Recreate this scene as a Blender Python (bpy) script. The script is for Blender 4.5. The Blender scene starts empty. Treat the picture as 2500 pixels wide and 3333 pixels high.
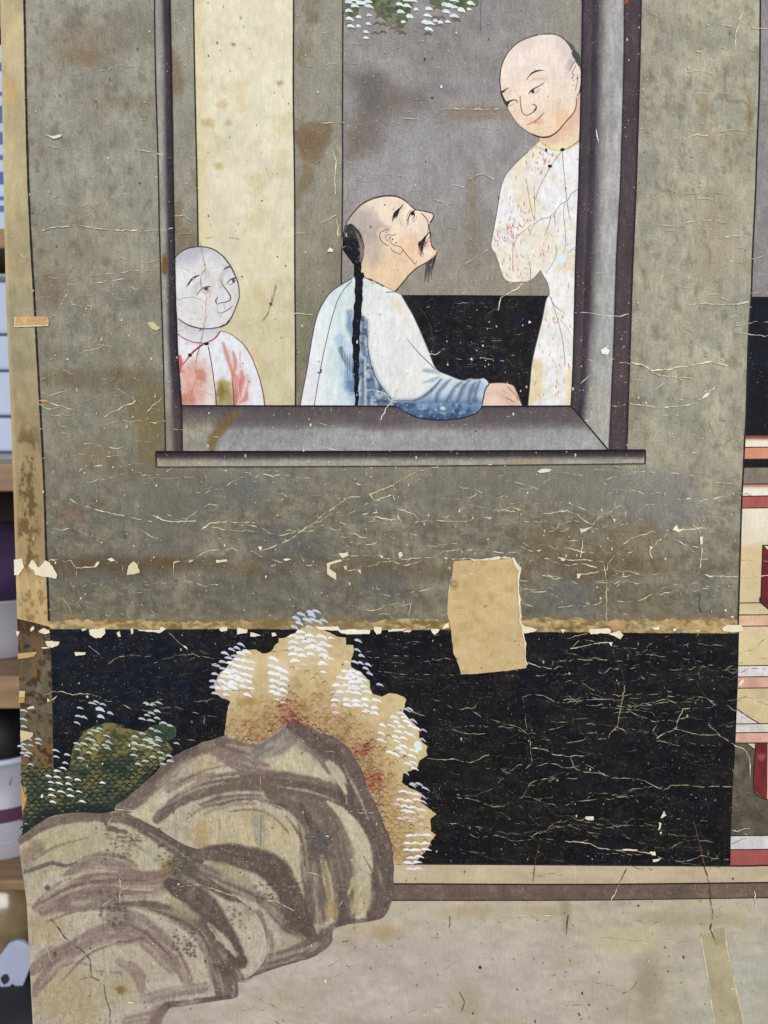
import bpy, math, random
import numpy as np
from mathutils import Vector
from mathutils.geometry import delaunay_2d_cdt

random.seed(7)
RNG = np.random.default_rng(7)
S = bpy.context.scene
COL = S.collection
rad = math.radians

# ------------------------------------------------------------------ camera, light, exposure
FPX, TILT, DIST, CAMZ = 2407.2, rad(4.0), 0.963, 1.02      # focal length (px of the 2500 px frame), pitch, distance, height
cam = bpy.data.cameras.new('camera')
cam.sensor_fit = 'VERTICAL'; cam.sensor_height = 36; cam.lens = 26
cam.clip_start = 0.05; cam.clip_end = 50
cam.dof.use_dof = True; cam.dof.focus_distance = 0.98; cam.dof.aperture_fstop = 2.2
co = bpy.data.objects.new('camera', cam); COL.objects.link(co)
co.location = (0, -DIST, CAMZ); co.rotation_euler = (rad(90) - TILT, 0, 0)
S.camera = co

W = bpy.data.worlds.new('World'); S.world = W; W.use_nodes = True
W.node_tree.nodes['Background'].inputs[0].default_value = (0.80, 0.86, 1.0, 1)
W.node_tree.nodes['Background'].inputs[1].default_value = 0.36

def area(name, loc, aim, sx, sy, power, colr):
    l = bpy.data.lights.new(name, 'AREA'); l.shape = 'RECTANGLE'; l.size = sx; l.size_y = sy
    l.energy = power; l.color = colr
    o = bpy.data.objects.new(name, l); COL.objects.link(o); o.location = loc
    o.rotation_euler = (Vector(aim) - Vector(loc)).to_track_quat('-Z', 'Y').to_euler()
    return o
area('ceiling_light', (0.15, -3.6, 1.95), (0, 0.1, 0.7), 2.8, 1.8, 140, (1.0, 0.995, 0.98))

S.view_settings.view_transform = 'Standard'; S.view_settings.look = 'None'
S.view_settings.exposure = 0; S.view_settings.gamma = 1
try: S.view_settings.use_curve_mapping = False
except Exception: pass
S.cycles.max_bounces = 5

# ------------------------------------------------------------------ helpers
def lin(c):
    c = np.asarray(c, float) / 255.0
    return np.where(c <= 0.04045, c / 12.92, ((c + 0.055) / 1.055) ** 2.4)

def at(u, v, y=0.0):
    """the point of the plane at depth y that the photograph shows at pixel u, v"""
    u = np.asarray(u, float); v = np.asarray(v, float)
    a = (u - 1250) / FPX; b = (1666.5 - v) / FPX
    dy = math.cos(TILT) + b * math.sin(TILT); dz = -math.sin(TILT) + b * math.cos(TILT)
    t = (DIST + y) / dy
    return a * t, CAMZ + dz * t

CR = dict(A=(830, 0, 1.9988), B=(1670, 0, 1.9988), Q=(0, 0, 1.9988), C=(0, 1106, 1.9988), D=(830, 1106, 1.9988), E=(1670, 1106, 1.9988),
          F=(0, 2226, 1.9988), G=(830, 2226, 1.9988), H=(1670, 2226, 1.9988), I1=(540, 780, 3.95), I2=(1080, 620, 4.608),
          I3=(1600, 90, 5.028), I4=(960, 900, 2.0737), I5=(1560, 420, 2.4056), I6=(2340, 1360, 3.456), I7=(2340, 1940, 2.4065),
          J=(500, 0, 2.0737), K=(60, 2300, 1.3167), L=(660, 1960, 4.1475), M=(1040, 2060, 2.765), N=(60, 2260, 2.9625), O=(1090, 0, 3.19),
          R=(0, 1800, 2.767), S=(0, 0, 1.0))
def P(k, *a):
    x, y, s = CR[k]
    p = np.array(a, float).reshape(-1, 2)
    return p / s + (x, y)

TAB = RNG.random((256, 256))
def vn(x, y):
    xi = np.floor(x).astype(int); yi = np.floor(y).astype(int)
    fx = x - xi; fy = y - yi
    fx = fx * fx * (3 - 2 * fx); fy = fy * fy * (3 - 2 * fy)
    a = TAB[xi & 255, yi & 255]; b = TAB[(xi + 1) & 255, yi & 255]
    c = TAB[xi & 255, (yi + 1) & 255]; d = TAB[(xi + 1) & 255, (yi + 1) & 255]
    return (a * (1 - fx) + b * fx) * (1 - fy) + (c * (1 - fx) + d * fx) * fy
def fbm(u, v, sx, sy=None, seed=0, octv=4):
    sy = sy or sx
    r = 0; amp = 1; t = 0
    for o in range(octv):
        r = r + amp * vn(u / sx * 2 ** o + 17.3 * seed + 31 * o, v / sy * 2 ** o + 9.1 * seed + 57 * o)
        t += amp; amp *= 0.55
    return r / t
def sstep(x, a, b):
    t = np.clip((x - a) / (b - a), 0, 1)
    return t * t * (3 - 2 * t)

def spline(p, step=6.0, closed=False):
    p = np.asarray(p, float)
    n = len(p)
    if n < 3 and not closed: 
        m = max(2, int(np.hypot(*(p[-1] - p[0])) / step) + 1)
        t = np.linspace(0, 1, m)[:, None]
        return p[0] * (1 - t) + p[-1] * t
    if closed: q = np.vstack([p[-1], p, p[0], p[1]]); segs = n
    else: q = np.vstack([2 * p[0] - p[1], p, 2 * p[-1] - p[-2]]); segs = n - 1
    out = []
    for i in range(segs):
        a, b, c, d = q[i], q[i + 1], q[i + 2], q[i + 3]
        m = max(1, int(np.hypot(*(c - b)) / step))
        t = (np.arange(m) / m)[:, None]
        out.append(0.5 * ((2 * b) + (c - a) * t + (2 * a - 5 * b + 4 * c - d) * t ** 2 + (3 * b - a - 3 * c + d) * t ** 3))
    if not closed: out.append(p[-1:])
    return np.vstack(out)
def rough(p, amp, scale=12, seed=0):
    """a torn outline: the resampled closed outline pushed in and out by noise"""
    p = np.asarray(p, float)
    q = np.vstack([p, p[:1]]); out = []
    for a, b in zip(q[:-1], q[1:]):
        m = max(1, int(np.hypot(*(b - a)) / 6)); t = (np.arange(m) / m)[:, None]
        out.append(a * (1 - t) + b * t)
    r = np.vstack(out)
    r = r + np.stack([fbm(r[:, 0], r[:, 1], scale, seed=seed + 3) - .5, fbm(r[:, 0], r[:, 1], scale, seed=seed + 8) - .5], 1) * 2 * amp
    return r

def seg_frame(u, v, p):
    """along-stroke and signed sideways coordinates of points near a stroke"""
    best = np.full(u.shape, 1e9); al = np.zeros(u.shape); la = np.zeros(u.shape); s0 = 0
    for i in range(len(p) - 1):
        ax, ay = p[i]; dx, dy = p[i + 1] - p[i]; L = math.hypot(dx, dy) + 1e-9
        t = np.clip(((u - ax) * dx + (v - ay) * dy) / (L * L), 0, 1)
        d = np.hypot(u - ax - t * dx, v - ay - t * dy)
        k = d < best
        best = np.where(k, d, best); al = np.where(k, s0 + t * L, al); la = np.where(k, ((v - ay) * dx - (u - ax) * dy) / L, la)
        s0 += L
    return al, la
def seg_dist(u, v, p, w=None):
    best = np.full(u.shape, 1e9); wid = np.zeros(u.shape)
    for i in range(len(p) - 1):
        ax, ay = p[i]; bx, by = p[i + 1]
        dx, dy = bx - ax, by - ay; L2 = dx * dx + dy * dy + 1e-9
        t = np.clip(((u - ax) * dx + (v - ay) * dy) / L2, 0, 1)
        d = np.hypot(u - ax - t * dx, v - ay - t * dy)
        k = d < best
        best = np.where(k, d, best)
        if w is not None: wid = np.where(k, w[i] * (1 - t) + w[i + 1] * t, wid)
    return best, wid
def inside(u, v, p):
    r = np.zeros(u.shape, bool)
    n = len(p); j = n - 1
    for i in range(n):
        xi, yi = p[i]; xj, yj = p[j]
        c = ((yi > v) != (yj > v)) & (u < (xj - xi) * (v - yi) / (yj - yi + 1e-12) + xi)
        r ^= c; j = i
    return r

class Ink:
    """the pigment of a sheet: colours laid on its vertices"""
    def __init__(s, uv, base):
        s.u = uv[:, 0]; s.v = uv[:, 1]; s.c = np.tile(np.array(base, float), (len(uv), 1))
    def mix(s, m, colr):
        m = np.clip(m, 0, 1)[:, None]
        s.c = s.c * (1 - m) + np.array(colr, float) * m
        return s
    def _sub(s, p, pad):
        lo = p.min(0) - pad; hi = p.max(0) + pad
        return np.nonzero((s.u > lo[0]) & (s.u < hi[0]) & (s.v > lo[1]) & (s.v < hi[1]))[0]
    def stroke(s, p, w, colr, a=1.0, soft=0.4, rag=0.0, dry=0.0, smooth=True):
        p = np.asarray(p, float)
        w = np.full(len(p), float(w)) if np.isscalar(w) else np.array(w, float)
        if smooth and len(p) > 2:
            q = spline(p, 14)
            d = np.r_[0, np.cumsum(np.hypot(*np.diff(p, axis=0).T))]; e = np.r_[0, np.cumsum(np.hypot(*np.diff(q, axis=0).T))]
            w = np.interp(e / e[-1], d / d[-1], w); p = q
        k = s._sub(p, w.max())
        if len(k) == 0: return s
        u, v = s.u[k], s.v[k]
        d, ww = seg_dist(u, v, p, w / 2)
        if rag: d = d + (fbm(u, v, 18, seed=5) - .5) * 2 * rag
        m = 1 - sstep(d / np.maximum(ww, .1), 1 - soft, 1 + soft * .3)
        if dry:
            al, la = seg_frame(u, v, p)
            m = m * (1 - dry * sstep(fbm(al + 900, la + 300, 130, 11, seed=11 + int(abs(p[0, 0])) % 40, octv=3), .46, .62))
        M = np.zeros(len(s.u)); M[k] = m * a
        return s.mix(M, colr)
    def poly(s, p, colr, a=1.0, feather=6.0, rag=0.0):
        p = np.asarray(p, float)
        k = s._sub(p, feather + rag)
        if len(k) == 0: return s
        u, v = s.u[k], s.v[k]
        d, _ = seg_dist(u, v, np.vstack([p, p[:1]]))
        d = np.where(inside(u, v, p), -d, d)
        if rag: d = d + (fbm(u, v, 20, seed=6) - .5) * 2 * rag
        M = np.zeros(len(s.u)); M[k] = (1 - sstep(d, -feather, feather)) * a
        return s.mix(M, colr)
    def blob(s, x, y, rx, ry, colr, a=1.0, soft=.5, rag=.5):
        d = np.hypot((s.u - x) / rx, (s.v - y) / ry)
        if rag: d = d + (fbm(s.u, s.v, max(rx, ry) * .5, seed=int(x + y) % 50) - .5) * 2 * rag
        return s.mix((1 - sstep(d, 1 - soft, 1 + soft)) * a, colr)
    def mottle(s, sx, sy=None, amp=.1, seed=0):
        s.c = np.clip(s.c * (1 + (fbm(s.u, s.v, sx, sy, seed) - .5) * 2 * amp)[:, None], 0, 255)
        return s
    def tint(s, sx, colr, a, lo=.5, hi=.7, sy=None, seed=0):
        return s.mix(sstep(fbm(s.u, s.v, sx, sy, seed), lo, hi) * a, colr)
    def vgrad(s, stops, a=1.0):
        vs = [q[0] for q in stops]; cs = np.array([q[1] for q in stops], float)
        g = np.stack([np.interp(s.v, vs, cs[:, i]) for i in range(3)], 1)
        s.c = s.c * (1 - a) + g * a
        return s
    def ugrad(s, t, stops):
        ts = [q[0] for q in stops]; cs = np.array([q[1] for q in stops], float)
        s.c = np.stack([np.interp(t, ts, cs[:, i]) for i in range(3)], 1)
        return s

# ------------------------------------------------------------------ materials
def mat_pigment(name, grain=.10, fibre=.10, flecks=0.0, fleck_col=(205, 195, 165), roughness=.78, bump=.25, spec=.14, blotch=.08):
    m = bpy.data.materials.new(name); m.use_nodes = True
    nt = m.node_tree; N = nt.nodes; Lk = nt.links
    b = N['Principled BSDF']
    def nd(t, **k):
        n = N.new(t)
        for a, v in k.items(): setattr(n, a, v)
        return n
    at_ = nd('ShaderNodeAttribute', attribute_name='Pigment')
    tc = nd('ShaderNodeTexCoord')
    def noise(sc, vec3=(1, 1, 1), det=3, rgh=.6):
        mp = nd('ShaderNodeMapping'); mp.inputs['Scale'].default_value = vec3
        Lk.new(tc.outputs['Object'], mp.inputs['Vector'])
        n = nd('ShaderNodeTexNoise'); n.inputs['Scale'].default_value = sc; n.inputs['Detail'].default_value = det
        n.inputs['Roughness'].default_value = rgh
        Lk.new(mp.outputs[0], n.inputs['Vector'])
        return n.outputs['Fac']
    def mad(x, mul, add):
        q = nd('ShaderNodeMath', operation='MULTIPLY_ADD'); q.inputs[1].default_value = mul; q.inputs[2].default_value = add
        Lk.new(x, q.inputs[0]); return q.outputs[0]
    def mul(x, y):
        q = nd('ShaderNodeMath', operation='MULTIPLY'); Lk.new(x, q.inputs[0]); Lk.new(y, q.inputs[1]); return q.outputs[0]
    g = mad(noise(360, det=4, rgh=.75), grain * 4, 1 - grain * 2)
    f = mad(noise(300, (1, 1, .22), 3, .7), fibre * 4, 1 - fibre * 2)
    bl = mad(noise(38, det=4, rgh=.65), blotch * 4, 1 - blotch * 2)
    k = mul(mul(g, f), bl)
    vm = nd('ShaderNodeVectorMath', operation='SCALE'); Lk.new(at_.outputs['Color'], vm.inputs[0]); Lk.new(k, vm.inputs['Scale'])
    col = vm.outputs[0]
    if flecks:
        fn = noise(520, (1, 1, 1), 2, .5); cl = noise(22, det=3)
        thr = mad(cl, -.30, .815 + (1 - flecks) * .06)
        sb = nd('ShaderNodeMath', operation='SUBTRACT'); Lk.new(fn, sb.inputs[0]); Lk.new(thr, sb.inputs[1])
        q = nd('ShaderNodeMath', operation='MULTIPLY', use_clamp=True); Lk.new(sb.outputs[0], q.inputs[0]); q.inputs[1].default_value = 12
        mx = nd('ShaderNodeMix', data_type='RGBA'); Lk.new(q.outputs[0], mx.inputs['Factor'])
        Lk.new(col, mx.inputs[6]); mx.inputs[7].default_value = (*lin(fleck_col), 1); col = mx.outputs[2]
    Lk.new(col, b.inputs['Base Color'])
    b.inputs['Roughness'].default_value = roughness
    b.inputs['Specular IOR Level'].default_value = spec
    if bump:
        bp = nd('ShaderNodeBump'); bp.inputs['Strength'].default_value = bump; bp.inputs['Distance'].default_value = .0012
        ad = nd('ShaderNodeMath', operation='ADD'); Lk.new(noise(240, (.6, 1, 1), 4, .6), ad.inputs[0]); Lk.new(mad(noise(34, (.45, 1, 1.3), 3, .5), 2.2, 0), ad.inputs[1])
        Lk.new(ad.outputs[0], bp.inputs['Height']); Lk.new(bp.outputs[0], b.inputs['Normal'])
    return m
M_WALL = mat_pigment('aged_grey_paper', .31, .17, .6, (196, 186, 156), blotch=.07)
M_BLACK = mat_pigment('flaking_black_paint', .34, .18, .8, (128, 122, 108), .85, .22, .05, .12)
M_SILK = mat_pigment('pale_painted_silk', .10, .10, 0, bump=.2, blotch=.05)
M_ROCK = mat_pigment('washed_rock_paint', .26, .20, .5, (205, 192, 160), blotch=.07)
M_LINE = mat_pigment('ink_line', .14, .10, 0, bump=0, spec=.15, roughness=.8)
M_WHITE = mat_pigment('white_gouache', .05, .03, 0, bump=.1, roughness=.7)
M_KRAFT = mat_pigment('bare_kraft_board', .10, .05, 0, bump=.3, roughness=.85, blotch=.05)

def mat_plain(name, rgb, rough_=.5, metal=0, scale=14, amp=.18, trans=0, spec=.5, stretch=(1, 1, 1), bump=.05):
    m = bpy.data.materials.new(name); m.use_nodes = True
    nt = m.node_tree; N = nt.nodes; Lk = nt.links; b = N['Principled BSDF']
    tc = N.new('ShaderNodeTexCoord'); mp = N.new('ShaderNodeMapping'); mp.inputs['Scale'].default_value = stretch
    n = N.new('ShaderNodeTexNoise'); n.inputs['Scale'].default_value = scale; n.inputs['Detail'].default_value = 5
    Lk.new(tc.outputs['Object'], mp.inputs[0]); Lk.new(mp.outputs[0], n.inputs['Vector'])
    r = N.new('ShaderNodeValToRGB'); c = lin(rgb)
    r.color_ramp.elements[0].position = .3; r.color_ramp.elements[1].position = .7
    r.color_ramp.elements[0].color = (*(c * (1 - amp)), 1); r.color_ramp.elements[1].color = (*np.clip(c * (1 + amp), 0, 1), 1)
    Lk.new(n.outputs['Fac'], r.inputs[0]); Lk.new(r.outputs[0], b.inputs['Base Color'])
    b.inputs['Roughness'].default_value = rough_; b.inputs['Metallic'].default_value = metal
    b.inputs['Transmission Weight'].default_value = trans; b.inputs['Specular IOR Level'].default_value = spec
    if bump:
        bp = N.new('ShaderNodeBump'); bp.inputs['Strength'].default_value = bump; Lk.new(n.outputs['Fac'], bp.inputs['Height']); Lk.new(bp.outputs[0], b.inputs['Normal'])
    return m

# ------------------------------------------------------------------ object building
def link(name, me, mat, parent, label=None, kind=None):
    o = bpy.data.objects.new(name, me); COL.objects.link(o)
    if mat: me.materials.append(mat)
    if parent: o.parent = parent
    if label: o['label'] = label
    if kind: o['kind'] = kind
    return o
def empty(name, parent=None, loc=(0, 0, 0), label=None, cat=None, group=None):
    o = bpy.data.objects.new(name, None); COL.objects.link(o); o.location = loc; o.empty_display_size = .05
    if parent: o.parent = parent
    if label: o['label'] = label
    if cat: o['category'] = cat
    if group: o['group'] = group
    return o
LAY = 0.00007
TICK = [0]
def mesh_uv(name, uv, faces, rgb, layer, lift=None):
    """a mesh on the painting's face: uv in photograph pixels, pigment as a point colour"""
    x, z = at(uv[:, 0], uv[:, 1])
    y = np.full(len(uv), -layer * LAY)
    if lift is not None: y = y - lift
    me = bpy.data.meshes.new(name)
    me.from_pydata(np.stack([x, y, z], 1).tolist(), [], faces)
    if len(me.polygons) and sum(q.normal.y for q in list(me.polygons)[:40]) > 0: me.flip_normals()
    a = me.color_attributes.new('Pigment', 'FLOAT_COLOR', 'POINT')
    a.data.foreach_set('color', np.concatenate([lin(np.clip(rgb, 0, 255)), np.ones((len(uv), 1))], 1).astype(np.float32).ravel())
    return me
def band(name, left, right, v0, v1, step, layer, mat, parent, paint, base, label=None, edge=0):
    """a sheet between two painted edges, from row v0 to row v1 (numbers or outlines)"""
    left = np.asarray(left, float); right = np.asarray(right, float)
    f0 = (lambda x: np.full(np.shape(x), float(v0))) if np.isscalar(v0) else (lambda x: np.interp(x, np.asarray(v0)[:, 0], np.asarray(v0)[:, 1]))
    f1 = (lambda x: np.full(np.shape(x), float(v1))) if np.isscalar(v1) else (lambda x: np.interp(x, np.asarray(v1)[:, 0], np.asarray(v1)[:, 1]))
    vm0 = float(np.min(v0 if np.isscalar(v0) else np.asarray(v0)[:, 1])); vm1 = float(np.max(v1 if np.isscalar(v1) else np.asarray(v1)[:, 1]))
    wid = np.max(np.interp([vm0, vm1], right[:, 1], right[:, 0]) - np.interp([vm0, vm1], left[:, 1], left[:, 0]))
    nu = max(2, int(wid / step) + 1); nv = max(2, int((vm1 - vm0) / step) + 1)
    s, t = np.meshgrid(np.linspace(0, 1, nu), np.linspace(0, 1, nv))
    v = vm0 + (vm1 - vm0) * t
    for _ in range(2):
        l = np.interp(v, left[:, 1], left[:, 0]); r = np.interp(v, right[:, 1], right[:, 0])
        u = l + (r - l) * s
        a, b = f0(u), f1(u)
        v = a + (b - a) * t
    if edge:
        v = v + np.where((t == 0) | (t == 1), (fbm(u, v, 14, seed=21) - .5) * 2 * edge, 0)
    uv = np.stack([u.ravel(), v.ravel()], 1)
    i = np.arange(nu * nv).reshape(nv, nu)
    faces = np.stack([i[:-1, :-1].ravel(), i[1:, :-1].ravel(), i[1:, 1:].ravel(), i[:-1, 1:].ravel()], 1).tolist()
    k = Ink(uv, base)
    if paint: paint(k)
    return link(name, mesh_uv(name, uv, faces, k.c, layer), mat, parent, label)
def sheet(name, outline, step, layer, mat, parent, paint, base, label=None, lift=0, curl=None, kind=None):
    """a sheet cut to an outline, filled with a grid fine enough for its colours"""
    p = np.asarray(outline, float)
    lo, hi = p.min(0), p.max(0)
    gu, gv = np.meshgrid(np.arange(lo[0] + step / 2, hi[0], step), np.arange(lo[1] + step / 2, hi[1], step))
    gu = gu.ravel() + RNG.uniform(-.18, .18, gu.size) * step; gv = gv.ravel() + RNG.uniform(-.18, .18, gv.size) * step
    k = inside(gu, gv, p)
    if k.any():
        gu, gv = gu[k], gv[k]
        d, _ = seg_dist(gu, gv, np.vstack([p, p[:1]]))
        k = d > step * .45; gu, gv = gu[k], gv[k]
    n = len(p)
    pts = np.vstack([p, np.stack([gu, gv], 1)]) if len(gu) else p
    vs, _, fs, *_r = delaunay_2d_cdt([Vector(q) for q in pts], [(i, (i + 1) % n) for i in range(n)], [list(range(n))], 1, 1e-4)
    uv = np.array([(q.x, q.y) for q in vs])
    ink = Ink(uv, base)
    if paint: paint(ink)
    lf = None
    if curl is not None: lf = curl(uv)
    elif lift: lf = np.full(len(uv), lift)
    return link(name, mesh_uv(name, uv, fs, ink.c, layer, lf), mat, parent, label, kind)
SPLIT = {'ink_line', 'eyebrow', 'robe_line', 'outline', 'cuff_line', 'finger_line', 'torn_edge', 'tape_edge', 'tab_edge', 'hair_strand', 'braid'}
EACH = {'eye': 'eyelid_line', 'nose': 'nose_line', 'ear': 'ear_line', 'mouth': 'mouth_line'}
def ribbons(name, strokes, layer, mat, parent, label=None, kind=None, lift=0):
    if name in SPLIT or name in EACH:
        for q in strokes: ribbon_mesh(EACH.get(name, name), [q], layer, mat, parent, label, kind, lift)
    else:
        return ribbon_mesh(name, strokes, layer, mat, parent, label, kind, lift)
def ribbon_mesh(name, strokes, layer, mat, parent, label=None, kind=None, lift=0):
    """brush strokes and cracks: each is (points, width(s), colour, options)"""
    UV = []; FC = []; RGB = []; LF = []; base = 0
    TICK[0] += 1
    for si, st in enumerate(strokes):
        p, w, c = st[0], st[1], st[2]
        o = st[3] if len(st) > 3 else {}
        p = np.asarray(p, float)
        w = np.full(len(p), float(w)) if np.isscalar(w) else np.array(w, float)
        step = o.get('step', 5.0)
        if o.get('smooth', True): q = spline(p, step)
        else:
            q = np.vstack([spline(p[i:i + 2], step)[:-1] for i in range(len(p) - 1)] + [p[-1:]])
        d = np.r_[0, np.cumsum(np.hypot(*np.diff(p, axis=0).T))]; e = np.r_[0, np.cumsum(np.hypot(*np.diff(q, axis=0).T))]
        ww = np.interp(e / max(e[-1], 1e-6), d / max(d[-1], 1e-6), w)
        sd = o.get('seed', random.randrange(200))
        j = o.get('jit', 0.0)
        if j: q = q + np.stack([fbm(e, e * 0 + sd, 13, seed=sd, octv=2) - .5, fbm(e, e * 0 + 5.5 + sd, 13, seed=sd, octv=2) - .5], 1) * 2 * j
        br = o.get('broken', 0.0)
        if br: ww = ww * np.clip((fbm(e, e * 0 + 2.2, 16, seed=sd + 1, octv=2) - br) * 4.0, 0.0, 1.25)
        va = o.get('vary', .12)
        ww = ww * (1 + (fbm(e, e * 0 + 3.7, 11, seed=sd, octv=2) - .5) * 2 * va)
        tn = np.gradient(q, axis=0); tn /= np.maximum(np.hypot(tn[:, 0], tn[:, 1]), 1e-6)[:, None]
        nm = np.stack([-tn[:, 1], tn[:, 0]], 1)
        a = q + nm * ww[:, None] / 2; b = q - nm * ww[:, None] / 2
        n = len(q)
        UV.append(np.stack([a, b], 1).reshape(-1, 2))
        sh = (1 + (fbm(e, e * 0, 20, seed=sd + 4, octv=3) - .5) * 2 * o.get('tone', .18))
        RGB.append(np.clip(np.repeat(np.array(c, float)[None] * sh[:, None], 2, 0), 0, 255))
        for i in range(n - 1):
            if max(ww[i], ww[i + 1]) < .35: continue
            FC.append((base + 2 * i, base + 2 * i + 1, base + 2 * i + 3, base + 2 * i + 2))
        base += 2 * n
        LF.append(np.full(2 * n, lift + ((si + 7 * TICK[0]) % 45) * 1.5e-6))
    if not FC: return None
    UV = np.vstack(UV)
    return link(name, mesh_uv(name, UV, FC, np.vstack(RGB), layer, np.concatenate(LF)), mat, parent, label, kind)
def spots(name, lst, layer, mat, parent, kind=None, label=None, sides=7, lift=0):
    if kind is None and len(lst) > 1:
        for i, q in enumerate(lst): spots(name, [q], layer + .2 * i, mat, parent, None, label, sides, lift)
        return
    """small flat dots: (u, v, ru, rv, colour)"""
    UV = []; FC = []; RGB = []; b = 0
    for (x, y, rx, ry, c) in lst:
        a = np.linspace(0, 2 * math.pi, sides, endpoint=False) + random.random()
        k = RNG.uniform(.75, 1.2, sides)
        UV.append(np.stack([x + np.cos(a) * rx * k, y + np.sin(a) * ry * k], 1)); FC.append(tuple(range(b, b + sides))); b += sides
        RGB.append(np.tile(np.array(c, float), (sides, 1)))
    UV = np.vstack(UV)
    lf = lift + (np.arange(len(UV)) // sides % 45) * 1.5e-6
    return link(name, mesh_uv(name, UV, FC, np.vstack(RGB), layer, lf), mat, parent, label, kind)

# ================================================================== the painted panel
INK = (40, 37, 40)
panel = empty('painted_panel', None, (0, 0, 0), 'old worn painted paper panel with figures at a window above rocks and flowers', 'painting')

LEFT = np.vstack([[(-1, -330), (2, 0), (5, 200), (10, 500), (20, 1000), (34, 1300), (44, 1600), (50, 1800), (56, 2013), (61, 2143), (67, 2375), (71, 2595), (78, 2722), (88, 2933), (98, 3140), (108, 3333), (128, 3900)]])
LLINE = np.vstack([[(79, -330)], P('Q', 160,0, 165,250, 170,600, 180,1000, 192,1350, 207,1650, 225,1950, 238,2200), P('C', 255,300, 270,560, 285,850, 295,1150, 303,1420, 310,1560, 320,1830), [(164, 2046), (170, 2226), (175, 2501), (176, 2560)]])
RLINE = np.vstack([[(2478, -330)], P('B', 1608,0, 1603,500, 1585,1000, 1575,1300, 1560,1600, 1548,1935), P('E', 1530,0, 1515,500, 1508,620, 1497,850, 1485,1100, 1475,1450, 1465,1800, 1462,1905, 1455,2211), P('H', 1438,400, 1420,700, 1408,1000, 1405,1190)])
RIGHT = np.array([(2760, -330), (2760, 3900)], float)

# the board the paper is mounted on
bx = []
pf = np.vstack([LEFT, [(2760, 3900), (2760, -330)]])
px, pz = at(pf[:, 0], pf[:, 1])
n = len(pf)
pz = np.where(pf[:, 1] > 3800, 0.0, pz)
vv = [(x, 0.0, z) for x, z in zip(px, pz)] + [(x, 0.012, z) for x, z in zip(px, pz)]
me = bpy.data.meshes.new('backing_board')
me.from_pydata(vv, [], [tuple(range(n)), tuple(range(2 * n - 1, n - 1, -1))] + [(i, i + n, (i + 1) % n + n, (i + 1) % n) for i in range(n)])
a = me.color_attributes.new('Pigment', 'FLOAT_COLOR', 'POINT')
a.data.foreach_set('color', np.tile(np.r_[lin((186, 158, 108)), 1], 2 * n).astype(np.float32))
link('backing_board', me, M_KRAFT, panel)

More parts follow.
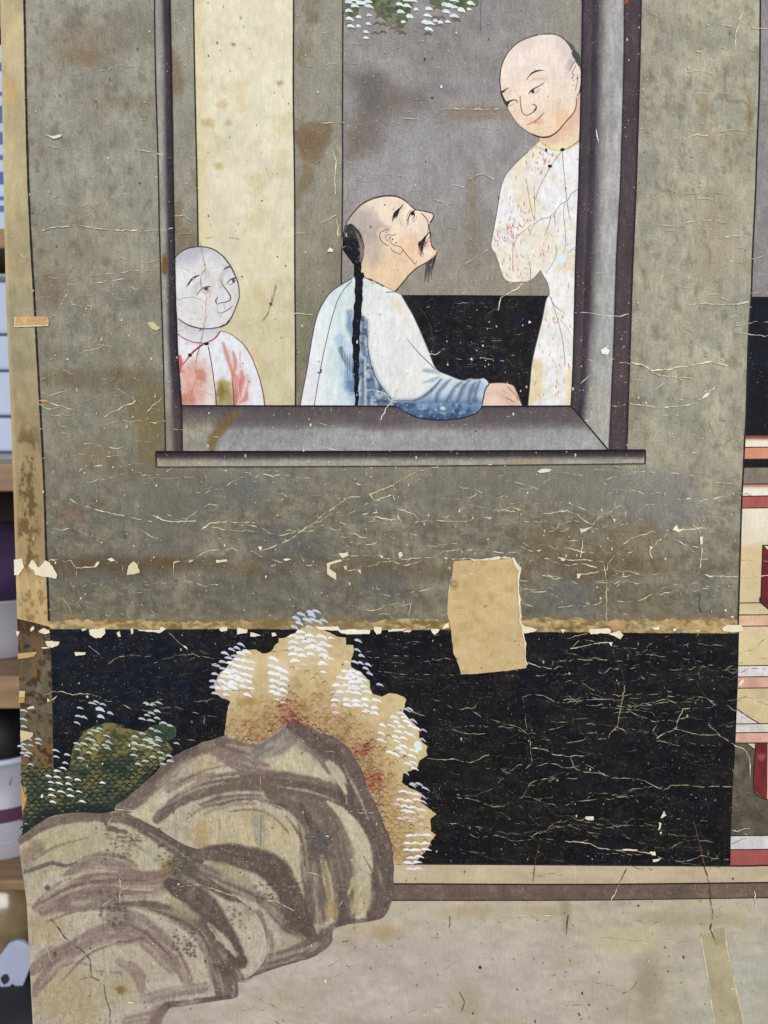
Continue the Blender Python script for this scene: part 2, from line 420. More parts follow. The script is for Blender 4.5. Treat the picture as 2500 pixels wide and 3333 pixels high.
# ---- the grey wall
def wall_paint(k):
    k.vgrad([(-300, (146, 141, 126)), (0, (146, 142, 127)), (500, (142, 138, 124)), (900, (139, 134, 117)), (1300, (129, 124, 107)), (1550, (125, 120, 104)), (1800, (119, 114, 98)), (2050, (114, 108, 92))])
    t = sstep(k.u, 1900, 2200)
    k.mix(t * (1 - sstep(k.v, 1500, 1850)) * .85, (164, 158, 138))
    k.mix(t * sstep(k.v, 1500, 1700) * (1 - sstep(k.v, 1850, 2000)) * .35, (150, 142, 120))
    k.mottle(240, amp=.08, seed=1); k.mottle(70, 90, amp=.09, seed=2); k.mottle(22, 40, amp=.12, seed=3)
    k.tint(130, (116, 102, 80), .2, .54, .72, seed=4)                      # brown damp stains
    k.tint(110, (110, 111, 108), .24, .53, .70, seed=9)                    # cool grey patches
    k.tint(45, (168, 162, 140), .2, .56, .72, seed=14); q_ = sstep(k.v, 1450, 1700); k.mix(q_ * sstep(fbm(k.u, k.v, 60, 40, seed=16), .5, .64) * .28, (86, 80, 68)); k.mix(q_ * sstep(fbm(k.u, k.v, 24, 16, seed=17), .52, .66) * .3, (74, 70, 62)); k.mix(q_ * sstep(fbm(k.u, k.v, 17, 14, seed=18), .56, .68) * .4, (156, 146, 120))
    k.tint(16, (84, 77, 62), .30, .60, .74, sy=30, seed=15)
    for (x, y, rx, ry, c, al) in [(240, 75, 40, 45, (98, 92, 88), .6), (300, 140, 110, 70, (118, 100, 80), .35), (270, 190, 60, 30, (126, 100, 70), .35),
            (440, 90, 80, 70, (112, 106, 96), .5), (420, 330, 80, 20, (112, 92, 76), .35), (160, 940, 50, 60, (110, 88, 72), .45), (400, 960, 70, 50, (98, 94, 90), .4),
            (330, 1235, 170, 35, (96, 80, 58), .4), (520, 1400, 60, 130, (108, 92, 62), .5), (475, 1330, 55, 110, (112, 96, 64), .4), (300, 1480, 60, 30, (140, 116, 88), .35),
            (560, 1640, 110, 110, (98, 96, 92), .55), (230, 1680, 40, 30, (120, 92, 72), .45), (350, 1860, 180, 60, (92, 90, 86), .5), (420, 1835, 260, 30, (86, 68, 44), .55),
            (780, 1600, 90, 60, (98, 98, 100), .5), (1180, 1650, 50, 40, (86, 86, 84), .5), (950, 1790, 120, 70, (88, 88, 88), .55), (1250, 1900, 70, 60, (84, 84, 84), .5),
            (860, 1930, 220, 80, (88, 86, 78), .4), (1480, 1590, 120, 60, (112, 108, 104), .5), (2140, 1630, 130, 90, (122, 122, 128), .55), (1850, 1950, 100, 80, (96, 96, 96), .55),
            (1830, 1760, 120, 60, (108, 90, 66), .4), (2060, 1770, 90, 70, (116, 98, 74), .4), (1800, 1580, 200, 60, (118, 116, 112), .35), (2050, 1940, 140, 40, (100, 90, 66), .5),
            (2330, 760, 60, 160, (150, 138, 108), .4), (2290, 350, 20, 70, (140, 122, 92), .4), (2440, 370, 8, 60, (128, 104, 74), .5), (2180, 180, 30, 140, (134, 130, 122), .4)]:
        k.blob(x, y, rx, ry, c, al, .6, .6)
    k.mix((1 - sstep(np.abs(k.v - 1850 + (fbm(k.u, k.v, 120, seed=30) - .5) * 50), 18, 48)) * .34 * sstep(fbm(k.u, k.v, 90, seed=31), .3, .6), (92, 70, 44))
    k.mix(sstep(k.v + (fbm(k.u, k.v, 60, seed=33) - .5) * 60, 1985, 2040) * .55, (128, 108, 70))
    k.poly(P('C', 910,840, 1330,850, 1300,1420, 905,1410), (110, 104, 92), .5, 6, 3)      # smoother retouched square
    k.poly(P('C', 895,300, 1060,300, 1060,800, 895,835), (118, 103, 72), .35, 4, 2)
    k.poly(P('E', 0,840, 760,850, 1090,860, 1080,1130, 600,1110, 0,1060), (122, 119, 106), .35, 14, 8)
    k.stroke(P('B', 1385,470, 1390,650, 1500,660, 1540,720, 1530,820), 10, (124, 102, 72), .55, .7)
wall = band('painted_wall', LLINE, RLINE, -330, 2052, 7, 1, M_WALL, panel, wall_paint, (135, 130, 115))

# ---- border strip down the left
def border_paint(k):
    k.vgrad([(-300, (176, 160, 122)), (0, (180, 165, 128)), (600, (176, 162, 124)), (850, (160, 146, 112)), (1100, (148, 138, 112)), (1280, (150, 136, 104)), (1500, (150, 132, 96)), (1800, (154, 132, 92)), (1880, (178, 154, 110)), (2040, (184, 158, 112))])
    k.mottle(60, 90, amp=.12, seed=40); k.mottle(16, 34, amp=.09, seed=41)
    m = sstep(.6 * fbm(k.u, k.v, 26, 60, seed=44) + .4 * fbm(k.u, k.v, 9, 14, seed=46), .49, .58) * sstep(k.v, 1330, 1480) * (1 - sstep(k.v, 1820, 1900)) * (1 - sstep(np.abs(k.u - 92), 20, 50))
    k.mix(m * .75, (92, 68, 42))
    m = sstep(fbm(k.u, k.v, 14, 20, seed=45), .55, .66) * sstep(k.v, 1840, 1900)
    k.mix(m * .55, (120, 84, 44))
    k.blob(80, 200, 35, 90, (196, 180, 146), .4); k.blob(30, 300, 24, 40, (196, 160, 100), .6)
    k.mix((1 - sstep(k.u - np.interp(k.v, LEFT[:, 1], LEFT[:, 0]), 5, 14)) * .4, (198, 178, 132))
band('border_strip', LEFT, LLINE, -330, 2046, 5, 2, M_SILK, panel, border_paint, (176, 160, 124))

def lowstrip_paint(k):
    k.vgrad([(2040, (84, 68, 48)), (2100, (96, 84, 66)), (2300, (100, 90, 72)), (2480, (104, 92, 66)), (2700, (110, 100, 70))])
    k.mottle(40, 60, amp=.16, seed=50); k.mottle(14, 22, amp=.14, seed=51)
    k.tint(26, (120, 84, 46), .7, .55, .68, sy=50, seed=52); k.tint(18, (54, 38, 26), .8, .56, .66, seed=53)
    k.mix((1 - sstep(k.v, 2040, 2078)) * .55, (52, 34, 24))
band('grey_strip', LEFT, LLINE, np.array([(50, 2012), (110, 2026), (176, 2044)], float), 2560, 5, 3, M_WALL, panel, lowstrip_paint, (98, 86, 66), 'grey brown strip beside the black panel')

# ---- the black panel under the window
def black_paint(k):
    k.vgrad([(2040, (25, 25, 29)), (2400, (26, 25, 27)), (2820, (24, 24, 25))])
    k.mix((1 - sstep(k.u, 500, 900)) * (1 - sstep(k.v, 2250, 2600)) * .6, (22, 30, 44))
    k.tint(90, (20, 23, 32), .6, .5, .68, seed=60); k.tint(70, (38, 34, 30), .4, .52, .7, sy=50, seed=61)
    k.mottle(28, 20, amp=.30, seed=62)
    k.tint(9, (84, 76, 62), .35, .62, .76, seed=63)
    k.tint(120, (52, 48, 40), .22, .5, .7, sy=22, seed=64)
TOPB = np.vstack([[(150, 2046)], P('D', 0,1878, 250,1880, 800,1884, 1260,1884), P('E', 60,1896, 480,1898, 800,1903, 1462,1905)])
band('black_panel', LLINE + (-1, 0), RLINE + (4, 0), TOPB, np.array([(160, 2818), (1300, 2813), (2376, 2817)], float), 6, 4, M_BLACK, panel, black_paint, (32, 30, 31))

# ---- ochre band along the joint above the black panel
def ochre_paint(k):
    k.mottle(60, 20, amp=.16, seed=70); k.mottle(13, 9, amp=.3, seed=71); k.tint(12, (112, 100, 76), .6, .5, .62, sy=8, seed=77)
    k.tint(50, (110, 84, 46), .7, .5, .66, sy=16, seed=72); k.tint(40, (206, 176, 122), .6, .55, .7, sy=14, seed=73)
    k.mix((1 - sstep(np.abs(k.u - 1000), 120, 300)) * .5, (126, 108, 74))
    k.poly(P('E', 620,1815, 735,1820, 730,1880, 640,1890), (196, 160, 118), .7, 4, 2)
rag0 = np.array([(x, 2021 + 3 * math.sin(x * .013) + random.uniform(-7, 7) - (6 if x > 1600 else 0)) for x in range(155, 2410, 9)])
band('ochre_band', LLINE, RLINE, rag0, TOPB + (0, 2), 6, 5, M_KRAFT, panel, ochre_paint, (166, 144, 100), 'stained ochre band above the black panel', 2)

# ---- ground and plinth below
def ground_paint(k):
    k.vgrad([(2560, (176, 162, 128)), (2820, (188, 174, 147)), (2960, (184, 172, 151)), (3080, (184, 171, 158)), (3333, (183, 171, 159)), (3900, (180, 168, 156))])
    k.mix(sstep(k.u, 1600, 2200) * sstep(k.v, 2900, 3100) * .8, (178, 170, 148))
    k.mix(sstep(k.u, 2150, 2420) * sstep(k.v, 3000, 3150) * .6, (182, 180, 166))
    k.mottle(200, 120, amp=.08, seed=80); k.mottle(50, 16, amp=.07, seed=81); k.mottle(16, 12, amp=.06, seed=82)
    k.tint(140, (164, 144, 104), .22, .56, .72, sy=70, seed=83); k.tint(120, (190, 176, 164), .4, .54, .7, seed=84)
    for (x, y, rx, ry, c, al) in [(1530, 2965, 90, 22, (164, 140, 98), .4), (1760, 2965, 60, 18, (168, 144, 100), .4), (2190, 2990, 90, 26, (154, 138, 102), .4), (2330, 2990, 80, 24, (160, 148, 110), .4),
            (1520, 3270, 60, 70, (162, 142, 112), .4), (2110, 3200, 40, 90, (134, 128, 104), .45), (1250, 3030, 60, 24, (168, 138, 86), .5), (1840, 2975, 16, 60, (128, 112, 84), .4),
            (2050, 3060, 120, 40, (196, 180, 140), .5), (1430, 3130, 120, 60, (184, 168, 158), .4)]:
        k.blob(x, y, rx, ry, c, al, .6, .5)
band('painted_ground', LEFT, RIGHT, 2530, 3900, 9, 2, M_SILK, panel, ground_paint, (176, 164, 140))
TAPE = P('H', 1215,1622, 1375,1582, 1500,2211, 1540,2420, 1360,2420, 1310,2211)
sheet('tape_strip', TAPE, 12, 4, M_SILK, panel, lambda k: (k.mottle(60, amp=.08, seed=85), k.tint(40, (160, 146, 110), .6, .5, .7, seed=86)), (176, 164, 134), 'long strip of old tan tape on the ground', lift=.0004)
ribbons('tape_edge', [(P('H', 1217,1640, 1250,1820, 1310,2211, 1360,2420), 5, (200, 192, 164)), (P('H', 1377,1590, 1400,1760, 1500,2211, 1540,2420), 5, (198, 190, 160)), (P('H', 1230,1620, 1300,1600), 4, (204, 196, 170))], 5, M_SILK, panel, lift=.0005)

plinth = empty('painted_plinth', panel)
def rail1(k): k.mottle(120, 40, amp=.08, seed=90); k.mottle(20, 12, amp=.06, seed=91); k.tint(120, (198, 182, 150), .5, .5, .7, sy=30, seed=92)
band('pale_rail', np.array([(1240, 2700), (1240, 3000)], float), RIGHT, np.array([(1240, 2813), (1660, 2813), (2373, 2818), (2760, 2812)], float), np.array([(1240, 2876), (1900, 2878), (2500, 2872), (2760, 2870)], float), 8, 6, M_SILK, plinth, rail1, (188, 172, 142))
def rail2(k): k.mottle(100, 40, amp=.14, seed=93); k.mottle(20, 12, amp=.12, seed=94); k.tint(30, (132, 116, 98), .5, .55, .72, seed=95)
band('brown_rail', np.array([(1250, 2700), (1250, 3000)], float), RIGHT, np.array([(1240, 2877), (1900, 2879), (2500, 2873), (2760, 2871)], float), np.array([(1240, 2930), (1900, 2929), (2500, 2921), (2760, 2918)], float), 8, 6, M_WALL, plinth, rail2, (108, 90, 78))
ribbons('ink_line', [([(1262, 2811), (1660, 2813), (2373, 2818), (2500, 2816), (2760, 2812)], 5, INK), ([(1262, 2876), (1900, 2878), (2500, 2872), (2760, 2870)], 5, INK), ([(1258, 2930), (1900, 2929), (2500, 2921), (2760, 2918)], 4, (64, 56, 52))], 8, M_LINE, plinth)

# ---- the scene beyond the wall at the right edge
side = empty('painted_pavilion', panel)
def flatp(seed, amp=.1):
    return lambda k: (k.mottle(50, amp=amp, seed=seed), k.mottle(16, amp=amp * .8, seed=seed + 1))
def sband(name, v0, v1, c, mat=M_SILK, lay=2, paint=None, kx=2):
    return band(name, RLINE + (kx, 0), RIGHT, v0, v1, 8, lay, mat, side, paint or flatp(int(v0) % 60), c)
sband('room_wall', -330, 972, (134, 128, 126), M_WALL)
sband('dark_bench', 968, 1418, (30, 32, 38), M_BLACK, 3)
y6 = lambda p: 1360 + p / 3.456
y7 = lambda p: 1940 + p / 2.4065
sband('cream_rail', y6(195), y6(330), (226, 216, 196), paint=lambda k: k.vgrad([(y6(195), (132, 62, 56)), (y6(235), (150, 84, 74)), (y6(262), (228, 216, 196)), (y6(330), (228, 220, 202))]))
sband('orange_rail', y6(335), y6(465), (200, 138, 106), lay=3)
sband('black_rail', y6(468), y6(558), (34, 30, 30), M_BLACK, 4)
sband('brown_rail', y6(556), y6(742), (128, 116, 104), M_WALL, 3)
sband('cream_rail', y6(740), y6(880), (226, 216, 200), lay=4, paint=lambda k: k.vgrad([(y6(740), (150, 92, 78)), (y6(775), (196, 150, 128)), (y6(800), (228, 218, 202)), (y6(880), (230, 222, 206))]))
sband('red_rail', y6(884), y6(1014), (164, 88, 82), lay=3)
def scr(k):
    k.vgrad([(y6(1016), (222, 212, 192)), (y6(1380), (216, 204, 178)), (y6(1480), (206, 184, 142)), (y6(2080), (204, 186, 146)), (y7(235), (210, 192, 150)), (y7(545), (206, 186, 144))]); k.mottle(60, amp=.06, seed=33)
sband('cream_screen', y6(1016), y7(545), (216, 204, 178), lay=2, paint=scr)
MAR = (104, 40, 44)
sheet('maroon_post', np.vstack([P('I6', 492,1436, 470,2060), P('I7', 322,8, 325,46, 385,100, 500,200), P('I6', 1000,1436)]), 9, 3, M_SILK, side, flatp(12, .2), MAR)
sheet('cream_wedge', P('I6', 510,1440, 700,1440, 700,1640), 12, 4, M_SILK, side, None, (222, 204, 176))
sband('pink_rail', y7(150), y7(235), (214, 174, 144), lay=4)
sband('white_rail', y7(547), y7(633), (214, 209, 204), lay=3)
sband('pink_rail', y7(635), y7(720), (206, 158, 142), lay=3)
sband('cream_floor', y7(722), y7(1002), (204, 184, 142), lay=3, paint=flatp(51, .1))
sheet('pale_wedge', P('I7', 132,882, 320,1000, 126,1000), 9, 4, M_SILK, side, None, (208, 202, 194))
sband('white_rail', y7(1003), y7(1070), (208, 204, 194), lay=4)
sband('pink_rail', y7(1072), y7(1150), (212, 164, 144), lay=4)
def olive(k): k.mottle(40, amp=.2, seed=54); k.mottle(14, amp=.16, seed=55); k.tint(30, (120, 110, 90), .5, .55, .72, seed=56)
sband('olive_wall', y7(1152), y7(1878), (88, 82, 68), M_WALL, 3, olive)
sheet('red_post', P('I7', 287,1152, 378,1152, 375,1588, 350,1586, 270,1508), 7, 5, M_SILK, side, lambda k: (k.mottle(30, 50, amp=.25, seed=57), k.blob(*P('I7', 330,1260)[0], 14, 10, (180, 120, 122), .5)), (112, 42, 44))
sheet('cream_panel', P('I7', 382,1152, 560,1152, 560,1590, 378,1590), 16, 4, M_SILK, side, None, (212, 196, 166))
sheet('cream_wedge', P('I7', 225,1156, 284,1156, 284,1200), 10, 5, M_SILK, side, None, (206, 194, 168))
sband('white_rail', y7(1878), y7(1985), (204, 200, 198), lay=4)
sband('red_rail', y7(1987), y7(2112), (160, 86, 80), lay=4)
RL = lambda v: float(np.interp(v, RLINE[:, 1], RLINE[:, 0]))
hl = []
for y in [y6(332), y6(466), y6(558), y6(745), y6(881), y6(1015), y6(2082), y7(148), y7(236), y7(546), y7(633), y7(721), y7(1001), y7(1070), y7(1151), y7(1877), y7(1985)]:
    hl.append(([(RL(y) + 1, y), (2600, y - 2), (2758, y - 1)], 3.2, (52, 42, 44)))
hl += [(P('I7', 135,880, 230,945, 320,1000), 3.5, (58, 52, 54)), (P('I7', 285,1152, 272,1508, 350,1588, 378,1590), 3, (56, 30, 32)), (P('I7', 215,1155, 284,1205), 3, (40, 34, 34)), (P('I6', 492,1436, 470,2060), 3.5, (44, 34, 36)), (P('I6', 490,1434, 1000,1434), 4, (40, 32, 36)), (P('I7', 322,8, 322,46, 385,102), 3.5, (44, 34, 36)), ([(RL(968), 968), (2758, 968)], 4, (30, 30, 34))]
ribbons('ink_line', hl, 8, M_LINE, side)

# ---- the painted window
win = empty('painted_window', panel)
l1 = np.vstack([[(503, -330)], P('Q', 1008,0, 1015,500, 1030,1000, 1040,1500, 1055,2000), P('C', 1062,0, 1072,400, 1080,732)])          # thin outer line
l2a = np.array([(531, -330), (533, 0), (540, 250), (548, 750), (553, 1100), (565, 1316), (570, 1468)], float)                            # soft edge of the dark post
l2b = np.array([(554, -330), (555, 0), (560, 250), (568, 750), (577, 1100), (592, 1316), (595, 1468)], float)
l3 = np.vstack([[(630, -330)], P('Q', 1260,0, 1270,600, 1283,1200, 1290,1600), [(648, 900), (652, 1322)]])
l4 = np.vstack([[(957, -330)], P('A', 252,0, 250,600, 258,1200, 260,1800), [(962, 1106), (962, 1322)]])
l5 = np.vstack([[(1117, -330)], P('A', 572,0, 570,600, 570,1200, 565,1600, 562,1850), [(1111, 1322)]])
r1 = np.vstack([[(1897, -330)], P('B', 450,0, 440,600, 425,1200, 405,1700, 393,2211), P('E', 385,250, 375,432)])
r2 = np.vstack([[(1955, -330)], P('B', 562,0, 550,600, 535,1200, 515,1700, 492,2200), P('E', 470,300, 445,510)])
r3 = np.vstack([[(2033, -330)], P('B', 722,0, 715,600, 695,1200, 670,1700, 655,2200), P('E', 640,300, 625,712)])
r4 = np.vstack([[(2088, -330)], P('B', 832,0, 818,600, 800,1200, 775,1800, 762,2211), P('E', 750,350, 738,716)])
def cream_paint(k):
    k.vgrad([(-300, (210, 202, 174)), (300, (212, 205, 180)), (650, (208, 200, 174)), (1000, (201, 191, 158)), (1320, (192, 180, 146))])
    k.mottle(150, amp=.04, seed=100); k.mottle(40, 55, amp=.04, seed=101); k.mottle(15, 24, amp=.05, seed=102)
    k.tint(60, (186, 164, 110), .28, .58, .74, seed=103); k.tint(90, (220, 214, 190), .28, .52, .7, seed=104)
    k.mix((1 - sstep(k.u - np.interp(k.v, l3[:, 1], l3[:, 0]), 0, 60)) * .3, (196, 172, 104))
    for (x, y, r, c, al) in [(675, 402, 16, (170, 144, 96), .6), (722, 340, 16, (180, 156, 108), .5), (712, 540, 12, (176, 146, 84), .6), (745, 400, 10, (168, 140, 86), .5), (910, 270, 9, (128, 116, 100), .6), (760, 145, 5, (92, 84, 50), .8)]:
        k.blob(x, y, r * 1.2, r, c, al, .6, .6)
band('cream_screen', l3, l4, -330, 1322, 6, 3, M_SILK, win, cream_paint, (210, 200, 164))
def strip_paint(k):
    k.vgrad([(-300, (142, 138, 124)), (600, (138, 133, 118)), (1000, (126, 120, 102)), (1322, (122, 114, 94))])
    k.mottle(100, amp=.1, seed=106); k.mottle(22, 40, amp=.09, seed=107); k.tint(60, (112, 92, 64), .5, .55, .72, sy=110, seed=108)
    k.poly(P('A', 250,860, 330,800, 400,790, 480,800, 500,860, 480,940, 400,1070, 330,1050, 280,960), (112, 90, 66), .65, 8, 5)
band('grey_strip', l4, l5, -330, 1322, 6, 3, M_WALL, win, strip_paint, (136, 131, 116))
band('grey_strip', l2b - (3, 0), l3, -330, 1322, 6, 3, M_WALL, win, strip_paint, (136, 131, 116))
def room_paint(k):
    k.vgrad([(-300, (136, 132, 130)), (200, (138, 133, 130)), (600, (142, 137, 136)), (965, (138, 131, 116))])
    k.mottle(200, amp=.08, seed=110); k.mottle(50, amp=.08, seed=111); k.mottle(16, 30, amp=.08, seed=112)
    k.mix(sstep(k.u, 1650, 1880) * (1 - sstep(k.v, 100, 330)) * .5, (142, 138, 118))
    k.poly(P('A', 600,480, 760,440, 900,560, 1090,600, 1080,700, 930,830, 860,960, 760,1000, 640,980, 610,800, 680,650), (98, 88, 80), .62, 40, 22)
    k.poly(P('A', 680,500, 820,480, 840,640, 760,740, 680,640), (96, 92, 92), .5, 24, 14)
    k.poly(P('A', 585,850, 680,840, 690,1050, 585,1060), (112, 96, 82), .5, 20, 10)
    k.poly(P('A', 1380,1150, 1450,1130, 1450,1640, 1380,1640), (116, 100, 78), .5, 20, 10)
    k.blob(*P('A', 1450,740)[0], 110, 26, (120, 104, 80), .5)
    k.blob(*P('A', 1010,900)[0], 90, 90, (150, 147, 150), .5)
    k.blob(*P('O', 780,300)[0], 160, 28, (124, 116, 112), .4)
band('room_wall', l5, r1, -330, 968, 6, 3, M_WALL, win, room_paint, (138, 134, 132))
def bench_paint(k): k.mottle(40, 26, amp=.3, seed=115); k.tint(60, (26, 30, 42), .7, .5, .7, seed=116); k.tint(12, (70, 62, 52), .4, .6, .75, seed=117)
sheet('black_bench', P('I4', 680,128, 1100,130, 1480,134, 1740,134, 1740,880, 680,880), 7, 5, M_BLACK, win, bench_paint, (31, 30, 33))
def post_paint(k):
    x0 = np.interp(k.v, l1[:, 1], l1[:, 0]); xa = np.interp(k.v, l2a[:, 1], l2a[:, 0]); xb = np.interp(k.v, l2b[:, 1], l2b[:, 0])
    t = np.where(k.u < xa, (k.u - x0) / np.maximum(xa - x0, 1), 1 + (k.u - xa) / np.maximum(xb - xa, 1))
    k.ugrad(t, [(0, (128, 124, 112)), (.25, (150, 146, 138)), (.6, (138, 134, 128)), (.85, (104, 98, 96)), (1.12, (60, 50, 58)), (1.6, (58, 48, 56)), (2, (36, 31, 40))])
    k.mix(sstep(k.v, 1250, 1400) * .3, (112, 96, 68)); k.mottle(20, 60, amp=.12, seed=120)
    k.blob(*P('Q', 1073,1725)[0], 9, 32, (112, 70, 30), .85, .4, .2)
band('frame_post', l1, l2b, -330, 1468, 4, 22, M_ROCK, win, post_paint, (120, 110, 108))
def post2_paint(k):
    e = [np.interp(k.v, q[:, 1], q[:, 0]) for q in (r1, r2, r3, r4)]
    t = np.where(k.u < e[1], (k.u - e[0]) / np.maximum(e[1] - e[0], 1), np.where(k.u < e[2], 1 + (k.u - e[1]) / np.maximum(e[2] - e[1], 1), 2 + (k.u - e[2]) / np.maximum(e[3] - e[2], 1)))
    k.ugrad(t, [(0, (44, 38, 48)), (.12, (66, 56, 62)), (.55, (76, 66, 68)), (.62, (54, 46, 56)), (.9, (66, 57, 66)), (1.02, (92, 86, 90)), (1.22, (136, 132, 130)), (1.45, (158, 156, 152)), (1.96, (160, 158, 156)), (1.985, (84, 76, 80)), (2.0, (50, 42, 48)), (2.12, (74, 64, 66)), (2.85, (72, 62, 64)), (3, (40, 34, 42))])
    k.mottle(14, 70, amp=.14, seed=123); k.mottle(80, amp=.08, seed=124)
    k.mix((t > 1.1) * (t < 1.97) * sstep(k.v, 1050, 1300) * .35, (158, 154, 138))
band('frame_post', r1, r4, -330, 1467, 4, 22, M_ROCK, win, post2_paint, (120, 112, 112))
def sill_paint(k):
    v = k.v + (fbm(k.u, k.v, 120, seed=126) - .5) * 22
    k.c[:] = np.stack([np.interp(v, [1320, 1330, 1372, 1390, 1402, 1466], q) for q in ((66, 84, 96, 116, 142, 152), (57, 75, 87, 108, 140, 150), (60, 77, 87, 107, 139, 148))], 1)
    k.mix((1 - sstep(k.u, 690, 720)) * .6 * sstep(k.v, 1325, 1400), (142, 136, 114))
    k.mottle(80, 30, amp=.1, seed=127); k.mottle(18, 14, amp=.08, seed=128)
    k.stroke(P('C', 1540,470, 1450,570, 1390,650, 1385,720), [20, 46, 40, 20], (112, 88, 50), .8, .5, 8)
SILL = [(592, 1321), (1100, 1322), (1500, 1323), (1858, 1322), (1979, 1464), (1979, 1470), (594, 1472)]
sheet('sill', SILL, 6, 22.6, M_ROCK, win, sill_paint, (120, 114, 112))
def ledge_paint(k):
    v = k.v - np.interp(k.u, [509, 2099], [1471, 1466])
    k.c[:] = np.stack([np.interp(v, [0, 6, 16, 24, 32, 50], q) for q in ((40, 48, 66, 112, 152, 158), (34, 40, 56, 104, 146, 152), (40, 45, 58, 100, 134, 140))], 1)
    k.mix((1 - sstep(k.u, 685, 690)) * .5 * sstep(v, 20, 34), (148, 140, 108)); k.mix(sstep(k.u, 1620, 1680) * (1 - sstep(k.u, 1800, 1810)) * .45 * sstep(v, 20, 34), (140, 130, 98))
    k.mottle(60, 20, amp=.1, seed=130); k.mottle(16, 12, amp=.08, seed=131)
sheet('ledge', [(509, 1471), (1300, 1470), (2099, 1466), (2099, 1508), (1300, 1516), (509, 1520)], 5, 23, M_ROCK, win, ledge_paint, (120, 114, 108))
ribbons('ink_line', [(l3[:-1], 5, INK), (l4, 5, INK), (l5, 5, (52, 48, 52)), (P('A', 1470,0, 1466,200), 3, (104, 98, 98)), (P('I4', 690,130, 1100,130, 1480,133, 1740,134), 4, (22, 22, 26))], 9, M_LINE, win)
ribbons('ink_line', [(l1[:, :], 4.5, INK), ([(588, 1321.5), (592, 1321), (1100, 1322), (1500, 1323), (1860, 1322)], 5, (30, 26, 32)),
    ([(1858, 1322), (1980, 1466)], 5, (34, 28, 36), {'smooth': False}), ([(509, 1471), (1300, 1470), (2099, 1466)], 7, (28, 24, 28)), ([(509, 1470), (510, 1520)], 5, INK), ([(509, 1520), (1300, 1517), (2097, 1509)], 4, (70, 64, 58)), ([(2099, 1466), (2098, 1509)], 5, INK),
    (r3, 3, (44, 38, 46)), (r4, 3.5, (40, 34, 42)), (r1, 4, (34, 29, 40)), (l2b, 4, (30, 26, 36))], 24, M_LINE, win)
sheet('red_tip', P('B', 724,0, 770,-12, 722,36), 8, 25, M_SILK, win, None, (168, 76, 48))
ribbons('ink_line', [(LLINE[:-4], 7, INK, {'vary': .3}), (RLINE[:15], 5, INK)], 9, M_LINE, wall)

# ---- the painted people
DK = (66, 58, 56)
def skin(k, seed=0):
    k.mottle(60, amp=.04, seed=seed); k.mottle(14, amp=.04, seed=seed + 1)

# the seated man looking up
man = empty('painted_man', panel, label='painted man with long black braid leaning on the sill and looking up')
HEADM = spline(P('I2', 430,1180, 330,1090, 240,980, 160,870, 150,760, 175,640, 205,540, 245,445, 330,330, 450,212, 600,132, 760,88, 900,80, 1010,102, 1100,152, 1180,222, 1240,285), 6)
HEADM = np.vstack([HEADM, spline(P('I2', 1265,300, 1340,306, 1420,320, 1500,342, 1528,375, 1518,425, 1478,485), 6), spline(P('I2', 1460,520, 1462,580, 1482,640, 1482,720, 1500,825, 1540,885), 6), spline(P('I2', 1578,900, 1565,960, 1535,1015, 1480,1052, 1400,1092, 1280,1160, 1180,1245, 1090,1352, 1000,1462, 950,1512), 6), P('I2', 800,1440, 620,1370, 480,1290, 430,1245)])
def headm(k):
    skin(k, 140)
    k.vgrad([(640, (226, 208, 188)), (760, (222, 203, 182)), (840, (218, 192, 160)), (950, (216, 188, 154))])
    k.stroke(P('I2', 300,470, 430,520, 560,560, 700,590, 830,585), [150, 150, 140, 100, 30], (164, 152, 146), .75, .8)
    k.poly(P('I2', 430,560, 700,590, 740,780, 790,860, 740,1080, 620,1160, 480,1120), (172, 158, 148), .65, 22, 6)
    k.stroke(P('I2', 450,430, 520,470, 600,560), 60, (180, 166, 158), .5, .8)
    k.blob(*P('I2', 1180,820)[0], 40, 30, (222, 182, 148), .6)
    k.blob(*P('I2', 1420,800)[0], 12, 18, (214, 166, 150), .8); k.blob(*P('I2', 1430,960)[0], 22, 18, (226, 208, 188), .7)
    k.blob(*P('I2', 1180,340)[0], 30, 26, (232, 214, 196), .6)
    k.blob(*P('I2', 740,640)[0], 12, 16, (222, 196, 166), .9); k.blob(*P('I2', 880,880)[0], 26, 18, (222, 196, 166), .9)
    skin(k, 144)
sheet('head', HEADM, 4, 12, M_SILK, man, headm, (220, 200, 176))
ribbons('outline', [(P('I2', 175,640, 205,540, 245,445, 330,330, 450,212, 600,132, 760,90, 900,84, 1010,106, 1100,156, 1180,226, 1250,294), [3, 3.2, 3.6, 4, 4.6, 5, 5.4, 5, 4.6, 4.4, 4, 3.4], DK),
    (P('I2', 1250,292, 1340,306, 1420,322, 1500,344, 1528,378, 1516,428, 1478,486), [3, 3.2, 3.4, 3.4, 3.6, 3.4, 3.6], DK), (P('I2', 1462,500, 1458,560, 1470,620, 1480,720, 1500,830, 1540,890), 3, (92, 74, 68)),
    (P('I2', 1575,905, 1565,960, 1535,1015, 1480,1052, 1400,1092, 1280,1160, 1180,1245, 1090,1352, 1000,1462, 950,1515), [2, 3, 3, 3, 3, 3.2, 3.4, 3.6, 4, 4], DK),
    (P('I2', 165,880, 250,1000, 330,1100), 2.5, (80, 76, 78))], 14, M_LINE, man)
ribbons('nose', [(P('I2', 1340,345, 1395,395, 1435,455, 1455,520), [3, 3.4, 3, 2.4], (112, 92, 82)), (P('I2', 1526,385, 1510,435, 1470,485), [3, 4.4, 4], (52, 44, 46)), (P('I2', 1445,520, 1448,580, 1430,640), [2.4, 2.4, 1.6], (112, 90, 80))], 14, M_LINE, man)
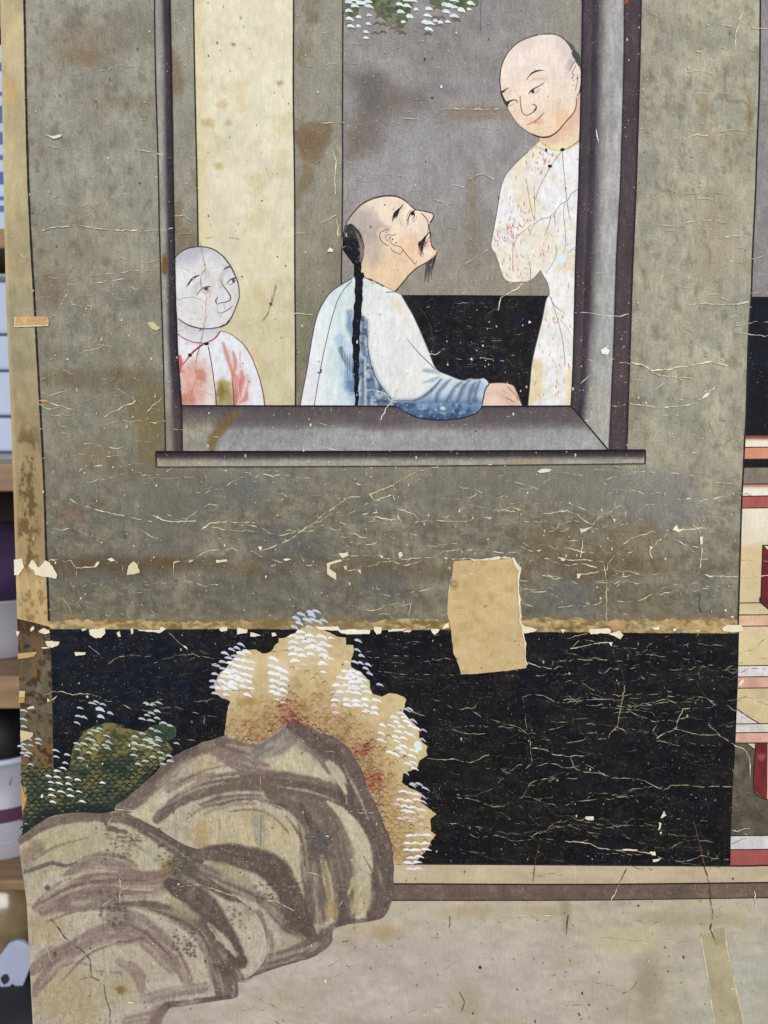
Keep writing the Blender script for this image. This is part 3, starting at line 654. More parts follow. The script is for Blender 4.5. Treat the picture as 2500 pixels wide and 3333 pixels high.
ribbons('ear', [(P('I2', 850,585, 790,600, 735,630, 718,690, 740,755, 800,808, 858,832), [1.5, 2.4, 3, 3, 3, 2.6, 1.6], (112, 94, 82)), (P('I2', 970,650, 940,672, 890,672, 830,668, 810,700, 815,745, 850,770), [1.6, 2.6, 2.2, 2.2, 2.6, 2.4, 1.6], (112, 94, 82)),
    (P('I2', 870,690, 880,760, 910,810, 960,832, 1020,842, 1058,875, 1052,930, 1020,958, 960,935, 910,905, 880,860), 2.4, (124, 104, 90)), (P('I2', 845,740, 870,705, 905,700), 2, (124, 104, 90)), (P('I2', 1060,880, 1120,960, 1190,1040, 1250,1110, 1270,1060), [3, 2.8, 2.6, 2.6, 1.4], (120, 100, 88))], 14, M_LINE, man)
spots('ear_hole', [(*P('I2', 912,735)[0], 2.4, 3, (60, 48, 46)), (*P('I2', 965,790)[0], 2, 3, (80, 62, 54))], 14, M_LINE, man)
ribbons('eyebrow', [(P('I2', 1070,208, 1030,265, 990,310, 950,350, 918,410, 912,480), [1.5, 4.5, 9, 9, 4, 1.2], (34, 32, 38), {'jit': .6}), (P('I2', 1000,320, 980,370, 962,430), [6, 5, 1.2], (40, 38, 42)), (P('I2', 985,330, 945,400, 925,450), [5, 4, 1], (40, 38, 42))], 14, M_LINE, man)
ribbons('eye', [(P('I2', 1248,300, 1210,320, 1175,355, 1150,420, 1142,475, 1142,530), [3, 4.4, 4, 3.6, 3, 1.4], (44, 38, 40)), (P('I2', 1240,345, 1240,385, 1222,425, 1205,450), [3, 3, 2.2, 1.2], (60, 52, 52)), (P('I2', 1192,294, 1150,335, 1128,400, 1130,460), 1.8, (112, 94, 86)),
    (P('I2', 1268,380, 1268,420, 1240,460, 1200,482), 1.8, (176, 144, 120)), (P('I2', 1075,230, 1040,300, 1022,400, 1030,480, 1070,530), 1.6, (186, 164, 142))], 14, M_LINE, man)
spots('iris', [(*P('I2', 1208,348)[0], 6.4, 7.2, (44, 40, 42)), (*P('I2', 1212,332)[0], 5.5, 5, (34, 30, 34))], 15, M_LINE, man, sides=12)
hs = []
for i in range(20):
    t = i / 19
    a = np.array((1475 - 165 * t + random.uniform(-8, 8), 625 + 160 * t ** 1.1 + random.uniform(-10, 10)))
    b = np.array((1400 - 70 * t + random.uniform(-22, 22), 730 + 150 * t + random.uniform(-20, 20)))
    c = np.array((1385 - 60 * t + random.uniform(-25, 45), 800 + 200 * min(1, t * 1.1) + random.uniform(-20, 20)))
    hs.append((P('I2', *a, *((a + b) / 2 + (-12, 0)), *b, *c), [2.2, 2.6, 2.0, .7], (38, 36, 42)))
hs += [(P('I2', 1480,625, 1478,690, 1440,740), [3.4, 3, 1.2], (52, 48, 52)), (P('I2', 1318,760, 1302,860, 1310,960), [2, 2, .8], (40, 36, 40))]
ribbons('moustache', hs, 15, M_LINE, man)
hs = [(P('I2', 1490,820, 1515,855, 1552,900), [3, 4.6, 2.4], (60, 54, 56)), (P('I2', 1482,770, 1450,760, 1400,800), 2, (150, 104, 92))]
ribbons('mouth', hs, 15, M_LINE, man)
hs = []
for i in range(10):
    t = i / 9
    x0 = 1570 - 150 * t; y0 = 950 + 125 * t
    ln = 180 + 130 * math.sin(t * 2.6) + random.uniform(-50, 70)
    hs.append((P('I2', x0, y0, x0 - 18, y0 + ln * .5, x0 - 34 + random.uniform(-14, 14), y0 + ln), [2.2, 2.0, .7], (48, 45, 50)))
hs.append((P('I2', 1450,1080, 1448,1250, 1446,1390), [2, 1.6, .7], (60, 58, 62)))
ribbons('beard', hs, 15, M_LINE, man)
HAIR = spline(P('I2', 160,720, 180,610, 225,520, 290,500, 360,555, 430,640, 472,760, 490,890, 475,1010, 430,1120, 340,1120, 250,1005, 165,880), 8, True)
def hair(k):
    k.poly(P('I2', 180,500, 330,480, 470,640, 480,740, 300,720, 160,740), (64, 60, 62), .75, 12); k.mottle(20, 40, amp=.25, seed=150)
sheet('hair', HAIR, 6, 15, M_BLACK, man, hair, (27, 30, 38))
hs = [(P('I2', 300 + 34 * i, 520 + 45 * i, 370 + 24 * i, 700 + 30 * i, 420 + 12 * i, 900, 400 + 10 * i, 1110), [.8, 1.8, 2, .8], (150, 134, 118)) for i in range(1, 6)]
hs += [(P('I2', 240,510, 200,600, 190,700), 1.4, (130, 120, 112)), (P('I2', 212,640, 225,700), 4, (170, 165, 160)), (P('I2', 340,700, 390,715), 4, (190, 186, 180), {'broken': .3}), (P('I2', 160,860, 220,835), 2, (130, 128, 130))]
ribbons('hair_strand', hs, 16, M_LINE, man)
brd = P('I2', 385,1080, 385,1180, 400,1300, 405,1420)
br2 = np.vstack([brd, P('I4', 432,110, 428,180, 420,280, 412,400, 414,520, 414,640, 416,760, 418,880)])
q = spline(br2, 3.0); e = np.r_[0, np.cumsum(np.hypot(*np.diff(q, axis=0).T))]
wd = np.interp(e, [0, 30, 90, 260, e[-1]], [22, 23, 24, 23, 9]) * (1 + .10 * np.abs(np.sin(e / 8.5)))
ribbons('braid', [(q + np.stack([1.3 * np.sin(e / 8.5), 0 * e], 1), wd, (25, 27, 33), {'step': 3, 'smooth': False, 'vary': .05, 'tone': .3}), (P('I2', 440,1240, 455,1290, 440,1330), [14, 16, 10], (28, 28, 32))], 17, M_BLACK, man)

ROBE = np.vstack([spline(P('I4', 35,885, 55,770, 80,640, 120,400, 150,270, 185,190, 240,110, 300,65, 390,8), 8), P('I4', 460,8), spline(P('I4', 470,10, 530,40, 600,68, 680,106), 8), spline(P('I4', 720,130, 760,200, 800,270, 850,380, 900,500, 930,580, 965,635, 1040,668, 1130,700, 1180,690, 1230,692, 1275,685, 1310,720), 8), spline(P('I4', 1290,745, 1278,790, 1270,840, 1262,885), 8)])
def robem(k):
    k.ugrad((k.u - 975) / 300, [(0, (220, 219, 222)), (.2, (218, 220, 220)), (.45, (200, 213, 214)), (.62, (205, 210, 205)), (1, (216, 216, 210))])
    k.poly(P('I4', 485,240, 720,150, 800,280, 900,500, 980,640, 900,800, 660,840, 560,720, 490,500), (217, 217, 213), .95, 14, 4)
    k.poly(P('I4', 640,150, 720,170, 770,330, 690,240), (216, 202, 172), .6, 10, 6)
    BL = (92, 114, 140)
    k.stroke(P('I4', 370,240, 385,330, 400,420), [20, 44, 30], (96, 122, 156), .75, .8, 6, .3)
    k.stroke(P('I4', 300,420, 350,500, 370,600, 380,720, 400,840), [40, 80, 100, 90, 40], (150, 176, 200), .7, .9, 6)
    k.stroke(P('I4', 312,490, 345,570, 395,640), [18, 24, 20], (62, 72, 88), .85, .5, 3, .3)
    k.stroke(P('I4', 400,560, 380,650, 385,760), [50, 70, 40], (84, 112, 150), .85, .8, 8, .4)
    k.poly(P('I4', 440,250, 490,300, 488,480, 520,620, 570,720, 655,835, 690,885, 425,885, 440,560), (82, 104, 130), .9, 14, 5)
    m = inside(k.u, k.v, P('I4', 430,240, 500,300, 490,480, 560,700, 690,885, 425,885))
    k.mix(m * sstep(fbm(k.u, k.v, 13, 20, seed=156), .52, .66) * .7, (186, 196, 200))
    k.mix(m * sstep(fbm(k.u, k.v, 20, 14, seed=157), .55, .68) * .7, (50, 66, 96))
    k.poly(P('I4', 650,835, 800,840, 910,785, 985,700, 1130,720, 1240,700, 1300,730, 1262,890, 680,890), (142, 160, 176), .88, 16, 4)
    k.poly(P('I4', 990,680, 1060,680, 1130,715, 1100,790, 1000,800, 920,800), (196, 206, 212), .8, 16, 4)
    k.poly(P('I4', 1210,700, 1300,730, 1270,830, 1215,820), (172, 192, 206), .8, 8)
    k.mix(inside(k.u, k.v, P('I4', 680,830, 1270,740, 1262,890, 690,890)) * sstep(k.v, 1285, 1326) * .75, (56, 82, 118))
    for q in ([1180,700, 1140,740, 1110,810, 1090,880], [1130,710, 1080,750, 1040,820, 1000,870], [1220,710, 1190,760, 1170,850], [1060,690, 1010,730, 960,800, 950,880], [1250,700, 1225,760, 1210,850]):
        k.stroke(P('I4', *q), [6, 16, 18, 10][:len(q) // 2], (58, 78, 106), .55, .7, 3)
    k.stroke(P('I4', 990,690, 920,770, 860,815, 800,838), [6, 14, 14, 8], (90, 104, 122), .8, .6)
    k.stroke(P('I4', 870,635, 930,640, 975,655), [14, 18, 6], (136, 148, 158), .7, .7); k.stroke(P('I4', 870,715, 930,700, 970,680), [6, 20, 8], (130, 146, 160), .6, .7)
    k.mottle(30, 60, amp=.04, seed=158); k.mottle(10, 20, amp=.05, seed=159)
    for x in (330, 345, 362, 378): k.stroke(P('I4', x, 420, x, 700), 5, (226, 230, 230), .45, .5)
    k.stroke(P('I4', 475,560, 478,870), 10, (206, 208, 196), .7, .5); k.stroke(P('I4', 400,430, 392,560), 6, (216, 220, 222), .6)
sheet('robe', ROBE, 4, 13, M_SILK, man, robem, (214, 216, 214))
def cuff(k):
    k.c[:] = np.stack([np.interp(k.v, [1318, 1340, 1364], q) for q in ((104, 80, 48), (130, 106, 70), (156, 134, 98))], 1)
    k.mottle(24, amp=.2, seed=160); k.mix(sstep(fbm(k.u, k.v, 12, seed=161), .58, .68) * .7, (150, 172, 190)); k.tint(20, (44, 60, 90), .7, .54, .68, seed=162)
    k.blob(*P('I4', 1000,890)[0], 8, 5, (210, 214, 200), .9)
sheet('cuff', np.vstack([P('I4', 660,850), spline(P('I4', 680,872, 760,920, 820,948, 900,962, 1000,966, 1120,955, 1200,930, 1245,905, 1262,868), 7), P('I4', 1262,850)]), 4, 26, M_SILK, man, cuff, (90, 122, 160))
ribbons('robe_line', [(P('I4', 35,880, 55,770, 80,640, 120,400, 150,270, 185,190, 240,110, 300,65, 390,12), 3, (74, 74, 82)), (P('I4', 130,878, 145,780, 170,640, 190,540, 210,450, 235,340, 262,240, 290,160, 330,90, 385,30), 2.6, (88, 90, 98)), (P('I4', 150,648, 175,650, 178,625), 4, (60, 62, 68)),
    (P('I4', 488,290, 486,400, 498,520, 524,630, 570,725, 650,830), [2, 2.6, 3, 3.4, 3.4, 3], (72, 82, 98)), (P('I4', 650,836, 720,838, 800,838, 860,812, 920,768, 985,698), [2, 2, 2.4, 3, 3, 1.6], (96, 108, 122)),
    (P('I4', 755,420, 830,510, 900,580, 950,630), [2, 3, 4, 3], (120, 130, 138)), (P('I4', 600,68, 560,45, 520,25, 470,10), 4, (84, 88, 92), {'broken': .2, 'jit': 1}), (P('I4', 610,108, 660,105, 690,108), [2, 3, 2], (104, 112, 118)),
    (P('I4', 720,130, 760,200, 800,270, 850,380, 900,500, 930,580, 965,635, 1040,668, 1130,700, 1230,692), 2.2, (92, 98, 104)), (P('I4', 1235,695, 1275,685, 1310,722, 1285,760, 1270,830, 1258,880), [2.4, 3, 4, 4, 4, 4], (44, 54, 72))], 16, M_LINE, man)
ribbons('cuff_line', [(P('I4', 665,862, 760,922, 820,950, 900,964, 1000,968, 1120,957, 1200,932, 1245,905, 1260,872), [2, 4, 4.6, 5, 5, 5, 4, 4, 3], (34, 46, 74))], 27, M_LINE, man)
HAND = P('I4', 1312,722, 1380,718, 1440,722, 1475,738, 1495,775, 1515,825, 1537,882, 1262,882, 1272,820, 1288,755)
sheet('hand', HAND, 5, 13, M_SILK, man, lambda k: (k.blob(*P('I4', 1330,850)[0], 30, 20, (222, 196, 178), .8), k.stroke(P('I4', 1380,800, 1470,870), 20, (196, 160, 138), .4, .8), skin(k, 165)), (214, 186, 166))
ribbons('finger_line', [(P('I4', 1436,722, 1475,738, 1495,775, 1515,825, 1537,882), [2, 3, 3, 3, 3], (92, 72, 66)), (P('I4', 1432,742, 1465,775, 1490,800, 1508,838), 2.4, (128, 98, 88)), (P('I4', 1418,818, 1450,830, 1482,850), 2.2, (128, 98, 88)), (P('I4', 1312,722, 1380,718, 1440,722), 2, (110, 90, 84)), (P('I4', 1400,760, 1440,800), 1.6, (176, 144, 128))], 16, M_LINE, man)

# the standing man
man2 = empty('painted_man', panel, label='painted bald man in white robe with red sprigs looking down')
FACE = spline(P('I3', 140,800, 152,700, 190,560, 280,400, 420,262, 600,172, 760,132, 900,122, 1050,132, 1180,205, 1280,335, 1345,450, 1390,545, 1445,640, 1462,800, 1455,950, 1420,1080, 1388,1140, 1386,1280, 1340,1400, 1200,1560, 1080,1700, 960,1780, 830,1800, 700,1762, 560,1680, 400,1540, 262,1310, 220,1210, 155,1060, 136,920), 6, True)
def face2(k):
    k.vgrad([(110, (222, 206, 196)), (260, (226, 209, 194)), (380, (226, 204, 180)), (450, (224, 196, 166))])
    k.stroke(P('I3', 420,270, 560,260, 640,230), 60, (206, 190, 184), .5, .9); k.stroke(P('I3', 1150,250, 1280,420, 1330,560), [60, 90, 40], (206, 190, 184), .7, .9)
    k.stroke(P('I3', 1290,560, 1250,640), 26, (168, 156, 158), .6, .8)
    k.blob(*P('I3', 1150,1500)[0], 34, 30, (228, 178, 140), .5); k.blob(*P('I3', 760,1540)[0], 22, 10, (216, 156, 136), .45); k.blob(*P('I3', 260,1050)[0], 18, 10, (216, 176, 154), .6); k.blob(*P('I3', 760,830)[0], 24, 10, (210, 178, 156), .5)
    k.stroke(P('I3', 1080,1180, 1100,1320, 1090,1600), 16, (214, 180, 150), .5, .8)
    skin(k, 170)
sheet('head', FACE, 4, 13, M_SILK, man2, face2, (226, 206, 188))
def neck2(k): k.vgrad([(300, (212, 180, 160)), (440, (218, 192, 164)), (480, (222, 204, 172))]); k.stroke(P('I3', 1400,1250, 1300,1500, 1100,1750, 900,1830), 60, (206, 164, 140), .5, .9); skin(k, 172)
sheet('neck', P('I3', 780,1780, 792,1865, 900,1960, 1050,2012, 1200,1992, 1330,1920, 1425,1840, 1445,1600, 1475,1060, 1380,1090), 5, 12, M_SILK, man2, neck2, (220, 192, 164))
ribbons('outline', [(P('I3', 755,120, 600,168, 420,258, 280,396, 188,560, 148,700, 136,820, 136,920, 152,1060), [3, 2.6, 2.6, 2.8, 2.8, 2.6, 2.4, 2.4, 3], DK), (P('I3', 150,1060, 190,1160, 230,1240, 268,1310), [5, 6, 8, 3], (60, 52, 50)),
    (P('I3', 265,1310, 400,1535, 560,1680, 700,1765), 2.2, (136, 116, 92)), (P('I3', 640,1735, 740,1780, 840,1802, 960,1782, 1080,1702, 1200,1562, 1340,1400, 1384,1280, 1386,1150), [2, 4, 5, 5, 4, 3.4, 3, 2.6, 2], DK),
    (P('I3', 790,118, 920,112, 1040,126, 1130,165, 1200,225), [4, 6, 7, 9, 8], (96, 92, 88), {'jit': 1}), (P('I3', 1150,180, 1240,260, 1310,340, 1350,440), [6, 14, 18, 12], (84, 82, 78), {'jit': 2}), (P('I3', 1330,390, 1380,470, 1420,560, 1450,650), [14, 22, 16, 4], (72, 72, 68), {'jit': 2})], 12.5, M_LINE, man2)
ribbons('outline', [(P('I3', 755,130, 600,174, 420,264, 280,402, 192,562, 152,702, 140,822, 140,920, 156,1060), 2, DK), (P('I3', 156,1060, 196,1160, 236,1240, 262,1280), [3, 4, 6, 4], (60, 52, 50)), (P('I3', 640,1732, 740,1775, 840,1797, 960,1777, 1080,1697, 1200,1557, 1336,1400, 1380,1280, 1384,1150), [2, 3.4, 4, 4, 3.4, 3, 3, 2.6, 2], (84, 70, 66))], 15, M_LINE, man2)
ribbons('eyebrow', [(P('I3', 568,870, 610,800, 670,745, 740,715, 810,705, 870,705), [1, 3, 6, 6, 3, 1], (62, 54, 58)), (P('I3', 150,1075, 195,1045, 240,1010, 290,985), [7, 6, 3, 1], (44, 38, 40))], 15, M_LINE, man2)
ribbons('eye', [(P('I3', 600,1098, 640,1040, 700,1000, 780,960, 860,910), [2, 3.4, 4, 3, 2], (66, 56, 58)), (P('I3', 700,1085, 760,1040, 800,1000), 1.6, (140, 120, 112)), (P('I3', 590,930, 620,890, 700,850, 800,840), 1.4, (196, 164, 146)), (P('I3', 860,910, 865,870, 800,830), 1.4, (196, 164, 146)),
    (P('I3', 230,1235, 290,1215, 350,1190, 410,1195, 418,1240), [8, 6, 4, 3, 3], (56, 48, 48)), (P('I3', 275,1290, 330,1270, 355,1245), 2, (130, 110, 98)), (P('I3', 430,1130, 400,1060, 330,930), 1.4, (196, 170, 152))], 15, M_LINE, man2)
spots('iris', [(*P('I3', 672,1050)[0], 6.2, 6.6, (78, 68, 76)), (*P('I3', 672,1050)[0], 3.2, 3.4, (40, 34, 40)), (*P('I3', 265,1240)[0], 6, 5, (48, 42, 44))], 16, M_LINE, man2, sides=12)
ribbons('nose', [(P('I3', 465,1130, 468,1230, 482,1320, 510,1410, 560,1440, 620,1425, 680,1385, 725,1340, 735,1300, 700,1265, 660,1262), [3, 2.6, 2.8, 3, 3, 3, 3.6, 5, 4, 3, 1.4], (100, 84, 84)), (P('I3', 690,1370, 720,1340, 728,1310), [4, 6, 4], (82, 68, 70))], 15, M_LINE, man2)
ribbons('mouth', [(P('I3', 575,1600, 640,1570, 715,1535, 770,1490, 830,1430, 860,1395), [2, 2.4, 3.4, 3, 2.6, 1.4], (120, 88, 82)), (P('I3', 700,1575, 770,1545), 3, (206, 150, 134)), (P('I3', 370,1390, 390,1340), 1.6, (180, 156, 136)), (P('I3', 1090,1260, 1125,1215, 1130,1180), 1.4, (190, 160, 140))], 15, M_LINE, man2)
ribbons('ear', [(P('I3', 1268,725, 1300,660, 1330,600, 1365,545), [2, 2.6, 2.6, 2], (70, 62, 64)), (P('I3', 1310,775, 1335,710, 1360,660, 1375,630), 2, (84, 74, 74)), (P('I3', 1310,845, 1335,800, 1350,770), 2.4, (84, 74, 74)), (P('I3', 1370,1035, 1395,930, 1410,830, 1405,760), 2, (110, 94, 88)), (P('I3', 1395,1120, 1430,1070, 1450,980, 1458,900), [2, 3, 3, 2], (66, 58, 58)), (P('I3', 1335,880, 1350,860), 3, (150, 124, 110)), (P('I3', 1440,640, 1465,760, 1462,860), 2, (100, 90, 84)), (P('I3', 1330,940, 1345,960), 2.4, (180, 150, 132))], 15, M_LINE, man2)
ROBE2 = np.vstack([spline(P('I5', 480,92, 380,182, 280,275, 202,372, 167,470, 146,600, 125,720, 96,880, 100,935, 128,975, 145,1030, 162,1090, 200,1178, 260,1200, 330,1196, 390,1190, 440,1150, 478,1100), 8), spline(P('I5', 500,1145, 535,1205, 550,1290, 520,1350, 490,1500, 440,1700, 410,1850, 396,2000, 380,2172), 8), P('I5', 722,2172, 735,1800, 745,1400, 760,950, 775,450, 792,90), spline(P('I5', 770,110, 700,150, 640,166, 560,150, 480,92), 8)])
def robe2(k):
    k.c[:] = (224, 222, 219)
    k.stroke(P('I5', 480,110, 400,200, 300,290, 320,400, 400,600), [30, 60, 70, 80, 90], (222, 210, 184), .8, .9)
    k.poly(P('I5', 350,330, 430,560, 420,720, 380,720, 280,600), (220, 210, 188), .35, 20, 8)
    k.poly(P('I5', 100,880, 130,850, 150,930, 340,940, 400,1190, 200,1180), (220, 210, 184), .5, 12, 5)
    k.poly(P('I5', 290,830, 420,740, 560,760, 600,900, 590,1030, 480,1100, 380,1190, 370,900), (220, 211, 190), .75, 16, 8)
    k.poly(P('I5', 600,960, 740,960, 740,1130, 600,1100), (216, 198, 148), .5, 16, 8)
    k.poly(P('I5', 420,1800, 490,1800, 490,2050, 410,2172, 380,2172, 395,2000), (218, 196, 146), .8, 8, 4); k.poly(P('I5', 680,1880, 732,1850, 722,2172, 670,2172), (218, 200, 156), .7, 8, 4)
    k.poly(P('I5', 180,560, 290,540, 280,900, 150,920), (220, 220, 224), .8, 12, 4)
    k.tint(26, (216, 204, 174), .3, .58, .7, seed=180); k.tint(14, (204, 158, 114), .2, .62, .74, sy=22, seed=181); k.mottle(20, 26, amp=.05, seed=182); k.tint(12, (196, 190, 178), .4, .58, .7, sy=18, seed=183)
    k.stroke(P('I5', 350,310, 500,310), 14, (204, 198, 194), .6, .8)
    k.stroke(P('I5', 480,95, 560,152, 640,166, 700,150, 775,105), 14, (206, 184, 106), .8, .6, 2)
sheet('robe', ROBE2, 4, 14, M_SILK, man2, robe2, (222, 218, 210))
GR = (140, 140, 142)
ribbons('robe_line', [(P('I5', 380,182, 280,275, 202,372, 167,470, 146,600, 125,720, 96,880), 2.2, (104, 96, 84)), (P('I5', 100,940, 145,1030, 162,1090, 200,1178, 260,1200, 330,1197, 390,1190), 2, (176, 156, 112)), (P('I5', 648,180, 662,330, 675,470, 685,560, 700,660, 712,712), 2.6, GR), (P('I5', 640,180, 580,260, 520,360, 470,460, 435,560), 2.4, (150, 148, 148)),
    (P('I5', 770,472, 720,510, 690,560, 640,590, 600,640, 590,700, 595,770), [2, 3, 3, 2.6, 2.6, 2.4, 1.6], GR), (P('I5', 590,650, 550,690, 490,705, 440,740, 405,790, 390,840), [1.6, 2.6, 2.4, 2.6, 2.4, 1.4], GR), (P('I5', 560,690, 540,760, 510,835), [3, 2.4, 1.2], GR), (P('I5', 665,580, 658,680, 672,790, 675,900, 655,980), 2.4, (160, 158, 158)),
    (P('I5', 362,385, 380,480, 400,600, 430,720), 2.6, (156, 148, 138)), (P('I5', 425,450, 432,560, 435,710), 2.2, (160, 152, 142)), (P('I5', 430,735, 360,790, 310,830, 280,880, 270,930), 2.2, (170, 154, 134)), (P('I5', 600,900, 600,980, 570,1060, 520,1130), 2.6, (166, 162, 156)), (P('I5', 390,1040, 400,1110, 398,1200), 2, (150, 128, 100)),
    (P('I5', 545,1300, 580,1370, 620,1410, 665,1440), [2, 3, 2.4, 1.4], GR), (P('I5', 560,1330, 600,1450, 640,1600, 660,1720, 670,1850), 2.6, (164, 162, 162)), (P('I5', 640,1500, 690,1560, 715,1610), 2, (176, 172, 170)), (P('I5', 550,1290, 520,1350, 490,1500, 440,1700, 410,1850, 396,2000, 380,2170), 2.4, (88, 84, 82)), (P('I5', 262,930, 262,1080), 2, (150, 128, 116)), (P('I5', 755,920, 700,970), 2, (176, 158, 120)), (P('I5', 320,640, 350,655, 365,670), 2, (170, 150, 130))], 16, M_LINE, man2)
rm = []
RED = [(198, 116, 92), (206, 132, 110), (196, 104, 84), (214, 150, 120)]
def sprig(x, y, s=1.0, c=None):
    c = c or random.choice(RED)
    l = random.uniform(22, 44) * s
    d = random.uniform(-12, 12)
    rm.append((P('I5', x, y - l / 2, x + d * .3, y, x + d, y + l / 2), [1.2, random.uniform(2.4, 4.4), 1.4], c))
for (x, y) in [(420,200), (425,215), (475,190), (500,240), (520,255), (575,205), (450,270), (480,350), (365,265), (240,540), (350,580), (310,600), (355,590), (320,625), (240,700), (280,720), (350,715), (380,720), (405,720), (235,760), (215,790), (225,775), (265,755), (320,760), (300,780), (135,800), (140,830), (250,800), (195,850), (200,870), (265,840), (300,830), (150,900), (350,820), (390,790), (270,910), (190,1030), (240,1020), (290,1000), (180,1050), (260,1090), (300,1100), (215,1140), (320,1140), (275,1110), (480,990), (500,980), (565,830), (620,800), (510,900), (545,930), (590,1480), (580,1490), (650,1470), (640,1500), (710,1545), (700,1850), (705,1870), (600,1980), (430,2000), (440,1980), (620,2060), (600,2020), (665,1970), (630,1860), (520,1490), (490,340), (395,640), (340, 1000), (700,1230), (330,880), (600,2080)]:
    sprig(x + random.uniform(-4, 4), y)
for i in range(90):
    x, y = random.choice([(random.uniform(150, 420), random.uniform(480, 930)), (random.uniform(180, 390), random.uniform(960, 1170)), (random.uniform(400, 560), random.uniform(130, 340)), (random.uniform(390, 600), random.uniform(800, 1080)), (random.uniform(420, 720), random.uniform(1450, 2150))])
    if inside(np.array([P('I5', x, y)[0][0]]), np.array([P('I5', x, y)[0][1]]), ROBE2)[0]: sprig(x, y, .7, random.choice([(214, 170, 140), (212, 160, 130), (206, 186, 150), (210, 180, 130)]))
for (x, y) in [(235,750), (268,830), (200,850), (285,745), (135,850), (330,740), (595,1490)]:
    rm.append((P('I5', x - 24, y - 10, x - 10, y + 26, x + 18, y + 22, x + 26, y - 8), 2, (204, 120, 100)))
ribbons('red_sprig', rm, 16, M_LINE, man2, kind='stuff')
for x, y, rx, ry in [(522,170,4,8), (650,163,7,6), (553,293,8,5)]:
    spots('button', [(*P('I5', x, y)[0], rx, ry, (36, 32, 34))], 17, M_LINE, man2, sides=9)
spots('pale_spot', [(*P('I5', 646,1022)[0], 16, 17, (208, 220, 226))], 17, M_WHITE, man2, sides=14)

# the child
kid = empty('painted_child', panel, label='painted pale child in red and white jacket at the left of the window')
CH = spline(P('I1', 122,232, 150,192, 250,128, 370,97, 470,94, 600,122, 720,202, 820,322, 900,482, 940,622, 940,750, 900,870, 840,1010, 780,1080, 690,1125, 560,1146, 430,1140, 300,1100, 210,1050, 155,1010, 130,650), 6, True)
def headc(k):
    k.vgrad([(800, (198, 196, 198)), (880, (210, 207, 206)), (1060, (210, 206, 204))])
    k.stroke(P('I1', 140,240, 280,170, 420,120, 560,130), [60, 90, 80, 30], (166, 164, 174), .6, .9); k.stroke(P('I1', 640,150, 760,280, 850,420), 50, (186, 184, 190), .5, .9)
    k.stroke(P('I1', 380,680, 370,620, 420,560), 24, (180, 176, 178), .6, .9); k.stroke(P('I1', 720,580, 705,500, 740,430, 800,390), [26, 24, 20, 10], (188, 174, 168), .7, .9)
    k.stroke(P('I1', 900,600, 930,760, 870,900), 24, (190, 184, 182), .5, .9); k.blob(*P('I1', 300,860)[0], 30, 30, (200, 194, 192), .5); k.blob(*P('I1', 520,430)[0], 12, 16, (196, 186, 164), .6); k.blob(*P('I1', 540,700)[0], 10, 14, (216, 192, 168), .8); k.blob(*P('I1', 700,980)[0], 40, 24, (214, 210, 210), .6)
    k.stroke(P('I1', 620,560, 560,690), 12, (210, 184, 168), .7, .8)
    skin(k, 190)
sheet('head', CH, 4, 13, M_SILK, kid, headc, (206, 204, 206))
sheet('neck', P('I1', 150,1000, 700,1120, 702,1180, 640,1260, 560,1312, 480,1332, 330,1312, 220,1262, 158,1216), 6, 12, M_SILK, kid, lambda k: (k.stroke(P('I1', 160,1040, 400,1160, 690,1150), 40, (192, 188, 190), .6, .9), skin(k, 192)), (208, 205, 206))
ribbons('outline', [(P('I1', 120,240, 150,196, 250,128, 370,97, 470,94, 600,122, 720,202, 820,322, 900,482, 940,622, 942,750, 900,872, 840,1010), [4, 5, 4.6, 4, 4, 4, 4.4, 4.6, 4.4, 3.4, 3, 3.4, 4], (78, 74, 76)), (P('I1', 840,1010, 780,1082, 690,1128), [5, 6, 5], (76, 72, 72)), (P('I1', 690,1128, 560,1146, 430,1140, 300,1104, 210,1054, 160,1012), [4, 4, 4.4, 4.6, 4, 3], (92, 88, 90)), (P('I1', 425,1175, 450,1160, 480,1150), [2, 3.4, 2], (96, 88, 84))], 15, M_LINE, kid)
ribbons('eyebrow', [(P('I1', 258,620, 300,555, 350,500, 400,470, 440,462), [1, 4, 7, 5, 1.6], (52, 48, 52), {'jit': .5}), (P('I1', 290,600, 320,540, 350,505), [1, 3, 4], (56, 52, 56)), (P('I1', 740,395, 775,365, 810,352, 840,358), [1.4, 5, 6, 3], (58, 54, 58))], 15, M_LINE, kid)
ribbons('eye', [(P('I1', 395,720, 430,670, 470,630, 520,608, 575,608), [1.6, 2.6, 3, 3.6, 3], (64, 60, 62)), (P('I1', 470,670, 500,690, 540,680, 565,650), 2.2, (130, 122, 120)), (P('I1', 495,625, 520,600, 545,605, 550,640), 2, (90, 84, 84)), (P('I1', 785,578, 815,535, 850,505, 900,495), [2, 3, 4, 4.6], (58, 54, 56)), (P('I1', 815,585, 860,570, 885,545), 2.4, (100, 94, 92))], 15, M_LINE, kid)
spots('iris', [(*P('I1', 520,635)[0], 7.6, 7.6, (112, 108, 110)), (*P('I1', 520,633)[0], 3.6, 3.8, (60, 56, 60)), (*P('I1', 872,530)[0], 6, 7, (72, 68, 70))], 16, M_LINE, kid, sides=12)
ribbons('nose', [(P('I1', 705,510, 725,570, 760,620, 810,690, 838,745, 830,775, 790,800, 740,812, 700,815, 660,835), [1.4, 2.4, 3.4, 4, 4, 4, 3.4, 2.6, 2.6, 2], (90, 84, 84)), (P('I1', 672,745, 645,775, 645,805, 660,832), [2, 4.4, 4.4, 2], (84, 78, 78))], 15, M_LINE, kid)
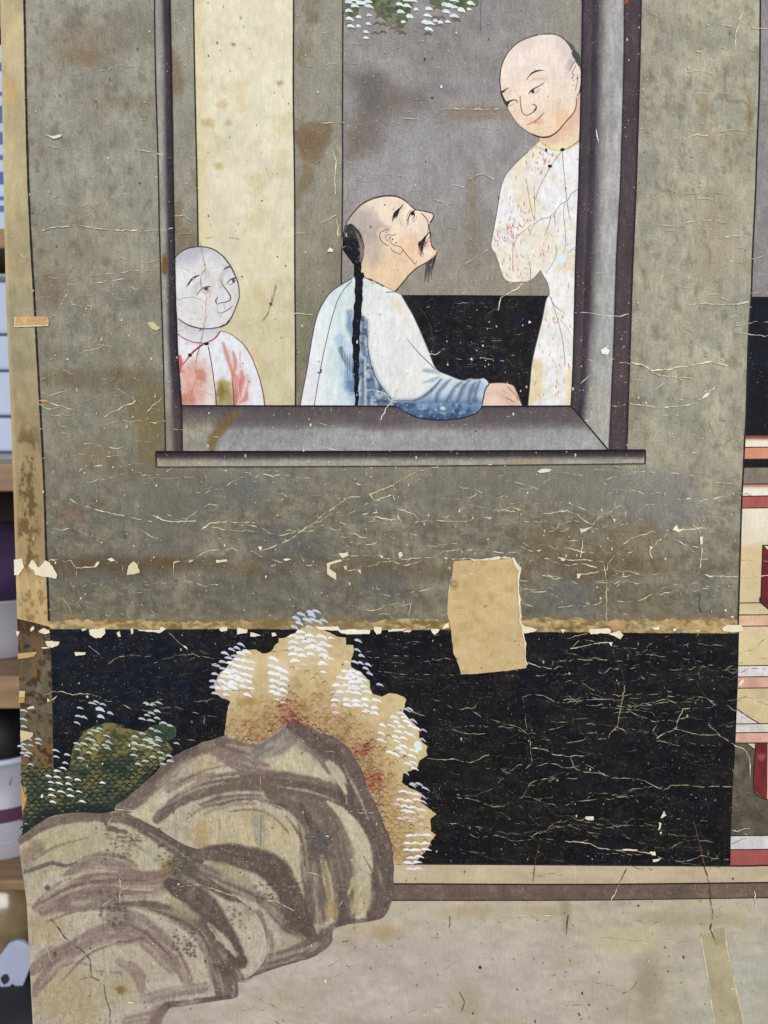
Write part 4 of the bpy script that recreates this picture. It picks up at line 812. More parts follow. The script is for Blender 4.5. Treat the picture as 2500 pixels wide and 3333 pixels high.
ribbons('mouth', [(P('I1', 665,945, 720,945, 780,915, 830,885, 868,842), [2, 2.6, 3, 3, 2], (112, 104, 104)), (P('I1', 660,850, 665,940), 1.6, (160, 154, 154)), (P('I1', 745,820, 755,870, 770,900), 2, (160, 154, 154))], 15, M_LINE, kid)
ROBEC = np.vstack([P('I1', 158,1216), spline(P('I1', 220,1262, 330,1312, 480,1332, 560,1312, 640,1262, 702,1178), 8), spline(P('I1', 800,1200, 900,1262, 1000,1352, 1080,1472, 1150,1622, 1210,1800, 1255,2000, 1272,2145), 8), P('I1', 195,2145, 170,1750, 158,1500)])
RD = (186, 110, 98)
def robec(k):
    k.c[:] = (216, 216, 220)
    k.poly(P('I1', 170,1690, 260,1590, 400,1530, 520,1620, 560,1850, 540,2145, 195,2145), (204, 146, 130), .8, 34, 10); k.poly(P('I1', 820,1600, 960,1640, 1060,1780, 1060,2060, 960,2145, 880,2145), (212, 172, 164), .6, 24, 8)
    k.tint(30, (186, 108, 92), .0); k.mix(inside(k.u, k.v, P('I1', 175,1700, 300,1620, 520,1700, 520,2145, 195,2145)) * sstep(fbm(k.u, k.v, 24, 34, seed=200), .48, .66) * .6, (184, 100, 84))
    k.poly(P('I1', 520,1640, 600,1700, 640,2145, 520,2145), (212, 198, 190), .8, 12)
    k.poly(P('I1', 640,1830, 740,1790, 840,1850, 880,2145, 660,2145), (150, 132, 72), .85, 12, 8); k.blob(*P('I1', 720,1960)[0], 16, 22, (112, 92, 40), .6)
    for q, w in (([740,1330, 775,1450, 820,1600, 870,1760], [10, 16, 14, 8]), ([870,1450, 895,1580, 880,1740], [9, 16, 8]), ([958,1430, 962,1560, 958,1650], [4, 5, 3]), ([975,1700, 990,1800, 960,1900, 940,2000], [12, 22, 18, 10]), ([1055,1740, 1062,1840, 1040,1930], [5, 7, 4]), ([1045,1960, 1030,2040, 960,2100], [10, 18, 8]), ([850,1700, 880,1850, 890,2000, 890,2145], [10, 14, 16, 14]), ([900,1760, 940,1840, 930,2000, 920,2100], [16, 24, 26, 12])):
        k.stroke(P('I1', *q), np.array(w, float) * 1.2, RD, .72, .9, 1.5)
    k.stroke(P('I1', 175,1500, 200,1580, 180,1700), [14, 16, 12], (176, 84, 76), .9, .6)
    k.stroke(P('I1', 240,1340, 300,1330, 420,1350), 10, (212, 180, 180), .5)
    k.mottle(16, 24, amp=.06, seed=203)
sheet('robe', ROBEC, 4, 14, M_SILK, kid, robec, (216, 216, 220))
ribbons('robe_line', [(P('I1', 158,1216, 220,1262, 330,1312, 480,1332, 560,1312, 640,1262, 700,1180), [3, 3, 3, 3.4, 4, 5, 5], (150, 82, 78)), (P('I1', 702,1178, 800,1200, 900,1262, 1000,1352, 1080,1472, 1150,1622, 1210,1800, 1255,2000, 1272,2140), [2, 2.4, 3, 3.4, 3.4, 3, 3.4, 4, 4], (136, 84, 80)), (P('I1', 490,1340, 420,1390, 350,1450, 290,1520, 220,1610), [6, 7, 7, 4, 3], (146, 72, 68)), (P('I1', 545,1370, 565,1460, 590,1600, 615,1780, 640,1960, 652,2140), [3, 3.4, 3, 3, 3.4, 4], (112, 56, 58)),
    (P('I1', 850,1780, 870,1950, 880,2140), [2, 3, 4], (120, 60, 58)), (P('I1', 950,1690, 930,1850, 945,2020, 920,2140), 2.4, (226, 190, 184))], 16, M_LINE, kid)
spots('button', [(*P('I1', 527,1342)[0], 8, 6, (30, 28, 32))], 17, M_LINE, kid, sides=9)
spots('button', [(*P('I1', 310,1490)[0], 7, 6, (30, 28, 32))], 17, M_LINE, kid, sides=9)

# ---- rocks
def rock_paint(strokes, sc=1.0):
    def f(k):
        k.mottle(120, 90, amp=.10, seed=210); k.mottle(30, amp=.08, seed=211); k.mottle(13, 16, amp=.08, seed=212)
        k.tint(60, (190, 176, 142), .5, .5, .68, seed=213)
        k.mix(sstep(k.v, 2880, 3120) * .75, (186, 173, 158))
        for s in strokes: s(k)
        k.mottle(10, amp=.08, seed=214); k.tint(9, (196, 182, 150), .25, .62, .75, seed=215)
    return f
BR, BD, BL_, GY, CRM = (106, 90, 82), (90, 76, 70), (126, 108, 100), (116, 108, 103), (190, 180, 153)
def st(w, c, a, *pts, soft=.45, rag=5, dry=.5, **kw):
    w = np.array(w, float) * 1.08 + 3 if len(w) > 2 else np.array([w[0], *w[1:]], float)
    w = np.interp(np.linspace(0, 1, len(pts) // 2), np.linspace(0, 1, len(w)), w)
    return lambda k: k.stroke(P('K', *pts), w, c, a, soft * .6, rag, dry)
def pl(c, a, f, r, *pts): return lambda k: k.poly(P('K', *pts), c, a, f, r)
def bb(x, y, rx, ry, c, a, so=.5, rg=.5): return lambda k: k.blob(*P('K', x, y)[0], rx / 1.3167, ry / 1.3167, c, a, so, rg)
def dots(lst, c=(74, 68, 60)):
    def f(k):
        for (x, y, n, rx, ry) in lst:
            r = random.Random(int(x * 7 + y))
            for i in range(n):
                p = P('K', x + r.uniform(-rx, rx), y + round(r.uniform(-ry, ry) / 14) * 14 + r.uniform(-4, 4))[0]
                k.blob(*p, r.uniform(3.5, 6.5), r.uniform(2.6, 4.2), c, .6, .5, 0)
    return f
OUT1 = P('K', 415,442, 470,388, 560,308, 640,232, 720,182, 800,150, 870,128, 905,118, 960,150, 1010,160, 1060,140, 1110,110, 1145,74, 1160,56, 1185,54, 1230,78, 1290,108, 1350,128, 1410,172, 1450,232, 1480,292, 1500,352, 1540,432, 1570,512, 1592,562, 1606,640, 1608,760, 1600,830, 1575,890, 1530,915, 1400,935, 1348,960, 1342,1010, 1280,1062, 1200,1092, 1100,1120, 1020,1150, 940,1180, 700,1100, 600,700, 500,600)
rock1 = sheet('painted_rock', rough(spline(OUT1, 8, True), 3, 16, 1), 4.2, 15, M_ROCK, panel, rock_paint([
    pl((188, 175, 145), .8, 26, 10, 1020,300, 1120,210, 1190,170, 1260,230, 1350,330, 1390,370, 1200,310),
    pl((182, 170, 140), .7, 22, 10, 700,480, 900,420, 1050,440, 1180,560, 1230,660, 1200,760, 1080,640, 800,600),
    bb(1040, 560, 160, 60, (192, 172, 128), .5), bb(1000, 470, 70, 40, (172, 146, 98), .35),
    st([46, 60, 56, 44, 34], BR, .92, 430,452, 520,375, 640,272, 760,190, 880,140, dry=.2),
    st([40, 30, 20], BD, .6, 560,318, 650,240, 760,180),
    st([20, 18, 12], CRM, .5, 600,330, 690,260, 790,210, dry=.5),
    st([30, 40, 60, 66, 70, 70, 66], BR, .95, 595,480, 690,400, 810,345, 950,318, 1080,320, 1220,338, 1400,385, dry=.15),
    st([24, 34, 44], BD, .6, 1100,325, 1250,350, 1390,392), st([26, 20, 10], BL_, .7, 640,350, 760,300, 900,290),
    st([8, 18, 26, 18], BR, .85, 780,420, 850,398, 940,386, 1040,386), st([8, 14, 8], BL_, .6, 800,460, 900,420, 1020,410),
    st([50, 70, 60, 30], BL_, .9, 850,180, 930,220, 1000,250, 1060,260), st([30, 50, 40], BR, .8, 860,150, 960,170, 1030,180),
    st([44, 74, 80, 40], GY, .9, 1030,200, 1100,160, 1160,110, 1190,80), st([40, 70, 60, 40], BR, .85, 1180,84, 1240,140, 1300,200, 1340,260), bb(1190, 120, 60, 40, (132, 120, 110), .7),
    st([50, 80, 100, 110, 120, 120, 110, 90, 70, 60], BD, .95, 1180,74, 1300,140, 1390,200, 1430,290, 1460,390, 1510,490, 1550,590, 1568,700, 1560,810, 1530,890, dry=.1, rag=4),
    st([60, 90, 110, 130, 130, 110, 90, 70], BR, .92, 1090,360, 1180,390, 1270,450, 1330,540, 1350,640, 1370,740, 1390,830, 1400,910, dry=.2),
    st([30, 60, 80, 90, 80, 60], BR, .85, 1200,430, 1240,520, 1260,610, 1265,700, 1280,800, 1290,890), bb(1290, 600, 50, 70, (92, 86, 82), .75), st([8, 22, 10], (74, 66, 62), .9, 1210,410, 1235,460, 1260,520),
    st([4, 26, 46, 54, 44, 14], CRM, .97, 1325,405, 1380,448, 1430,510, 1465,580, 1490,640, 1510,700, dry=.1, rag=3),
    st([20, 30, 10], CRM, .9, 1330,240, 1375,300, 1402,365, dry=.1, rag=3), st([4, 14, 8], CRM, .9, 1350,240, 1385,285, 1400,330),
    st([10, 24, 26, 10], (176, 162, 126), .9, 1300,640, 1320,720, 1335,800, 1340,880), st([8, 20, 8], (172, 160, 124), .9, 1415,800, 1440,740, 1450,850), pl((176, 162, 130), .85, 8, 4, 1420,890, 1440,800, 1490,780, 1530,800, 1510,870), bb(1345, 880, 26, 30, (182, 152, 96), .6), pl((170, 158, 124), .8, 6, 3, 1545,700, 1560,740, 1560,770, 1548,750),
    st([20, 34, 30], BR, .9, 1240,760, 1250,840, 1250,920), st([16, 40, 36], BD, .8, 1385,780, 1400,850, 1395,920), st([40, 60, 60], BR, .85, 1540,780, 1545,850, 1530,910), st([20, 30, 24, 12], BD, .85, 1350,935, 1430,928, 1500,922, 1570,900),
    st([40, 70, 80, 86, 80, 60, 34], BD, .96, 790,628, 880,630, 980,650, 1070,680, 1140,760, 1200,870, 1260,985, dry=.1, rag=4), st([40, 70, 60], BD, .8, 1040,650, 1110,690, 1160,770), bb(1190, 930, 60, 50, BD, .8),
    st([60, 56, 40, 30], BR, .85, 760,700, 860,740, 950,780, 1040,820), st([30, 60, 70, 50], BD, .85, 1040,830, 1100,860, 1150,910, 1220,970),
    pl((158, 146, 118), .85, 10, 5, 810,660, 900,670, 980,710, 1010,780, 900,730), pl((164, 152, 128), .8, 10, 6, 900,850, 980,850, 1060,920, 1100,1010, 1020,1100, 900,960),
    st([34, 44, 40], BL_, .85, 1025,890, 1040,980, 1030,1090), st([10, 18, 10], BL_, .8, 1085,960, 1092,1020, 1080,1080), pl((166, 154, 130), .8, 8, 4, 1100,1050, 1130,960, 1210,1000, 1180,1050),
    st([40, 60, 70, 80, 60], BR, .9, 960,1130, 1050,1110, 1160,1080, 1260,1040, 1330,990), st([20, 24, 20, 14], BD, .8, 960,1165, 1080,1128, 1200,1095, 1290,1060), bb(1320, 985, 44, 36, BR, .9),
    st([3, 7, 8, 3], BD, 0.75, 620, 440, 720, 370, 840, 330, rag=2), st([3, 7, 8, 3], BD, 0.7, 850, 422, 950, 396, 1040, 402, 1130, 440, rag=2), st([3, 7, 8, 3], BD, 0.7, 1060, 402, 1150, 432, 1220, 500, rag=2), st([3, 7, 8, 3], BD, 0.7, 1150, 470, 1210, 560, 1230, 680, rag=2), st([3, 7, 8, 3], BD, 0.75, 1400, 330, 1450, 430, 1490, 540, rag=2), st([3, 7, 8, 3], BD, 0.7, 1480, 640, 1530, 740, 1540, 860, rag=2), st([3, 7, 8, 3], CRM, 0.7, 690, 372, 800, 318, 940, 296, rag=2), st([3, 7, 8, 3], CRM, 0.6, 640, 420, 740, 360, 880, 322, rag=2), st([3, 7, 8, 3], CRM, 0.6, 1120, 340, 1240, 360, 1360, 400, rag=2), st([3, 7, 8, 3], BR, 0.7, 680, 330, 800, 270, 900, 250, rag=2), st([3, 7, 8, 3], BR, 0.6, 900, 450, 1000, 440, 1090, 470, 1160, 540, rag=2), st([3, 7, 8, 3], CRM, 0.55, 1390, 250, 1450, 360, 1500, 480, rag=2), st([3, 7, 8, 3], BD, 0.6, 980, 680, 1060, 720, 1120, 800, 1180, 900, rag=2), st([3, 7, 8, 3], BR, 0.7, 720, 480, 800, 430, 900, 410, rag=2),
    bb(785, 545, 44, 62, (166, 138, 88), .55, .45, .4), bb(800, 245, 46, 44, (164, 142, 96), .4), st([8, 8], (168, 134, 84), .7, 862,480, 862,520),
    pl((150, 146, 136), .7, 8, 4, 1010,470, 1040,450, 1062,480, 1064,560, 1046,595, 1018,590, 1005,530),
    st([6, 6], (82, 74, 70), .8, 1110,760, 1240,752, dry=0), dots([(1290, 590, 26, 60, 70), (1050, 790, 20, 40, 40)], (74, 66, 62)),
]), (178, 167, 146))
OUT2 = P('K', -2,566, 50,528, 100,492, 140,470, 200,458, 270,452, 360,456, 415,446, 470,458, 520,480, 600,522, 680,572, 740,600, 800,612, 790,660, 770,700, 900,770, 980,830, 1060,900, 1100,1000, 1070,1090, 1010,1140, 945,1180, 935,1240, 870,1256, 700,1282, 640,1300, 600,1420, 100,1500, 70,1500)
LK = np.stack([(LEFT[:, 0] - 60) * 1.3167, (LEFT[:, 1] - 2300) * 1.3167], 1)
rock2 = sheet('painted_rock', np.vstack([spline(P('K', -2,566, 50,528, 100,492, 140,470, 200,458, 270,452, 360,456, 415,446, 470,458, 520,480, 600,522, 680,572, 740,600, 800,614), 8), P('K', 800,660, 770,700), spline(P('K', 900,790, 980,850, 1030,900, 1060,980, 1060,1070, 1010,1140, 945,1180, 940,1240, 870,1256, 700,1282, 640,1300, 590,1420, 560,1560), 8), P('K', 100,1560), LEFT[::-1][(LEFT[::-1][:, 1] < 3480) & (LEFT[::-1][:, 1] > 2740)]]), 4.2, 16, M_ROCK, panel, rock_paint([
    pl((170, 161, 130), .8, 24, 10, 60,600, 180,510, 400,520, 560,600, 660,700, 520,660, 340,640, 200,690, 80,760), bb(500, 600, 130, 60, (172, 166, 140), .6), bb(680, 660, 60, 50, (140, 126, 82), .4),
    pl((178, 166, 142), .8, 20, 8, 300,1050, 420,990, 540,1030, 620,1120, 560,1180, 420,1090), pl((178, 164, 140), .7, 20, 8, 640,960, 760,990, 820,1080, 850,1190, 720,1200, 650,1050), bb(200, 1250, 160, 120, (166, 148, 108), .6), bb(440, 1200, 80, 70, (160, 146, 108), .5), bb(120, 950, 90, 60, (168, 148, 112), .6),
    st([24, 30, 32, 32, 40, 52, 62, 66, 56], BR, .92, -2,580, 100,512, 230,474, 370,470, 470,478, 560,520, 650,572, 720,612, 790,640, dry=.15), st([24, 40, 44], BD, .6, 480,490, 600,545, 740,620),
    st([10, 40, 56, 50, 30], BL_, .85, 200,720, 260,685, 340,660, 430,662, 500,690), st([30, 60, 86, 90, 90, 80, 60], (126, 106, 98), .9, 80,860, 170,800, 280,760, 400,752, 500,760, 590,755, 660,735), st([6, 8, 6], CRM, .8, 190,740, 300,705, 420,705), st([4, 8, 4], CRM, .7, 250,780, 340,748, 440,742), bb(640, 700, 40, 40, (120, 88, 46), .45),
    st([30, 56, 60, 44], BL_, .85, 110,880, 220,840, 340,830, 460,850), st([20, 30, 20], BL_, .6, 20,700, 40,640, 100,610), bb(80, 600, 34, 30, (136, 116, 96), .7), bb(40, 640, 30, 40, (140, 122, 102), .6),
    st([40, 80, 90, 80, 70, 44], BD, .95, 650,760, 720,800, 790,850, 850,930, 900,1010, 955,1090, dry=.1, rag=4), st([40, 60, 50, 30], BD, .85, 720,690, 800,730, 900,790, 990,830), bb(720, 680, 70, 60, (92, 84, 74), .75),
    st([14, 34, 50, 60, 64, 60, 54, 40], BR, .92, 440,845, 540,852, 640,878, 730,920, 800,980, 835,1060, 850,1130, 870,1220), st([4, 10, 4], CRM, .85, 470,862, 560,880, 640,905), st([6, 26, 10], CRM, .9, 815,925, 870,990, 935,1060),
    pl((158, 150, 122), .85, 10, 6, 630,800, 700,830, 780,900, 740,910, 660,870), st([40, 50, 54, 50, 40], (130, 110, 102), .8, 460,880, 540,930, 620,1000, 680,1080, 720,1160),
    st([30, 40, 54, 60, 60, 60, 56, 50], (134, 114, 106), .85, 70,1220, 140,1130, 230,1045, 330,985, 430,965, 530,985, 600,1040, 660,1110), st([30, 60, 50], (130, 110, 100), .8, 60,1130, 120,1080, 200,1040), st([8, 12, 6], (118, 106, 100), .9, 425,1012, 480,1004, 540,990),
    st([20, 40, 40, 26], (140, 120, 110), .75, 430,1090, 490,1120, 520,1160, 530,1210), st([8, 10, 6], BL_, .6, 190,1110, 250,1092, 320,1108), st([6, 8], BL_, .6, 340,1130, 440,1140), bb(430, 910, 70, 40, (100, 90, 80), .5),
    st([30, 60, 70, 60], BR, .9, 850,1110, 900,1130, 925,1180, 920,1240), st([20, 26, 30, 34, 50], BD, .88, 900,1246, 800,1262, 700,1278, 630,1290, 590,1370), st([30, 40, 30], (132, 112, 106), .7, 540,1250, 660,1225, 800,1200), bb(900, 1110, 50, 40, BD, .8), bb(600, 1330, 40, 60, (128, 110, 100), .7), st([40, 60], (136, 118, 108), .7, 470,1350, 590,1330),
    st([6, 12, 12, 10, 4], (104, 96, 88), .95, 20,712, 80,690, 150,668, 200,682, 252,666, dry=0, rag=1), st([8, 12, 10], (98, 88, 80), .9, 362,470, 392,518, 462,536, dry=0, rag=1),
    st([3, 7, 8, 3], BD, 0.7, 100, 840, 230, 770, 400, 742, 560, 748, rag=2), st([3, 7, 8, 3], BR, 0.7, 120, 920, 260, 872, 420, 870, rag=2), st([3, 7, 8, 3], BD, 0.65, 460, 922, 560, 980, 660, 1080, rag=2), st([3, 7, 8, 3], BD, 0.7, 560, 864, 680, 902, 780, 970, 830, 1080, rag=2), st([3, 7, 8, 3], BR, 0.65, 180, 1180, 300, 1062, 440, 1002, rag=2), st([3, 7, 8, 3], BD, 0.7, 700, 820, 800, 900, 880, 1020, rag=2), st([3, 7, 8, 3], CRM, 0.6, 130, 800, 260, 720, 400, 690, rag=2), st([3, 7, 8, 3], CRM, 0.6, 480, 780, 600, 790, 700, 840, rag=2), st([3, 7, 8, 3], CRM, 0.5, 600, 1000, 680, 1060, 720, 1150, rag=2), st([3, 7, 8, 3], BR, 0.6, 60, 660, 160, 600, 300, 560, rag=2), st([3, 7, 8, 3], BR, 0.6, 380, 560, 500, 590, 600, 660, rag=2), st([3, 7, 8, 3], CRM, 0.5, 560, 540, 660, 600, 740, 660, rag=2),
    pl((150, 140, 124), .95, 4, 3, 968,850, 1000,820, 1036,838, 1048,880, 1000,896, 970,888), bb(440, 1212, 22, 18, (120, 92, 50), .8), bb(158, 1060, 9, 11, (108, 80, 50), .9, .3, .1), bb(126, 775, 12, 13, (84, 82, 84), .95, .3, .2),
    dots([(440, 585, 44, 70, 70), (700, 690, 40, 40, 70), (400, 830, 26, 50, 40), (410, 905, 26, 60, 40), (710, 1010, 60, 52, 64), (640, 640, 20, 40, 60), (930, 900, 14, 30, 40), (500, 560, 12, 30, 16)]),
    bb(740, 800, 20, 20, (150, 130, 110), .4), st([10, 6], (196, 186, 158), .8, 520,690, 560,660), bb(560, 640, 26, 40, (176, 172, 156), .5),
]), (178, 167, 146))

# ---- shrubs: foliage sheet, scale marks, white leaf dabs
def arc(k, x, y, l, h, ang=0.0, w=6, c=(226, 226, 230), hook=0.0):
    s = CR[k][2]; o = P(k, x, y)[0]
    ca, sa = math.cos(ang), math.sin(ang)
    pts = [(-.5, .32), (-.22, -.25), (.12, -.22), (.5, .42 + hook)]
    h = h * .5; w = w * 1.2; l = l * 1.06
    q = np.array([(o[0] + (px * l * ca - py * h * sa) / s, o[1] + (px * l * sa + py * h * ca) / s) for px, py in pts])
    return (q, [w * .6, w * 1.15, w * .85, w * .15], c, {'step': 3, 'tone': .08, 'vary': .2})
def dabs(parent, lst, layer, n0=0):
    for i, (k, x, y, l, h, ang, w, c) in enumerate(lst):
        ribbons('leaf_dab', [arc(k, x, y, l, h, ang, w, c)], layer + (i % 40) * .05, M_WHITE, parent)
WH, WB, WG, WF = (228, 228, 232), (186, 190, 204), (182, 192, 182), (206, 194, 176)
def D_(k, w, c, ang, l, h, *xy):
    return [(k, xy[i] + random.uniform(-2, 2), xy[i + 1], l * random.uniform(.85, 1.15), h * random.uniform(.85, 1.2), ang + random.uniform(-.1, .1), w * random.uniform(.85, 1.15), c) for i in range(0, len(xy), 2)]

TAN = np.vstack([P('L', 300,1760, 330,1480, 350,1400, 372,1340, 330,1310, 250,1285, 190,1230, 150,1130, 200,1020, 230,960, 330,870, 400,790, 450,720, 520,660, 640,640, 720,640, 800,685, 870,690, 935,655, 965,595, 1015,545, 1030,482, 1090,480, 1180,445, 1270,400, 1340,345, 1420,335, 1540,330), P('M', 160,30, 238,40, 235,104, 300,110, 310,150, 300,210, 278,262, 290,310, 350,340, 400,380, 450,430, 455,490, 480,545, 560,575, 620,545, 690,540, 755,575, 780,600, 765,660, 750,720, 830,790, 890,870, 895,950, 970,1020, 955,1060, 970,1105, 900,1150, 880,1210, 830,1235, 750,1262, 742,1340, 800,1390, 920,1440, 912,1520, 960,1560, 1050,1632, 1000,1670, 1000,1780, 1052,1812, 1002,1860, 980,1930, 900,2020, 830,2082, 600,2084, 560,1900, 300,1500, 0,1200, -300,1100, -700,1150, -900,1300, -950,1240)])
def tan_paint(k):
    k.mottle(90, amp=.08, seed=230); k.mottle(24, amp=.07, seed=231)
    k.tint(80, (180, 157, 112), .35, .52, .7, seed=232); k.tint(26, (210, 192, 148), .35, .55, .7, seed=237)
    # darker scaly lower part, next to the rocks
    d, _ = seg_dist(k.u, k.v, P('K', 800,150, 1010,160, 1160,60, 1350,130, 1480,292, 1570,512, 1606,760))
    m = 1 - sstep(d + (fbm(k.u, k.v, 60, seed=233) - .5) * 60, 30, 150)
    k.mix(m * .55, (162, 132, 94)); k.tint(14, (134, 98, 60), .0)
    k.mix(m * sstep(fbm(k.u, k.v, 12, 9, seed=234), .5, .66) * .55, (120, 84, 52))
    k.mix(sstep(fbm(k.u, k.v, 16, seed=236), .56, .7) * .25 * (k.v > 2200), (146, 112, 66))
    k.blob(*P('L', 610,1340)[0], 30, 12, (150, 118, 62), .6); k.blob(*P('L', 1150,1500)[0], 26, 40, (156, 100, 82), .45); k.blob(*P('M', 380,1040)[0], 30, 22, (160, 98, 78), .4); k.blob(*P('M', 480,1330)[0], 34, 30, (156, 92, 72), .4)
    k.poly(P('L', 150,1080, 420,760, 720,760, 680,1180, 260,1260), (214, 204, 176), .5, 14); k.poly(P('M', 200,330, 360,340, 460,480, 450,660, 160,660, 140,480), (214, 204, 178), .5, 16); k.poly(P('M', 640,740, 840,780, 900,940, 900,1060, 620,1090, 560,900), (210, 198, 166), .4, 16); k.poly(P('L', 1180,420, 1640,420, 1660,740, 1180,760), (212, 202, 172), .45, 16); k.poly(P('L', 860,720, 1160,760, 1160,1340, 900,1200), (212, 202, 174), .45, 14)
    k.mix(.25 * (k.u > 1250) * (k.v > 2250), (202, 180, 126))
shrub = sheet('painted_shrub', rough(TAN, 3.5, 12, 3), 6, 11, M_SILK, panel, tan_paint, (195, 174, 130), 'tan flowering shrub with white petals beside the rocks')
sc = []
POLY_S = TAN
pr = lambda x, y: inside(np.array([x]), np.array([y]), POLY_S)[0]
dline = P('K', 800,150, 1010,160, 1160,60, 1350,130, 1480,292, 1570,512, 1606,760)
yy = 2160.0; row = 0
while yy < 2810:
    xx = 730 + (row % 2) * 11
    while xx < 1420:
        x = xx + random.uniform(-4, 4); y = yy + random.uniform(-3, 3)
        if pr(x, y):
            d = seg_dist(np.array([x]), np.array([y]), dline)[0][0]
            if random.random() < math.exp(-(d / 95) ** 2) * .95:
                red = min(np.hypot(x - 935, y - 2320), np.hypot(x - 1180, y - 2440), np.hypot(x - 1215, y - 2545)) < 46
                c = random.choice([(138, 70, 58), (120, 62, 50)]) if red and random.random() < .8 else ((92, 58, 44) if d < 16 and random.random() < .6 else random.choice([(146, 112, 70), (138, 102, 64), (158, 126, 82)]))
                sc.append((np.array([(x - 10, y + 4), (x - 4, y - 4), (x + 4, y - 4), (x + 10, y + 5)]), [1.2, random.uniform(2, 4), random.uniform(2, 4), 1], c, {'step': 4}))
        xx += 21
    yy += 12.5; row += 1
ribbons('leaf_scale', sc, 12, M_LINE, shrub, kind='stuff')
RDs = []
for i in range(46):
    for (cx, cy, rx, ry) in ((935, 2320, 26, 40), (970, 2350, 40, 18), (1180, 2445, 34, 22), (1215, 2540, 32, 26)):
        if random.random() < .26:
            x = cx + random.gauss(0, rx * .6); y = cy + random.gauss(0, ry * .6)
            RDs.append((np.array([(x - 7, y + 4), (x, y - 3), (x + 7, y + 4)]), [1.5, 4.2, 1.2], random.choice([(132, 58, 52), (146, 78, 68), (110, 52, 46)]), {'step': 4}))
ribbons('red_mark', RDs, 17, M_LINE, shrub, kind='stuff')
dl = D_('L', 6, WB, .35, 110, 42, 525,575, 470,620, 400,640, 310,690) + D_('L', 6, WB, .25, 120, 42, 365,755, 280,805, 195,855, 290,900, 175,970, 165,1070, 160,1150, 190,1235, 440,725) \
   + D_('L', 8, WH, .3, 130, 46, 520,690, 600,670, 500,780, 580,790, 400,830, 440,850, 530,880, 600,890, 360,930, 440,930, 520,960, 600,985, 300,1000, 380,1010, 270,1070, 350,1110, 420,1090, 500,1050, 590,1060, 240,1160, 310,1165, 560,1140, 610,1250, 420,1150, 470,1000, 330,950) + D_('L', 6, WH, .15, 80, 30, 665,805, 665,900, 650,995, 640,1070, 660,1160, 370,1190, 320,1245) \
   + D_('L', 8, WH, .3, 130, 60, 960,765, 950,870, 1040,900, 950,965, 1030,980, 1100,930, 960,1065, 1030,1080, 1110,1030, 970,1145, 1090,1110, 1090,1190, 960,1220, 1020,1240) + D_('L', 6, WF, .2, 90, 40, 1100,800, 1010,1310, 1100,1260, 1090,1350) \
   + D_('L', 8, WH, .05, 130, 66, 1230,455, 1330,400, 1330,480, 1450,450, 1230,540, 1400,530, 1480,520, 1230,615, 1310,640, 1440,615, 1500,600, 1230,700, 1350,720, 1460,700, 1600,460, 1620,570, 1600,640, 1640,720, 1620,830, 1250,790) + D_('L', 6, WF, .1, 90, 40, 1370,840, 1480,825, 1300,900, 1640,940) \
   + D_('L', 8, WB, .35, 120, 44, 1340,165, 1460,140, 1540,125, 1270,220, 1420,245, 1500,240, 1570,270, 1310,285, 1250,340, 1450,340, 1640,250, 1480,180)
dl += D_('M', 7, WH, .45, 80, 40, 40,40, 50,100, 40,160, 40,220, 35,270) + D_('M', 5, WH, .2, 56, 24, 110,45, 95,115, 110,230, 250,262, 40,350) + D_('M', 6, WB, .35, 66, 26, 350,70, 345,155, 320,262, 375,270, 440,285, 420,320, 455,365, 545,465, 380,205) \
   + D_('M', 8, WH, .12, 78, 36, 240,345, 300,345, 360,365, 190,400, 260,410, 330,400, 390,420, 300,440, 360,440, 160,470, 250,470, 320,480, 400,480, 190,530, 270,530, 340,540, 430,530, 150,605, 250,600, 330,610, 420,600, 515,605, 260,650, 340,650, 410,650, 500,672, 430,705, 500,722, 300,500, 280,375, 345,500) + D_('M', 6, (212, 192, 196), .1, 60, 28, 130,650, 150,715, 160,560, 130,535) \
   + D_('M', 6, WH, .35, 80, 36, 740,725, 680,760, 770,760, 700,805, 790,800, 570,830, 650,835, 740,845, 830,840, 880,860, 720,890, 790,900, 690,935, 760,945, 830,920, 700,975, 560,905, 560,965, 640,1075, 720,1040, 760,1020, 690,1095, 760,1080, 850,1060, 840,1110, 800,1180, 850,1170, 860,1220) + D_('M', 5, WB, .5, 70, 26, 850,790, 940,875, 930,960, 820,690, 780,690, 780,1260, 840,1370, 900,1360, 960,1400, 850,1360, 930,1470, 940,1520) \
   + D_('M', 6, WH, .15, 86, 40, 760,1425, 820,1440, 880,1450, 740,1500, 810,1510, 880,1500, 770,1560, 850,1570, 920,1590, 820,1610, 780,1600) + D_('M', 5, (214, 196, 200), .15, 66, 28, 735,1670, 790,1660, 850,1670, 830,1690, 920,1650, 920,1720, 700,1540) + D_('M', 6, WH, .06, 84, 26, 820,1820, 890,1815, 970,1815, 800,1890, 880,1890, 960,1890, 800,1950, 870,1950, 960,1945, 830,2020, 900,2010, 800,2065, 880,2060, 820,2120, 890,2115)
dabs(shrub, dl, 18)
spots('pale_spot', [(*P('M', 888,1014)[0], 13, 18, (216, 226, 226))], 19, M_WHITE, shrub, sides=14)

